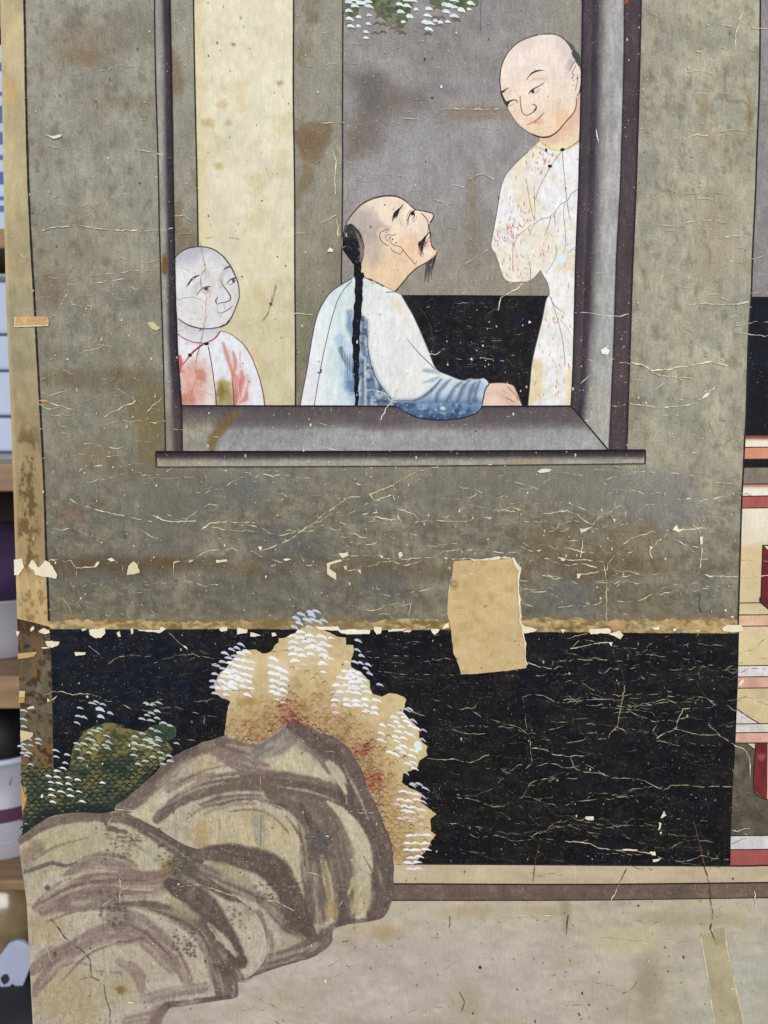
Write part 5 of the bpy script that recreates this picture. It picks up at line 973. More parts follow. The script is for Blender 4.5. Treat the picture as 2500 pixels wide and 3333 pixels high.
GREEN = P('N', 20,690, 90,690, 160,695, 260,692, 340,690, 346,716, 430,732, 492,716, 505,650, 515,560, 545,480, 592,420, 640,350, 720,310, 800,285, 850,270, 960,278, 1000,322, 1130,345, 1210,362, 1290,300, 1400,280, 1520,310, 1525,400, 1440,455, 1490,530, 1440,600, 1330,700, 1220,850, 1000,1040, 930,1110, 900,1160, 400,1170, 260,1215, 60,1370, 36,1370, 48,1140, 90,1010, 70,900, 38,830)
def green_paint(k):
    k.c[:] = (116, 108, 68)
    m = sstep(k.v + (fbm(k.u, k.v, 50, seed=240) - .5) * 70 - .12 * (k.u - 250), 2440, 2530)
    k.mix(m * .9, (78, 82, 62)); k.mix(m * sstep(k.v, 2540, 2640) * .6, (60, 66, 54))
    k.tint(50, (128, 112, 58), .6, .52, .68, seed=241); k.tint(26, (34, 46, 40), .6, .54, .68, sy=16, seed=242)
    k.poly(P('N', 1230,330, 1300,290, 1410,280, 1525,310, 1525,405, 1440,460, 1300,440), (42, 60, 52), .95, 8, 5)
    k.poly(P('N', 900,600, 1120,600, 1180,680, 1080,790, 900,760, 760,640), (40, 54, 46), .75, 14, 8)
    k.stroke(P('N', 60,1340, 250,1190, 400,1140, 600,1120, 900,1130), 50, (30, 36, 34), .8, .6, 6)
    k.stroke(P('N', 920,1110, 1100,950, 1300,740), 40, (32, 40, 36), .6, .7, 6)
    k.stroke(P('N', 860,690, 1000,720), 30, (40, 54, 46), .6); k.mottle(12, amp=.14, seed=243)
    k.blob(*P('N', 1090,710)[0], 12, 6, (110, 120, 116), .8)
shrub2 = sheet('painted_shrub', rough(GREEN, 3, 12, 5), 5, 11, M_ROCK, panel, green_paint, (110, 100, 60), 'dark green leafy shrub at the left edge')
sc = []
yy = 330; row = 0
while yy < 1370:
    xx = 20 + (row % 2) * 36
    while xx < 1500:
        x = xx + random.uniform(-9, 9); y = yy + random.uniform(-6, 6) - .05 * (xx - 700)
        p = P('N', x, y)[0]
        if inside(np.array([p[0]]), np.array([p[1]]), GREEN)[0]:
            dark = min(1, max(0.1, (y - 300 - .25 * x * 0) / 420))
            if random.random() < .35 + .65 * dark:
                c = np.array((30, 42, 36)) * dark + np.array((76, 74, 44)) * (1 - dark)
                sc.append((P('N', x - 38, y + 12, x - 18, y - 14, x + 14, y - 12, x + 38, y + 12), [1.5, random.uniform(3.5, 6), random.uniform(3.5, 6), 1.5], c, {'step': 4, 'tone': .25}))
                if random.random() < .5 * dark: sc.append((P('N', x - 10, y + 6, x + 16, y + 8), [1, 5, 1] [:2], random.choice([(104, 102, 72), (92, 92, 72), (116, 108, 66)]), {'step': 4}))
        xx += 74
    yy += 37; row += 1
ribbons('leaf_scale', sc, 12, M_LINE, shrub2, kind='stuff')
dl = D_('N', 5, WG, .3, 70, 28, 590,210, 575,275, 600,130, 720,85, 760,72, 820,95, 890,180, 640,220, 575,475, 640,475, 580,530, 690,560, 610,615, 790,330, 740,350, 700,375, 770,350, 860,400, 720,440, 690,430, 740,525, 760,490, 850,490, 870,520, 880,460) + D_('N', 9, (200, 204, 214), .3, 76, 40, 795,145, 800,215) \
   + D_('N', 5, WG, .2, 66, 28, 1130,405, 1130,465, 1125,525, 1125,585, 1130,475, 1200,375, 1200,235, 1250,200, 1290,180, 1345,160, 1345,228, 1285,250, 1290,330, 1350,355, 1270,510, 1350,415, 1340,490, 1380,560, 1390,615, 1395,670, 1300,600, 1280,450, 1200,490, 1240,440, 1300,470, 1160,670, 1230,640, 1410,275, 1470,300, 1270,100, 1360,80, 1300,95, 1240,85, 1470,640, 1530,470, 1460,590, 1360,440, 1280,430) \
   + D_('N', 5, WH, .2, 66, 26, 440,710, 380,735, 300,785, 380,795, 490,800, 580,820, 320,845, 400,855, 490,860, 820,850, 325,915, 420,935, 505,915, 590,935, 330,970, 510,975, 340,1035, 620,1030) + D_('N', 4.6, (190, 196, 196), .25, 66, 28, 60,155, 60,240, 60,310, 110,430, 70,530, 110,565, 50,565, 130,675, 200,470, 60,480, 130,490, 90,590, 200,430, 30,500, 460,660, 480,580, 370,600, 370,540)
dabs(shrub2, dl, 18)

TOPG = empty('painted_shrub', panel, label='green and white leaves hanging at the top of the window')
def topg(k):
    k.c[:] = (94, 104, 76); k.tint(26, (64, 72, 50), .8, .42, .6, seed=250); k.tint(30, (110, 104, 62), .6, .55, .7, seed=251); k.tint(18, (132, 140, 130), .6, .55, .68, seed=252); k.mottle(12, amp=.15, seed=253)
for q in ([82,-150, 430,-150, 400,60, 250,70, 245,160, 190,180, 110,170, 82,110], [400,-150, 860,-150, 800,70, 760,200, 720,290, 640,290, 630,240, 560,270, 500,200, 430,140, 400,90], [950,-150, 1500,-150, 1480,60, 1420,70, 1380,110, 1270,110, 1240,80, 1120,100, 1070,60, 990,40]):
    sheet('foliage', rough(P('O', *q), 6, 16, 9), 6, 11, M_ROCK, TOPG, topg, (94, 104, 76))
sc = []
for (x, y) in [(440,250), (500,260), (560,270), (420,350), (500,340), (600,300), (660,330), (1040,190), (1110,190), (1240,210), (1080,270), (1270,220), (700,350), (970,360), (150,260), (180,300), (560,180), (480,150), (600,120), (540,80), (680,210), (1060,90), (960,290), (460,180), (600,230)]:
    sc.append((P('O', x - 40, y + 10, x - 14, y - 12, x + 14, y - 12, x + 40, y + 12), [2, 6, 6, 2], random.choice([(112, 104, 92), (104, 98, 84), (86, 88, 66)]), {'step': 4}))
ribbons('leaf_scale', sc, 12, M_LINE, TOPG, kind='stuff')
WG2 = (206, 216, 212)
dl = D_('O', 9, WG2, .15, 86, 44, 150,30, 205,10, 270,40, 215,70, 350,25, 150,120, 360,75, 760,10, 680,55, 755,70, 690,130, 780,180, 1150,55, 1200,70, 1240,10, 1250,85, 1160,130, 1415,45, 1315,115, 980,100, 970,170, 950,240, 990,250, 980,312, 1240,175, 160,205, 170,280, 810,10) + D_('O', 8, (214, 214, 222), .1, 50, 34, 360,165, 350,255, 250,185, 250,280, 330,340, 325,400, 845,105, 1045,225, 1175,235, 710,235, 1395,105, 1100,240, 300,40)
dabs(TOPG, dl, 18)

# ---- losses, tears, flakes, cracks
PATCH = np.vstack([P('D', 1292,1440, 1380,1432, 1500,1432, 1659,1424), P('E', 3,1420, 14,1470, 36,1500, 32,1600, 44,1750, 52,1860, 72,1920, 78,2000, 74,2070, 92,2100, 84,2135), P('D', 1659,2150, 1560,2160, 1440,2172, 1340,2174, 1330,2130, 1290,2030, 1276,1900, 1262,1820, 1250,1780, 1256,1650, 1282,1560, 1288,1500)])
def patch_paint(k):
    k.vgrad([(1810, (198, 173, 124)), (2190, (195, 171, 126))]); k.mottle(90, amp=.06, seed=260); k.mottle(20, amp=.06, seed=261); k.tint(30, (176, 146, 92), .5, .55, .7, seed=262)
    k.blob(*P('D', 1295,1590)[0], 12, 14, (146, 106, 56), .7); k.blob(*P('D', 1495,1738)[0], 3, 4, (60, 44, 26), 1, .3, 0)
sheet('bare_patch', rough(PATCH, 2, 12, 11), 8, 10, M_KRAFT, panel, patch_paint, (196, 166, 112), 'bare tan patch where the paint and paper are lost')
CRE = (226, 216, 188)
def curlfn(p, amp):
    c = p.mean(0); r = max(np.ptp(p[:, 0]), np.ptp(p[:, 1])) + 1
    a = random.uniform(0, 6.28)
    return lambda uv: .0003 + amp * np.clip(((uv[:, 0] - c[0]) * math.cos(a) + (uv[:, 1] - c[1]) * math.sin(a)) / r + .5, 0, 1) ** 2
FLK = [0]
def flake(k, *a, c=CRE, amp=.0012, lay=28, r=1.2):
    p = P(k, *a)
    q = rough(p, r * 2.2, 9, random.randrange(90)); FLK[0] += 1
    sheet('paper_flake', q, 7, lay + (FLK[0] % 20) * .05, M_WHITE, panel, lambda i: i.mottle(9, amp=.06, seed=7), c, curl=curlfn(p, amp))
ribbons('torn_edge', [(P('E', 3,1418, 16,1460, 40,1498, 30,1560, 34,1620, 44,1750, 50,1850, 70,1930, 78,2010, 74,2080, 94,2108), [4, 8, 10, 3.4, 4, 5, 5, 3.4, 3, 4, 3.4], (222, 212, 186), {'jit': 3, 'vary': .8, 'broken': .08})], 27, M_WHITE, panel, lift=.0006)
ribbons('torn_edge', [(P('D', 1280,1425, 1380,1424, 1450,1432, 1530,1425, 1600,1415, 1659,1418), [3, 2.4, 4, 6, 6, 4], (218, 208, 184), {'jit': 3, 'vary': .8, 'broken': .1})], 27, M_WHITE, panel, lift=.0006)
ribbons('torn_edge', [(P('D', 1275,1480, 1285,1520, 1270,1570, 1262,1640), 3, (214, 202, 170), {'jit': 1, 'broken': .3})], 27, M_WHITE, panel, lift=.0005)
flake('C', 98,1430, 150,1420, 160,1480, 130,1530, 100,1528); flake('C', 190,1470, 215,1425, 260,1480, 300,1430, 330,1450, 378,1525, 370,1552, 240,1530, 230,1500); flake('C', 828,1528, 840,1470, 872,1438, 900,1460, 915,1510, 870,1525, c=(214, 200, 160)); flake('C', 624,1480, 626,1450, 655,1440, 640,1466); flake('C', 1408,1432, 1480,1428, 1484,1442, 1412,1450, c=(220, 210, 180)); flake('C', 700,1425, 730,1418, 755,1435, 725,1440)
flake('C', 585,1880, 690,1872, 692,1905, 660,1935, 620,1936, 590,1915); flake('C', 255,1892, 320,1886, 335,1900, 300,1912, 262,1902); flake('C', 300,1962, 340,1955, 392,1968, 385,1985, 340,1998, 310,1985, c=(224, 214, 180)); flake('C', 490,2028, 560,2030, 560,2045, 500,2052, c=(224, 212, 178)); flake('C', 895,1880, 1000,1885, 1045,1882, 1050,1860, 1085,1880, 1040,1905, 1000,1900, 920,1892)
flake('C', 765,1905, 780,1890, 795,1925, 775,1928); flake('C', 855,1880, 872,1868, 872,1905, 860,1915); flake('C', 1430,1880, 1480,1875, 1480,1890, 1440,1895); flake('C', 1545,1885, 1610,1880, 1612,1905, 1580,1905, 1548,1915); flake('C', 1632,1905, 1659,1908, 1659,1930, 1640,1922); flake('C', 110,1890, 135,1895, 120,1930, c=(230, 222, 200)); flake('C', 535,1880, 565,1872, 570,1884, 540,1894); flake('C', 1190,1980, 1210,1990, 1228,2012, 1205,2000)
flake('L', 650,405, 700,410, 790,445, 700,462, 650,455); flake('L', 470,335, 610,365, 600,390, 520,390, 470,435); flake('L', 935,405, 980,410, 1000,440, 940,455); flake('L', 230,355, 270,325, 335,330, 330,370, 240,372)
flake('D', 390,1862, 480,1866, 540,1862, 560,1885, 640,1880, 750,1885, 745,1910, 640,1912, 600,1915, 560,1905, 540,1888, 420,1885, c=(230, 222, 198)); flake('D', 772,1862, 800,1860, 826,1870, 820,1905, 790,1912, 776,1890); flake('D', 865,1882, 930,1878, 985,1878, 960,1892, 870,1895, c=(226, 212, 176)); flake('D', 960,1900, 990,1885, 1020,1888, 1000,1900); flake('D', 1145,1880, 1200,1878, 1190,1900, 1170,1915, 1150,1905); flake('D', 1235,1850, 1262,1835, 1262,1872, 1215,1876)
flake('E', 48,1840, 70,1862, 110,1865, 155,1885, 140,1895, 70,1905, amp=.002); flake('E', 490,1880, 600,1875, 632,1878, 630,1905, 500,1910); flake('E', 618,1910, 690,1890, 712,1920, 695,1945, 650,1925); flake('E', 1350,1875, 1380,1855, 1480,1852, 1492,1895, 1400,1898, 1360,1890); flake('E', 895,1870, 950,1860, 945,1885, 910,1882); flake('E', 1035,1878, 1060,1874, 1055,1890, 1040,1892); flake('E', 1172,1888, 1210,1884, 1205,1898); flake('E', 305,1880, 340,1884, 320,1905); flake('E', 620,1965, 645,1962, 635,1990)
flake('E', 155,855, 185,840, 245,840, 230,862, 170,865); flake('E', 1220,385, 1245,350, 1280,345, 1255,372); flake('E', 1210,1280, 1232,1278, 1228,1330, 1212,1325); flake('E', 410,1518, 438,1518, 425,1550, 414,1548); flake('E', 1030,1235, 1060,1200, 1075,1235, 1110,1235, 1070,1250); flake('E', 430,1225, 470,1228, 515,1210, 470,1245, 440,1255, c=(216, 206, 178)); flake('E', 305,1418, 335,1420, 330,1438, 310,1434); flake('E', 880,1340, 905,1345, 890,1370); flake('E', 645,1165, 665,1165, 655,1190)
flake('D', 470,1450, 560,1425, 570,1438, 492,1460, 485,1490, 528,1515, 530,1560, 470,1525, c=(214, 202, 164)); flake('D', 545,1390, 605,1380, 612,1400, 570,1418, c=(218, 206, 170)); flake('D', 930,1385, 955,1378, 965,1400, 940,1420, c=(216, 208, 176)); flake('D', 575,1470, 600,1468, 600,1495, 582,1492, c=(206, 186, 140)); flake('D', 665,1495, 690,1492, 690,1525, 680,1510); flake('D', 20,1345, 50,1345, 40,1372); flake('D', 185,1425, 210,1418, 240,1425, 200,1435); flake('D', 1225,1420, 1245,1410, 1250,1428); flake('D', 805,1402, 835,1400, 830,1420)
flake('H', 464,856, 522,854, 522,880, 480,882, 466,874); flake('H', 955,865, 975,818, 992,850, 965,868); flake('H', 945,895, 960,900, 955,935, 935,945, 945,925); flake('H', 705,1068, 760,1068, 805,1070, 800,1080, 720,1080); flake('H', 880,1088, 920,1082, 922,1110, 900,1108); flake('H', 905,1135, 960,1130, 940,1145, 910,1150); flake('H', 400,850, 415,845, 412,862); flake('H', 950,955, 965,958, 955,978)
flake('I7', 140,690, 165,650, 190,645, 185,670, 160,700); flake('I7', 30,105, 55,95, 50,120); flake('I7', 80,160, 110,150, 105,172)
flake('A', 470,1640, 490,1612, 512,1630, 505,1645); flake('Q', 300,875, 340,890, 410,880, 405,898, 350,908, c=(214, 208, 184)); flake('Q', 965,2105, 1000,2095, 1025,2120, 1050,2135, 1020,2155, 985,2135, c=(196, 186, 140)); flake('B', 535,845, 545,870, 555,935, 540,890, c=(224, 222, 224)); flake('E', 565,70, 600,48, 625,70, 610,100, 575,95, c=(224, 222, 206))
flake('R', 178,1235, 240,1235, 235,1290, 180,1300, c=(206, 184, 130)); flake('R', 180,1300, 235,1290, 225,1340, 175,1345, c=(184, 148, 84)); flake('R', 165,900, 345,885, 310,930, 170,952, c=(192, 160, 98)); flake('R', 190,1595, 250,1600, 310,1610, 300,1650, 190,1700, c=(206, 190, 150)); flake('R', 280,685, 310,650, 320,680, 290,705); flake('R', 255,1385, 318,1368, 315,1395, 265,1400, c=(220, 210, 180)); flake('R', 415,790, 545,795, 540,820, 490,840, 470,815, c=(228, 216, 186)); flake('R', 380,845, 450,840, 445,855, 390,856); flake('R', 360,690, 400,672, 455,690, 450,710, 380,700); flake('R', 435,1300, 455,1318, 440,1345)
flake('F', 145,640, 160,690, 178,740, 160,800, 148,830, c=(190, 156, 84))
sheet('paper_tab', rough(P('S', 52,1034, 80,1030, 110,1031, 160,1032, 162,1058, 110,1061, 55,1064), 1.5, 8, 4), 6, 27, M_KRAFT, panel, lambda k: (k.mottle(16, amp=.14, seed=270), k.tint(12, (170, 130, 90), .5, .5, .7, seed=271)), (194, 160, 112), 'small tan paper tab across the black line', lift=.0006)
ribbons('tab_edge', [(P('S', 50,1064, 110,1062, 160,1060), 4, (214, 196, 160), {'jit': 1}), (P('S', 52,1032, 52,1064), 4, (214, 200, 170))], 28, M_WHITE, panel, lift=.0007)
flake('C', 245,395, 300,388, 320,400, 300,406, c=(196, 150, 100))

spur = []
def crk(k, w, c, *a, br=.34, jit=2.6, lay=29):
    w = np.array(w, float) * .66 if not np.isscalar(w) else w * .55
    br = br + .12 if lay == 29 else br
    if lay == 29 and np.max(w) > 1.5:
        q_ = P(k, *a); d_ = np.r_[0, np.cumsum(np.hypot(*np.diff(q_, axis=0).T))]
        for _ in range(int(d_[-1] / 150)):
            e_ = random.uniform(0, d_[-1]); x_ = np.interp(e_, d_, q_[:, 0]); y_ = np.interp(e_, d_, q_[:, 1])
            spur.append((x_, y_, random.uniform(8, 46), random.choice([.2, -.25, .1, 0, 3.1, 2.9, 1.3]), c))
    ribbons('crack', [(P(k, *a), w, c, {'smooth': False, 'step': 4, 'broken': br, 'jit': jit * 1.25, 'vary': .7, 'tone': .3})], lay, M_WHITE, panel)
W1, W2, W3 = (206, 196, 164), (190, 180, 150), (214, 206, 182)
OB = (150, 142, 118)
# on the grey wall
crk('Q', 5, W1, 275,1500, 380,1480, 490,1465, 600,1482, 700,1498, 830,1500, 930,1508, 1030,1498, 1130,1490, br=.22)
crk('Q', 4, W2, 480,1610, 465,1740, 445,1900, 405,1985, 380,2030, 330,2060); crk('Q', 4.5, W1, 405,1975, 470,1980, 530,1995, 595,1990, br=.2); crk('Q', 3.5, W2, 600,1790, 700,1785, 800,1770, 880,1785); crk('Q', 3, W2, 598,1690, 598,1990, 602,2150); crk('Q', 3.5, W2, 610,2145, 720,2125, 830,2105, 940,2110); crk('Q', 5, W3, 870,975, 940,985, 1000,995, 1060,1012, br=.15); crk('Q', 3.5, W2, 320,1280, 350,1290, 390,1275, 400,1250, br=.2); crk('Q', 3.5, W2, 1130,1410, 1200,1405, 1250,1440, 1275,1500); crk('Q', 3.5, W2, 1180,1525, 1270,1515, br=.2); crk('Q', 3.5, (190, 176, 136), 110,1620, 150,1670, 190,1695, br=.1); crk('Q', 3, W2, 25,1520, 100,1540, 160,1545); crk('Q', 3.5, W2, 930,1860, 1000,1880, 1110,1925); crk('Q', 3, (150, 136, 100), 1300,1560, 1380,1545, 1480,1550, 1560,1555); crk('Q', 3, W2, 1120,80, 1140,130, 1190,180, 1250,310)
crk('C', 4.5, (198, 180, 136), 300,400, 380,425, 480,458, br=.1); crk('C', 3.2, W2, 280,490, 400,490, 480,490, 500,560, 540,600, 600,640); crk('C', 3, W2, 350,555, 450,570, 500,590); crk('C', 4.2, W1, 680,505, 740,470, 810,430, 890,400, br=.12); crk('C', 3.2, W2, 750,310, 830,355, 890,385, 930,420, 960,480, 910,500); crk('C', 3, W2, 630,515, 680,525, 780,510); crk('C', 3, W2, 500,430, 560,395, 660,355); crk('C', 3, W2, 960,470, 1010,420, 1060,380, 1120,370, 1135,300, 1080,300); crk('C', 3.4, W1, 970,530, 1030,550, 1070,575, br=.2); crk('C', 3, W1, 1110,580, 1180,585, 1250,600, 1350,620, 1420,630); crk('C', 3, W2, 275,340, 330,365, 400,385)
crk('C', 4, W1, 460,1035, 500,1060, 560,1085, 650,1110, 740,1130, 820,1145, 900,1165, 990,1180, br=.28); crk('C', 4.4, W3, 1000,1145, 1060,1170, 1130,1182, 1200,1182, 1275,1178, br=.1); crk('C', 3.4, W1, 330,1222, 400,1235, 480,1225, 530,1245, 580,1272, br=.2); crk('C', 4, W1, 330,1425, 420,1440, 470,1440, 500,1485, 560,1480, 620,1475, 640,1440, br=.1); crk('C', 3.4, W1, 498,1490, 500,1540, 440,1550, 430,1560); crk('C', 3.4, W1, 740,1420, 770,1460, 800,1470, 805,1540, br=.15); crk('C', 3, W2, 430,1550, 480,1600, 490,1640); crk('C', 3.4, W2, 420,1680, 450,1730, 470,1765, br=.1); crk('C', 3, W2, 490,1690, 530,1740, 550,1780); crk('C', 3.6, W1, 1130,1530, 1130,1445, 1200,1440, 1260,1432, br=.15); crk('C', 3, W2, 920,1720, 980,1750, 1040,1820); crk('C', 3.2, W2, 1150,1540, 1200,1560, 1245,1590); crk('C', 3, W2, 870,1670, 900,1640, 930,1640); crk('C', 4, W1, 1315,1230, 1380,1190, 1450,1185, 1550,1190, 1659,1188, br=.15); crk('C', 4, W1, 1380,1215, 1450,1232, 1550,1240, 1659,1245, br=.15); crk('C', 3, W2, 1420,1290, 1500,1290, 1600,1305); crk('C', 3, W2, 760,1300, 820,1305, 890,1300)
crk('D', 4.4, (196, 184, 146), 50,1370, 160,1330, 240,1290, 330,1220, 380,1195, 440,1140, 540,1070, 620,1020, 700,1020, 760,1000, 860,960, 900,940, 960,905, 1050,860, 1120,840, 1190,822, br=.12); crk('D', 3.2, W2, 360,1220, 400,1270, 480,1280, 560,1280, 700,1285, 780,1290); crk('D', 3.6, W1, 745,990, 770,1050, 790,1120, 700,1135, br=.15); crk('D', 3.4, W1, 770,1045, 830,1030, 890,1010, br=.1); crk('D', 4, W1, 900,945, 905,1030, 925,1100, 935,1170, 850,1165, 780,1150, br=.15); crk('D', 3.6, W1, 925,1100, 980,1115, 1030,1130, 1060,1160, 1050,1190, br=.15); crk('D', 4, W1, 1040,1190, 1130,1170, 1230,1180, 1330,1185, 1400,1175, 1480,1155, 1550,1155, br=.2); crk('D', 3.4, W1, 1550,1180, 1558,1100, 1610,1110, 1659,1115); crk('D', 3.4, W1, 1390,1180, 1480,1195, 1560,1200, 1659,1195); crk('D', 3.6, W3, 150,998, 180,1000, 210,1018, br=.1); crk('D', 3.4, W1, 240,990, 330,1005, 430,1015, 550,1030); crk('D', 3.2, W1, 450,910, 540,920, 640,935, 730,945); crk('D', 3, W1, 660,800, 700,830, 730,880); crk('D', 3.2, W1, 1180,990, 1260,1005); crk('D', 3.2, W1, 1220,1030, 1300,1035, 1380,1040, 1440,1000); crk('D', 3.2, W1, 1480,900, 1560,890, 1659,885); crk('D', 3, W1, 1210,800, 1300,805, 1400,812, 1550,810); crk('D', 3, W1, 820,770, 920,785, 1030,805)
crk('D', 3.4, W1, 300,1390, 400,1395, 480,1420, 560,1400, 700,1410, 800,1410, 870,1425, 950,1425, 1100,1415, 1220,1430, br=.3); crk('D', 3, W2, 790,1200, 795,1400, 780,1500, 790,1620); crk('D', 3, W2, 980,1480, 1050,1475, 1090,1490); crk('D', 3, W1, 300,1395, 320,1440, br=.1); crk('D', 3, W2, 320,1530, 400,1510, 460,1495); crk('D', 3, W1, 0,1630, 60,1655, 150,1670); crk('D', 3, W2, 600,1710, 680,1740, 770,1745); crk('D', 3, W2, 850,1730, 920,1710, 1000,1730); crk('D', 3, W1, 1000,1790, 1010,1740, 1022,1700, br=.05); crk('D', 3, W1, 1060,1340, 1150,1335, 1230,1360); crk('D', 3, W1, 390,530, 480,560, 540,565); crk('D', 3.4, W3, 605,350, 680,335, 760,325, 820,340, 880,370, br=.05); crk('D', 3.6, W3, 985,220, 930,310, 905,380, 860,440, 820,520, br=.12); crk('D', 4.4, (222, 206, 160), 840,340, 870,385, 900,400, br=.05); crk('D', 3, (110, 88, 70), 1045,250, 1080,210, 1120,150, br=.3); crk('D', 3, W1, 170,680, 280,685, 380,685, 520,715, 570,720); crk('D', 3, W1, 1270,730, 1360,680, 1430,715); crk('D', 3, W1, 1330,545, 1420,560, 1480,555); crk('D', 3, W1, 1560,530, 1610,495, 1659,500)
crk('E', 6, (216, 206, 168), 770,150, 840,165, 900,200, 1000,195, 1100,175, 1200,160, 1280,145, 1350,160, 1385,165, br=.05); crk('E', 3.4, W1, 880,200, 950,235, 1050,245, 1150,250, 1300,255, 1340,230, 1375,180, 1430,140, 1530,118); crk('E', 4, W1, 760,420, 850,428, 930,440, 1000,440, 1080,430, 1150,420, 1210,390, 1250,355, 1310,310, br=.15); crk('E', 3.4, W1, 720,280, 800,258, 880,270); crk('E', 3.2, W1, 490,405, 570,410, 660,435, 740,420); crk('E', 3, W1, 750,575, 820,510, 850,460); crk('E', 3.4, W1, 390,130, 480,130, 560,150, 640,140, 690,80, 740,30); crk('E', 3.4, W1, 435,285, 500,230, 545,150, br=.12); crk('E', 3, W1, 690,145, 760,155, br=.05); crk('E', 3.4, W1, 60,465, 140,470, 220,490, 330,520, 480,525, 620,520); crk('E', 3, W1, 20,650, 150,640, 300,665, 430,640); crk('E', 3.4, W3, 230,855, 380,875, 500,880, 610,905, 680,885, 800,860, 950,860, 1080,870); crk('E', 3.2, W1, 1100,890, 1200,880, 1300,925, 1420,935, 1490,925); crk('E', 3, W1, 1030,610, 1120,625, 1220,620); crk('E', 3, W1, 1110,700, 1130,660); crk('E', 3, W2, 1170,745, 1200,770, 1175,800)
crk('E', 4.4, W1, 200,1130, 280,1120, 345,1108, 420,1140, 460,1175, 510,1205, br=.1); crk('E', 3.4, W1, 0,1090, 80,1125, 180,1140, 215,1128); crk('E', 3.4, W1, 0,1185, 100,1180, 200,1190, 320,1195, 420,1185); crk('E', 3.4, W1, 675,1015, 660,1070, 630,1130, 655,1170, br=.15); crk('E', 3.4, W1, 515,1205, 560,1150, 620,1130, br=.15); crk('E', 3.4, W1, 680,1200, 740,1110, 830,1085, 900,1070, 1000,1075); crk('E', 3, W1, 680,1210, 780,1190, 860,1150); crk('E', 4.4, (192, 180, 142), 600,1495, 640,1420, 690,1350, 760,1290, 850,1265, 905,1245, 925,1260, br=.1); crk('E', 4, W1, 895,1355, 940,1310, 990,1270, 1040,1235, 1160,1230, 1250,1225, br=.2); crk('E', 3.6, W1, 890,1350, 885,1390, 905,1420, br=.1); crk('E', 3.6, W3, 1060,1300, 1110,1330, 1200,1350, br=.1); crk('E', 3.6, W1, 1160,1205, 1210,1240, 1225,1300, 1222,1370, 1215,1450, 1200,1520, br=.1); crk('E', 5, W3, 1200,1518, 1280,1535, 1380,1540, 1480,1538, 1560,1545, 1659,1530, br=.08); crk('E', 3, W1, 1250,1600, 1380,1605, 1530,1600); crk('E', 3.2, W1, 1210,1428, 1320,1425, 1480,1430, 1659,1438); crk('E', 3, W1, 1070,1255, 1110,1290, 1145,1310, br=.1); crk('E', 3, W1, 1150,1370, 1185,1380, br=.1)
crk('E', 4, W1, 445,1250, 450,1330, 435,1415, br=.1); crk('E', 4, W1, 290,1415, 360,1432, 440,1430, 500,1435, 580,1440, br=.15); crk('E', 4, W1, 420,1530, 500,1520, 560,1505, 600,1495, br=.08); crk('E', 3, W1, 280,1300, 380,1305, 430,1300, br=.15); crk('E', 4, (206, 192, 150), 580,1440, 600,1510, 605,1600, 605,1700, 600,1800, 620,1860, br=.06); crk('E', 3.2, W1, 660,1510, 760,1505, 830,1530, 950,1520, 1060,1530); crk('E', 3.4, W1, 50,1620, 130,1625, 220,1610, 330,1635, 400,1620); crk('E', 3, W1, 480,1580, 600,1580, 700,1570, 800,1580); crk('E', 3, W1, 940,1610, 1060,1612); crk('E', 3, (60, 54, 44), 1210,1650, 1205,1720, 1220,1770, br=.15); crk('E', 3, W1, 230,1260, 270,1330, 290,1410)
crk('A', 4, W1, 500,980, 530,1050, 525,1180, 520,1350, 535,1450, 545,1540, br=.12); crk('A', 3.6, W1, 430,1455, 525,1405, br=.1); crk('A', 3, W1, 440,805, 520,800, 580,798, br=.15); crk('A', 3, W1, 545,1065, 640,1065, br=.15); crk('A', 3.2, W1, 270,435, 380,440, 480,425, 560,415, 690,412); crk('A', 3.8, W3, 1200,720, 1280,710, 1380,718, 1500,715, 1650,720, br=.25); crk('A', 3.4, W1, 1390,1165, 1480,1135, 1550,1165, br=.15); crk('A', 3.6, W3, 1285,1200, 1360,1222, br=.1); crk('A', 3, W1, 1285,1200, 1270,1290); crk('A', 3.4, W1, 1170,1300, 1220,1320, 1250,1345, 1270,1310, br=.1); crk('A', 3.4, W1, 1310,1760, 1400,1700, 1470,1650, 1540,1620, br=.15); crk('A', 3, W1, 1330,1500, 1400,1550, 1450,1600); crk('A', 3, W1, 260,1520, 330,1520, br=.1); crk('A', 3, W1, 1020,455, 1100,440, 1200,440); crk('A', 3, W1, 255,2040, 390,2050, br=.2); crk('A', 3, W1, 200,1850, 330,1860, 360,1890); crk('A', 3, W1, 940,770, 1020,780, 1140,780)
crk('A', 3, (150, 136, 106), 40,2130, 90,2030, 105,1970, 135,1850, br=.15); spots('stain_spot', [(*P('A', 105,1978)[0], 5, 5.5, (70, 52, 30))], 29, M_LINE, panel, sides=10)
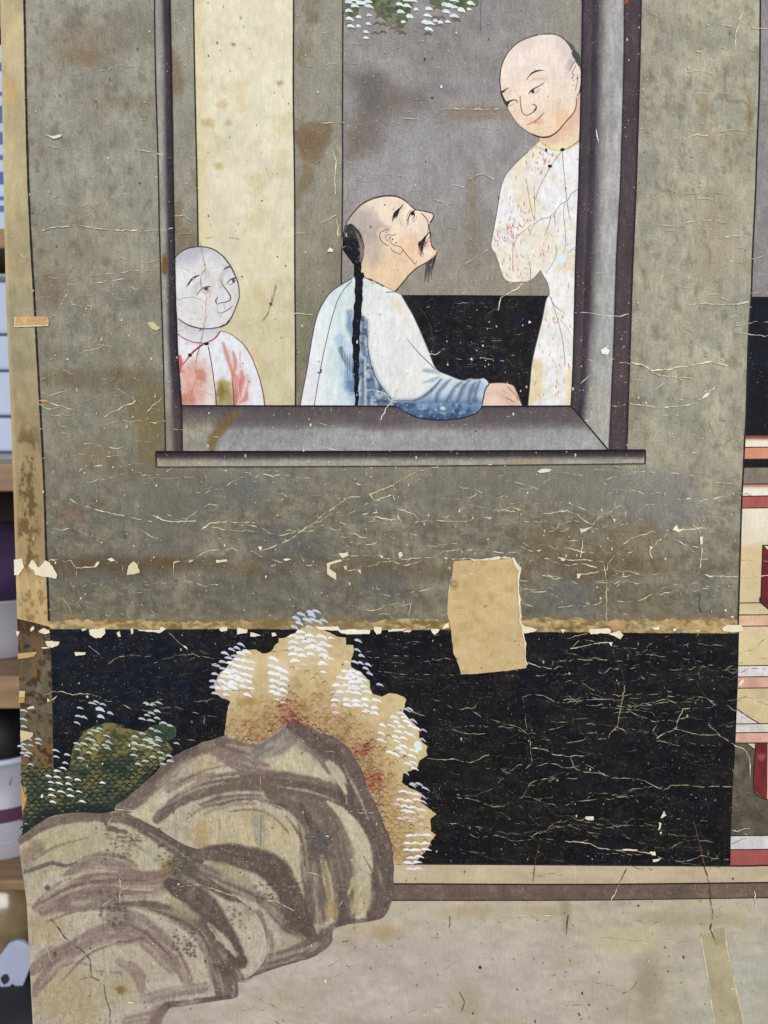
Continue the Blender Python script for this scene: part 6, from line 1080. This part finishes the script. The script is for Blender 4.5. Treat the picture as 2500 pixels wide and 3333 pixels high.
crk('B', 3.4, W3, 1485,80, 1465,160, 1440,260, 1440,330, br=.1); crk('B', 3, W1, 820,845, 900,835, 990,845); crk('B', 3.4, W1, 1110,905, 1200,880, 1240,890, 1300,865, 1400,850, 1500,850, br=.2); crk('B', 3, W1, 1130,470, 1230,465, 1330,490, 1420,490); crk('B', 3, W1, 1180,615, 1280,610, 1400,615, 1540,605); crk('B', 3, W1, 820,1490, 950,1470, 1080,1475, 1200,1490, 1300,1490, 1350,1530); crk('B', 4, W3, 1370,1545, 1430,1535, 1510,1538, br=.1); crk('B', 5, W3, 1140,1985, 1250,1975, 1350,1982, 1450,1978, 1525,1965, br=.08); crk('B', 3.2, W1, 900,2130, 1000,2115, 1130,2100); crk('B', 3.6, W3, 400,2035, 490,2035, 600,2055, 680,2060, 750,2045, br=.15); crk('B', 3.2, W1, 500,1770, 580,1780, 700,1775); crk('B', 3, W1, 1440,1640, 1400,1720, 1375,1800); crk('B', 4, (214, 206, 176), 1200,1290, 1260,1295, 1300,1300, br=.05); crk('B', 3, W1, 1020,880, 1110,890); crk('B', 3, W1, 1340,165, 1450,180, 1600,190, 1659,195)
# on the black
crk('C', 3, OB, 700,2110, 760,2070, 840,2050, 950,2060, 1060,2050, 1180,2045, 1280,2050, 1400,2075); crk('C', 3, OB, 980,2100, 1080,2090, 1200,2090, 1270,2065); crk('C', 3, OB, 580,1990, 640,2030, 670,2070, br=.1); crk('C', 3, OB, 1100,1900, 1170,1970, 1240,2030, 1300,2060, br=.15)
crk('F', 4, (192, 178, 136), 300,65, 350,50, 410,48, 470,65, 560,60, 640,75, br=.15); crk('F', 4, (192, 178, 136), 320,110, 380,78, br=.05); crk('F', 3, OB, 700,110, 790,125, 870,165, 920,178); crk('F', 3.4, OB, 940,140, 1050,100, 1150,98, 1250,115, 1350,105, 1430,80); crk('F', 3.4, OB, 900,170, 1030,155, 1150,145, 1250,180, 1330,200, 1410,210); crk('F', 3, OB, 1330,200, 1332,260); crk('F', 3, OB, 1100,350, 1200,360, 1300,362); crk('F', 3, OB, 370,320, 470,315, 520,300)
crk('D', 3, OB, 700,2025, 820,2020, 830,2040, 930,2055, 1050,2055, 1180,2065, 1300,2080); crk('D', 3, OB, 825,2040, 820,2110, 805,2150); crk('D', 3, OB, 740,2140, 850,2160, 1000,2175, 1150,2175, 1300,2180); crk('D', 3, OB, 690,2060, 810,2065); crk('D', 3, OB, 1090,2085, 1150,2090, 1165,2130)
crk('E', 3.4, OB, 350,1940, 420,1920, 490,1912, br=.15); crk('E', 4, (186, 176, 146), 370,2005, 450,1995, 520,1970, 630,1968, br=.1); crk('E', 3.4, OB, 260,2090, 340,2090, 420,2075, 520,2085, 620,2078); crk('E', 3.4, (196, 186, 156), 95,2100, 160,2120, 250,2140, br=.08); crk('E', 3, OB, 250,2140, 255,2090, 340,2085, 350,2010); crk('E', 3, OB, 85,2160, 200,2170, 270,2175, 420,2170); crk('E', 3.4, (60, 52, 48), 640,1985, 660,2060, 700,2140, 720,2211, br=.05); crk('E', 3, OB, 800,2030, 950,2055, 1100,2070, 1250,2100, 1400,2150); crk('E', 3, OB, 850,2130, 870,2170, 960,2180); crk('E', 3, OB, 1180,2050, 1185,2120, 1215,2211); crk('E', 3, OB, 720,1940, 830,1935)
crk('H', 3.6, OB, 60,80, 130,62, 200,75, 280,118, 380,115, 470,98, 560,98, 700,100, 830,85, br=.15); crk('H', 3.6, OB, 60,80, 75,180, 85,270, 105,340, 112,420, 120,510, 50,575, br=.2); crk('H', 3.4, OB, 110,340, 180,350, 250,372, 400,378, 480,355, 600,350); crk('H', 4, (176, 166, 138), 115,412, 200,420, 270,460, 370,466, 450,460, br=.08); crk('H', 3.6, OB, 375,480, 400,550, 470,570, 560,575, 640,605, 750,610, 850,625, 920,660, 975,690, 1040,655, 1150,658, 1260,665, 1350,662, 1420,668, br=.12); crk('H', 3.6, OB, 725,0, 710,90, 690,180, 680,275, 630,310, 620,350, br=.15); crk('H', 3.4, OB, 560,150, 680,155, 780,165, 900,180, 940,240, 905,310); crk('H', 4, (178, 168, 140), 930,350, 990,315, 1050,290, 1075,230, 1100,160, 1170,155, br=.1); crk('H', 3.8, OB, 1050,290, 1130,310, 1220,330, 1330,325, 1400,370, 1440,395, br=.1); crk('H', 3.8, OB, 1280,210, 1265,265, 1320,305, 1345,340, br=.1); crk('H', 3, OB, 1060,310, 1060,440); crk('H', 3, OB, 930,365, 1030,385); crk('H', 3, OB, 1110,370, 1220,395, 1310,400)
crk('H', 3.8, (188, 178, 150), 340,1018, 430,1025, 510,1040, 560,1065, 680,1075, 720,1075, br=.06); crk('H', 4, (188, 178, 150), 800,1075, 820,1092, 900,1095, br=.06); crk('H', 3.8, OB, 940,1120, 1000,1140, 1100,1152, 1160,1135, 1230,1110, 1300,1130, 1400,1138, br=.1); crk('H', 3, OB, 0,900, 70,905); crk('H', 3, OB, 100,870, 240,860, 350,852, 400,850); crk('H', 3, OB, 710,895, 800,895, 880,910, 930,920); crk('H', 3, OB, 990,855, 1100,880, 1260,890); crk('H', 3, OB, 40,985, 130,985, 170,1000, 280,1010); crk('H', 3, OB, 1000,975, 1140,985, 1280,990); crk('H', 3, OB, 540,1098, 680,1100); crk('H', 3, OB, 840,820, 900,795)
for (pp) in ([1440,398, 1500,420, 1530,470, 1540,600], [1420,950, 1480,960, 1520,980], [1480,410, 1520,440], [1430,940, 1450,955, 1530,930]): crk('H', 4, (190, 182, 156), *pp, br=.1)
crk('G', 3.4, OB, 1120,480, 1220,490, 1300,485, 1400,510, 1520,455, br=.15); crk('G', 3.4, OB, 1280,290, 1370,320, 1500,320, br=.1); crk('G', 3.4, OB, 1230,230, 1290,290, 1400,265, 1480,270); crk('G', 3, OB, 980,165, 1100,205, 1240,235); crk('G', 3.6, (40, 36, 34), 1510,240, 1520,480, 1540,620, 1600,760, 1640,900, 1630,1050, br=.02); crk('G', 3, OB, 1200,895, 1300,905, 1400,925, 1540,935); crk('G', 3, OB, 1150,1040, 1260,1050, 1330,1070, 1430,1090, 1500,1095); crk('G', 3, OB, 1270,575, 1350,590, 1400,580); crk('G', 3, OB, 1520,550, 1600,560, 1659,580); crk('G', 3, OB, 1500,770, 1560,780, 1610,800); crk('G', 3, OB, 1130,90, 1200,110, 1310,165, 1430,150, 1465,95); crk('G', 3.2, OB, 1510,215, 1560,235, 1620,250); crk('G', 3, OB, 1250,725, 1350,740, 1450,750); crk('G', 3, OB, 1580,640, 1640,575)
crk('I4', 2.6, OB, 880,215, 940,185, 1000,180, 1100,185, 1220,175, 1300,215); crk('I4', 2.6, OB, 1030,355, 1130,330, 1200,345, 1350,350); crk('I4', 3.2, OB, 1180,440, 1280,435, 1380,435, 1480,405, 1600,345); crk('I4', 3.4, (186, 178, 160), 970,530, 1040,535, 1100,560, 1180,560, 1240,550, 1320,555, 1410,570); crk('I4', 4, (206, 198, 178), 900,520, 940,530, 980,510, 1010,492, br=.05); crk('I4', 2.6, (70, 70, 76), 840,210, 880,260, 915,340, 935,450, 930,520, br=.1); crk('I4', 2.6, OB, 1420,545, 1480,535, 1520,500); crk('I4', 2.6, OB, 1500,655, 1580,650); crk('I4', 3.6, (216, 208, 182), 1570,30, 1500,80, 1420,130, 1390,150, 1370,230, br=.1); crk('I4', 2.6, OB, 1100,690, 1160,685); flake('I4', 1180,560, 1190,548, 1200,570); flake('I4', 1572,320, 1580,300, 1592,312)
# dark splits in the lower sheet
for w, q in (([3, 5, 6, 5, 4, 4, 2], (1170,880, 1190,960, 1220,1080, 1245,1200, 1275,1300, 1280,1400, 1298,1500)), ([4, 5, 2], (1298,1500, 1280,1590, 1322,1690)), ([3, 5, 3], (360,1500, 350,1550, 345,1620)), ([2, 3, 2], (170,1030, 140,1160, 130,1290)), ([2, 3, 2], (770,1110, 735,1200, 690,1290)), ([2, 4], (365,1785, 370,1802))):
    crk('H', w, (84, 66, 50), *q, br=.02, jit=1.4)
crk('H', 4, (206, 194, 164), 690,1290, 640,1390, 630,1500, br=.15); crk('H', 4, (214, 200, 160), 0,1525, 120,1515, 260,1495, br=.1); crk('H', 3.4, (204, 190, 158), 560,1650, 720,1660, 860,1680, br=.2); crk('H', 4, (208, 194, 160), 880,1650, 1000,1665, 1140,1680, br=.1); crk('H', 4, (210, 206, 190), 1568,1340, 1575,1450, br=.05); crk('H', 4, (206, 200, 176), 330,1970, 400,1972, 450,1990, br=.1); crk('H', 3, (96, 84, 66), 790,1920, 850,1970, 880,2030, br=.3); crk('H', 3, (196, 186, 160), 20,1750, 110,1785, br=.2)
crk('G', 3.6, (94, 76, 58), 1330,2000, 1360,2060, 1345,2130, br=.04); crk('G', 3, (70, 54, 40), 1262,1510, 1268,1580, br=.04); crk('G', 4, (150, 128, 98), 10,400, 35,540, 40,800, 38,1080, br=.04); crk('G', 4, (196, 186, 160), 60,1400, 140,1410, 200,1440, 250,1470, br=.06); crk('G', 3, (196, 186, 160), 330,1220, 400,1230, 470,1270, br=.1); crk('G', 3.4, W1, 460,440, 590,430, br=.1); crk('G', 3, W1, 620,825, 700,835, 780,830); crk('G', 3, W1, 250,990, 380,990, 480,985); crk('G', 3, W1, 590,700, 600,820, br=.1)
for q, c in (([330,1520, 390,1590, 420,1640, 480,1690, 550,1740, 590,1790, 600,1900, 650,1930], (92, 74, 56)), ([680,1950, 690,2040, 720,2120, 720,2211], (96, 88, 80)), ([940,2050, 950,2110], (90, 80, 76)), ([520,1920, 600,1900, 650,1925], (140, 118, 88))): crk('F', [2] + [4] * (len(q) // 2 - 2) + [3], c, *q, br=.05, jit=1.6)
crk('F', 4, W3, 780,1260, 790,1310, 780,1370, 790,1425, br=.08); crk('F', 3.4, (200, 176, 130), 1110,1330, 1200,1310, 1300,1300, 1400,1330, 1500,1370, 1600,1390, br=.1); crk('F', 3, W2, 340,930, 350,1000, 330,1060, 330,1130, 325,1280); crk('F', 3, W2, 300,900, 340,960, 400,1000); crk('F', 3.4, W2, 160,1010, 250,1000, 330,1010); crk('F', 3, W2, 200,1160, 260,1180, 330,1140, 400,1080); crk('F', 4, (206, 196, 160), 750,810, 850,820, 930,830, br=.1); crk('F', 3, W2, 380,870, 385,920); crk('F', 3.4, W2, 740,840, 720,880, 705,930)
crk('I1', 2.4, (136, 118, 108), 440,30, 470,150, 490,260, 510,380, 460,450, 450,560, 470,650, br=.03, jit=1, lay=30); crk('I1', 3, (190, 150, 124), 530,740, 515,860, 520,980, 500,1100, br=.03, jit=1, lay=30); crk('I1', 2.4, (110, 96, 90), 500,1100, 470,1240, 430,1400, 400,1530, 380,1590, br=.03, jit=1, lay=30); crk('I1', 3, (206, 182, 160), 470,1650, 400,1790, 340,1920, 290,2060, br=.1, jit=1.4, lay=30); crk('I1', 3, (222, 206, 190), 420,1910, 520,1960, 600,2000, br=.1, lay=30); crk('I1', 2, (120, 106, 80), 1420,590, 1370,800, 1300,980, 1200,1080, br=.05, jit=1)
crk('I5', 2.4, (150, 130, 96), 398,1090, 400,1310, br=.1, lay=30)

# fine crackle: short broken lines nobody could count
fine = []
def rnd_line(x, y, L, ang, w, c):
    n = max(3, int(L / 14)); pts = [(x, y)]
    a0 = ang; dev = 0
    for i in range(n):
        dev = dev * .55 + random.gauss(0, .3); ang = a0 + dev
        x += math.cos(ang) * L / n; y += math.sin(ang) * L / n
        pts.append((x, y))
    fine.append((np.array(pts), w * .72, c, {'smooth': False, 'step': 4, 'broken': random.uniform(.4, .52), 'jit': 2, 'vary': .6, 'tone': .25}))
free = lambda x, y: not any(inside(np.array([x]), np.array([y]), q)[0] for q in (ROBE, HEADM, ROBE2, FACE, HAND))
for i in range(190):
    y = random.triangular(0, 2010, 1500); x = random.uniform(100, 2390)
    if 505 < x < 2095 and y < 1500: continue
    rnd_line(x, y, random.uniform(40, 320), random.gauss(0, .09), random.uniform(2, 3.2), random.choice([W1, W2, (176, 166, 138)]))
for i in range(180):
    x = random.uniform(175, 2385); y = random.uniform(2070, 2800)
    if x < 1440 and y > 2280 and x > 240 + 0: 
        if inside(np.array([x]), np.array([y]), OUT1)[0] or x < 560 or inside(np.array([x]), np.array([y]), TAN)[0]: continue
    if inside(np.array([x]), np.array([y]), TAN)[0] or (1380 < x < 1740 and y < 2200): continue
    rnd_line(x, y, random.uniform(40, 320), random.gauss(.03, .08), random.uniform(1.7, 2.6), random.choice([(92, 87, 76), (78, 74, 66), (112, 106, 92)]))
for i in range(70):
    x = random.uniform(1330, 1720); y = random.uniform(980, 1290)
    if not (free(x - 40, y) and free(x + 60, y)): continue
    rnd_line(x, y, random.uniform(20, 60), random.gauss(0, .12), 2, (86, 84, 80))
for i in range(60):
    x = random.uniform(1120, 1860); y = random.uniform(60, 950)
    if free(x, y) and free(x + 100, y): rnd_line(x, y, random.uniform(20, 120), random.gauss(0, .12), 2.2, (166, 162, 154))
for i in range(60):
    rnd_line(random.uniform(120, 2450), random.uniform(2950, 3330), random.uniform(30, 140), random.gauss(0, .5), 2.4, random.choice([(196, 186, 160), (150, 136, 110)]))
for i in range(30):
    y = random.choice([random.uniform(1540, 2000), random.uniform(1540, 2000), random.uniform(150, 1450)]); x = random.uniform(120, 2000) if y > 1530 else random.choice([random.uniform(110, 300), random.uniform(2100, 2250)])
    rnd_line(x, y, random.uniform(300, 900) if y > 1530 else random.uniform(150, 380), random.gauss(0, .04), 3.4, random.choice([W1, W2]))
for i in range(26):
    y = random.uniform(2100, 2780); rnd_line(random.uniform(1480, 2000) if y > 2200 else random.uniform(1740, 2050), y, random.uniform(250, 560), random.gauss(.02, .04), 2.8, OB)
for x_, y_, l_, a_, c_ in spur: rnd_line(x_, y_, l_, a_, 2.0, c_)
ribbons('fine_crackle', fine, 21, M_WHITE, panel, kind='stuff')
sp = []
for i in range(1300):
    z = random.random()
    if z < .42: x, y, c = random.uniform(100, 2420), random.uniform(900, 2020), random.choice([(200, 190, 160), (180, 170, 140), (214, 206, 184)])
    elif z < .68: x, y, c = random.uniform(175, 2385), random.uniform(2060, 2810), random.choice([(110, 104, 92), (90, 86, 78), (170, 164, 148)])
    elif z < .86: x, y, c = random.uniform(80, 2440), random.uniform(0, 900), random.choice([(196, 190, 172), (96, 88, 74), (176, 168, 146)])
    else: x, y, c = random.uniform(110, 2480), random.uniform(2830, 3333), random.choice([(92, 78, 60), (206, 198, 178), (140, 124, 98)])
    r = random.choice([1.4, 1.6, 1.8, 2.2, 3.2])
    sp.append((x, y, r, r * random.uniform(.8, 2.0), c))
for (k, x, y, r) in [('A', 1105,388,4), ('A', 1152,640,4), ('A', 1152,385,2.4), ('A', 147,1672,2.4), ('A', 200,1730,2.6), ('A', 445,1898,2.4), ('Q', 1577,1800,2.6), ('D', 1437,594,3), ('D', 267,925,2), ('D', 267,940,2), ('G', 575,1672,2.6), ('G', 590,1670,2.6), ('G', 604,1668,2.6), ('G', 598,1828,2), ('G', 614,1834,2.2), ('A', 1518,260,2.6), ('H', 812,1438,4), ('G', 1465,1838,5), ('I1', 983,477,2.4), ('I1', 992,1592,2), ('I1', 1078,1830,2.2), ('M', 727,690,2.6), ('Q', 912,1195,3), ('F', 1565,1220,2.6), ('F', 443,1827,2.2)]:
    sp.append((*P(k, x, y)[0], r, r, (46, 40, 38)))
for (k, x, y, rx, ry) in [('G', 460,1925,5,7), ('F', 572,80,4,5.5), ('N', 817,663,3.4,3.6), ('N', 1075,485,3,6), ('N', 235,975,5,8), ('N', 75,1240,2.4,2.6), ('Q', 975,210,1.8,5), ('F', 1005,1810,4.5,4), ('F', 850,2065,12,3), ('H', 1425,1975,6,3), ('A', 1212,570,4,6), ('G', 630,1140,4,2)]:
    sp.append((*P(k, x, y)[0], rx, ry, (222, 220, 212)))
ribs = spots('paint_speck', sp, 30, M_WHITE, panel, kind='stuff', sides=5)

# ================================================================== behind the panel, at its left edge
def box(bm_v, bm_f, x0, x1, y0, y1, z0, z1, bev=0.0):
    b = len(bm_v)
    bm_v += [(x0, y0, z0), (x1, y0, z0), (x1, y1, z0), (x0, y1, z0), (x0, y0, z1), (x1, y0, z1), (x1, y1, z1), (x0, y1, z1)]
    bm_f += [tuple(b + i for i in q) for q in ((0, 3, 2, 1), (4, 5, 6, 7), (0, 1, 5, 4), (1, 2, 6, 5), (2, 3, 7, 6), (3, 0, 4, 7))]
def solid(name, v, f, mat, parent, bevel=0, smooth=False, label=None, origin=(0, 0, 0)):
    me = bpy.data.meshes.new(name)
    me.from_pydata([(a - origin[0], b - origin[1], c - origin[2]) for a, b, c in v], [], f)
    o = link(name, me, mat, parent, label)
    if smooth: me.polygons.foreach_set('use_smooth', [True] * len(me.polygons))
    if bevel:
        m = o.modifiers.new('bevel', 'BEVEL'); m.width = bevel; m.segments = 2
    return o
def bxo(name, dims, mat, parent, bevel=.003, label=None, origin=(0, 0, 0)):
    v, f = [], []; box(v, f, *dims); return solid(name, v, f, mat, parent, bevel, False, label, origin)
def lathe(name, prof, c, mat, parent, n=48, label=None, origin=(0, 0, 0), lump=0, seed=0):
    v = []; f = []
    m = len(prof)
    for i in range(n):
        a = 2 * math.pi * i / n
        for j, (r, z) in enumerate(prof):
            k = 1
            if lump: k = 1 + lump * (float(fbm(np.array([math.cos(a) * 2 + j * .35 + seed]), np.array([math.sin(a) * 2 + j * .5]), 1.0, octv=3)[0]) - .5) * 2
            v.append((c[0] + r * k * math.cos(a), c[1] + r * k * math.sin(a), c[2] + z))
    for i in range(n):
        for j in range(m - 1):
            f.append((i * m + j, ((i + 1) % n) * m + j, ((i + 1) % n) * m + j + 1, i * m + j + 1))
    return solid(name, v, f, mat, parent, 0, True, label, origin)
YS = 0.30
zat = lambda v, y=YS, u=50: float(at(u, v, y)[1])
xat = lambda u, v, y=YS: float(at(u, v, y)[0])

WOOD = mat_plain('shelf_wood', (150, 122, 92), .6, scale=9, amp=.25, stretch=(1, 6, 8), bump=.15)
WOODD = mat_plain('dark_shelf_back', (50, 42, 36), .8, scale=12)
PLW = mat_plain('white_plastic', (188, 198, 220), .35, scale=5, amp=.05)
PLG = mat_plain('grey_white_plastic', (164, 162, 172), .4, scale=5, amp=.06)
CARD = mat_plain('white_printed_card', (188, 200, 222), .6, scale=8, amp=.06)
BLUE = mat_plain('blue_print', (70, 110, 170), .6, scale=20, amp=.1)
METAL = mat_plain('brushed_metal', (190, 192, 196), .3, .9, scale=30, amp=.08)
PURP = mat_plain('purple_cloth', (48, 30, 66), .8, scale=30, amp=.25, bump=.3)
PURB = mat_plain('purple_band', (86, 48, 80), .5, scale=20, amp=.1)
BLK = mat_plain('black_plastic_film', (12, 12, 16), .5, scale=18, amp=.3, bump=.9, spec=.2)
OLV = mat_plain('cloudy_brown_wrap', (132, 114, 84), .15, scale=16, amp=.4, bump=.6, spec=.8)
TINB = mat_plain('blue_tin_paint', (26, 52, 104), .3, scale=20, amp=.15)
PALE = mat_plain('pale_blue_plastic', (176, 186, 210), .45, scale=26, amp=.1)
SOOT = mat_plain('black_paint_smear', (44, 46, 56), .6, scale=26, amp=.3)
DARKB = mat_plain('dark_grey_sack', (40, 40, 48), .7, scale=14, amp=.35, bump=.4)
FLOOR = mat_plain('concrete_floor', (110, 106, 100), .8, scale=6, amp=.15)
ROOMW = mat_plain('room_wall_paint', (150, 146, 138), .85, scale=4, amp=.06)

fl = bxo('floor', (-2.2, 2.2, -2.0, 1.2, -.05, 0), FLOOR, None, 0); fl['kind'] = 'structure'
rw = bxo('wall', (-2.2, 2.2, .78, .84, 0, 2.6), ROOMW, None, 0); rw['kind'] = 'structure'

X0, X1, YB = -1.12, -.16, .70
org = ((X0 + X1) / 2, .5, 0)
shelf = empty('shelving_unit', None, org, 'wooden shelving unit behind the left edge of the painted panel', 'shelf')
for a, b in ((742, 808), (1506, 1600), (2200, 2308), (2866, 2900)):
    bxo('shelf_board', (X0, X1, YS, YB, zat(b), zat(a)), WOOD, shelf, .004, origin=org)
for x in (X0 - .04, X1):
    for y in (YS + .01, YB - .05):
        bxo('upright', (x, x + .04, y, y + .04, 0, 1.95), WOOD, shelf, .003, origin=org)
bxo('back_panel', (X0, X1, YB, YB + .012, .03, 1.95), WOODD, shelf, 0, origin=org)

# printed white box on the top board
z0 = zat(742); z1 = zat(148, YS + .03); o0 = (-.76, YS + .13, z0)
t = empty('cardboard_box', None, o0, 'white cardboard box with blue printing on the top shelf', 'box')
bxo('body', (-.98, -.52, YS + .03, YS + .24, z0, z1 - .012), CARD, t, .004, origin=o0)
bxo('lid', (-.985, -.515, YS + .026, YS + .245, z1 - .03, z1), PLW, t, .003, origin=o0)
for i, (va, vb, ua, ub) in enumerate([(210, 232, -60, 30), (300, 312, -60, 22), (345, 400, -60, 14), (430, 470, -60, 22), (505, 520, -60, 26), (560, 600, -60, 16), (640, 652, -60, 24), (670, 690, -60, 20)]):
    bxo('printed_line', (xat(ua, va, YS + .03), xat(ub, va, YS + .03), YS + .0285, YS + .031, zat(vb, YS + .03), zat(va, YS + .03)), BLUE, t, 0, origin=o0)

# drawers on the second board
z0 = zat(1506); o0 = (-.76, YS + .14, z0)
t = empty('metal_tray', None, o0, 'thin silver metal tray under the white drawers', 'tray')
bxo('tray_base', (-1.0, -.5, YS + .005, YS + .3, z0, z0 + .004), METAL, t, .001, origin=o0)
bxo('tray_rim', (-1.0, -.5, YS + .003, YS + .009, z0 + .004, z0 + .012), METAL, t, .001, origin=o0)
o0 = (-.76, YS + .16, z0 + .0045)
t = empty('drawer_unit', None, o0, 'stack of white plastic drawers on the second shelf', 'drawers')
bxo('case', (-.97, -.53, YS + .04, YS + .29, z0 + .0045, zat(900, YS + .03)), PLG, t, .004, origin=o0)
for a, b in ((918, 1086), (1092, 1204), (1210, 1352), (1360, 1470)):
    d = bxo('drawer', (-.965, -.535, YS + .018, YS + .04, zat(b, YS + .02), zat(a, YS + .02)), PLW, t, .005, origin=o0)
    zz = (zat(a, YS + .02) + zat(b, YS + .02)) / 2
    me_o = bxo('handle', (-.80, -.70, YS + .006, YS + .018, zz - .006, zz + .006), PLG, d, .003, origin=o0)
bxo('top_rail', (-.97, -.53, YS + .012, YS + .02, zat(908, YS + .02), zat(893, YS + .02)), METAL, t, .002, origin=o0)

# bowls and purple cloth on the third board
z0 = zat(2200); o0 = (-.75, YS + .17, z0)
xc = -.75
rb = xat(96, 1960, YS + .1) - xc + .03
for i, dz in enumerate((0, .028, .056)):
    b = lathe('mixing_bowl', [(.001, .0), (.07, .0), (.085, .006), (rb * .72, .035), (rb * .92, .075), (rb, .115), (rb + .004, .118), (rb - .004, .118), (rb * .9, .078), (rb * .7, .04), (.08, .012), (.001, .008)], (0, 0, 0), PLG, None)
    b.location = (xc, YS + .17, z0 + dz)
    b['label'] = ['lowest pale plastic bowl in the nested stack on the third shelf', 'middle pale plastic bowl in the nested stack on the third shelf', 'topmost pale plastic bowl, holding the purple cloth'][i]; b['category'] = 'bowl'; b['group'] = 'nested bowls on the third shelf'
c = lathe('purple_cloth', [(.001, 0), (.09, .0), (.128, .03), (.142, .062), (.135, .10), (.10, .135), (.05, .152), (.001, .155)], (0, 0, 0), PURP, None, lump=.10, seed=3)
c.location = (xc, YS + .17, z0 + .10); c['label'] = 'crumpled dark purple cloth heaped in the pale bowls'; c['category'] = 'cloth'

# bucket with a purple band and a black bag on the lowest board
z0 = zat(2866); zt = zat(2520); H = zt - z0
o0 = (-.74, YS + .15, z0)
rbk = xat(70, 2600, YS + .1) - (-.74) + .045
t = empty('bucket', None, o0, 'white plastic bucket with a purple band and black bag inside', 'bucket')
lathe('body', [(.001, 0), (rbk * .92, 0), (rbk * .93, .004), (rbk, H * .96), (rbk - .003, H * .96), (rbk * .90, .006), (.001, .006)], (0, 0, 0), PLG, t)
lathe('rim', [(rbk - .002, H * .94), (rbk + .005, H * .94), (rbk + .005, H), (rbk - .003, H), (rbk - .002, H * .94)], (0, 0, 0), PLW, t)
za, zb = zat(2738) - z0, zat(2690) - z0
rr = lambda z: rbk * (.93 + .07 * z / (H * .96)) + .0008
lathe('band', [(rr(za), za), (rr(zb), zb)], (0, 0, 0), PURB, t)
za, zb = zat(2812) - z0, zat(2804) - z0
lathe('rib', [(rr(za), za), (rr(za) + .003, (za + zb) / 2), (rr(zb), zb)], (0, 0, 0), PLG, t)
b = lathe('plastic_bag', [(.001, 0), (rbk * .8, 0), (rbk * .93, .05), (rbk * .98, .10), (rbk * .9, .15), (rbk * .6, .19), (.001, .20)], (0, 0, 0), BLK, None, lump=.2, seed=9)
b.location = (-.74, YS + .15, zt - .1); b['label'] = 'shiny black plastic bag bulging out of the white bucket'; b['category'] = 'bag'

# on the floor below the lowest board
t = lathe('wrapped_parcel', [(.001, 0), (.12, 0), (.15, .05), (.15, .13), (.135, .19), (.10, .245), (.04, .275), (.001, .28)], (0, 0, 0), OLV, None, lump=.1, seed=14)
t.location = (-.77, YS + .16, .004); t['label'] = 'glossy brown plastic wrapped parcel under the lowest shelf'; t['category'] = 'parcel'
o0 = (-.60, YS + .20, 0)
t = empty('paint_tin', None, o0, 'dark blue paint tin behind the brown parcel', 'tin')
h_ = zat(2905, YS + .2)
lathe('body', [(.001, 0), (.07, 0), (.07, h_ - .01), (.001, h_ - .01)], (0, 0, 0), TINB, t)
lathe('lid', [(.055, h_ - .01), (.072, h_ - .01), (.072, h_), (.062, h_), (.060, h_ - .006), (.001, h_ - .006)], (0, 0, 0), METAL, t)
s_ = lathe('rubbish_sack', [(.001, 0), (.13, 0), (.145, .03), (.13, .075), (.08, .105), (.001, .11)], (0, 0, 0), DARKB, None, lump=.12, seed=22)
s_.location = (-.60, YS - .02, .002); s_['label'] = 'dark grey sack on the floor at the foot of the shelves'; s_['category'] = 'sack'
# paint scraper leaning on the shelf
yk = YS - .035
tip = at(78, 3062, yk); foot = at(-70, 3420, yk)
o0 = (float(foot[0]), yk, float(foot[1]))
t = empty('paint_scraper', None, o0, 'pale blue plastic scraper smeared with black paint, leaning by the panel', 'scraper')
ax = Vector((float(tip[0]) - o0[0], 0, float(tip[1]) - o0[2])); L_ = ax.length; ax.normalize(); nx = Vector((-ax.z, 0, ax.x))
prof = [(-.024, 0), (-.030, L_ * .4), (-.028, L_ * .82), (-.022, L_ * .94), (-.012, L_ * .985), (0, L_), (.012, L_ * .985), (.022, L_ * .94), (.028, L_ * .82), (.030, L_ * .4), (.024, 0)]
v = [tuple(nx * a + ax * b) for a, b in prof]; n_ = len(v)
v = [(a, -.004, c) for a, _, c in v] + [(a, .004, c) for a, _, c in v]
solid('blade', v, [tuple(range(n_))[::-1], tuple(range(n_, 2 * n_))] + [(i, (i + 1) % n_, (i + 1) % n_ + n_, i + n_) for i in range(n_)], PALE, t, .0015)
for (a, b, r) in [(.012, .55, .011), (-.008, .42, .013), (.004, .66, .008), (-.014, .62, .006), (.016, .36, .009)]:
    q = nx * a + ax * (b * L_)
    vs = [(q.x + r * math.cos(k * .9) * random.uniform(.5, 1.1), -.0044, q.z + r * 1.5 * math.sin(k * .9) * random.uniform(.4, 1)) for k in range(7)]
    solid('smear', vs, [tuple(range(7))], SOOT, t)
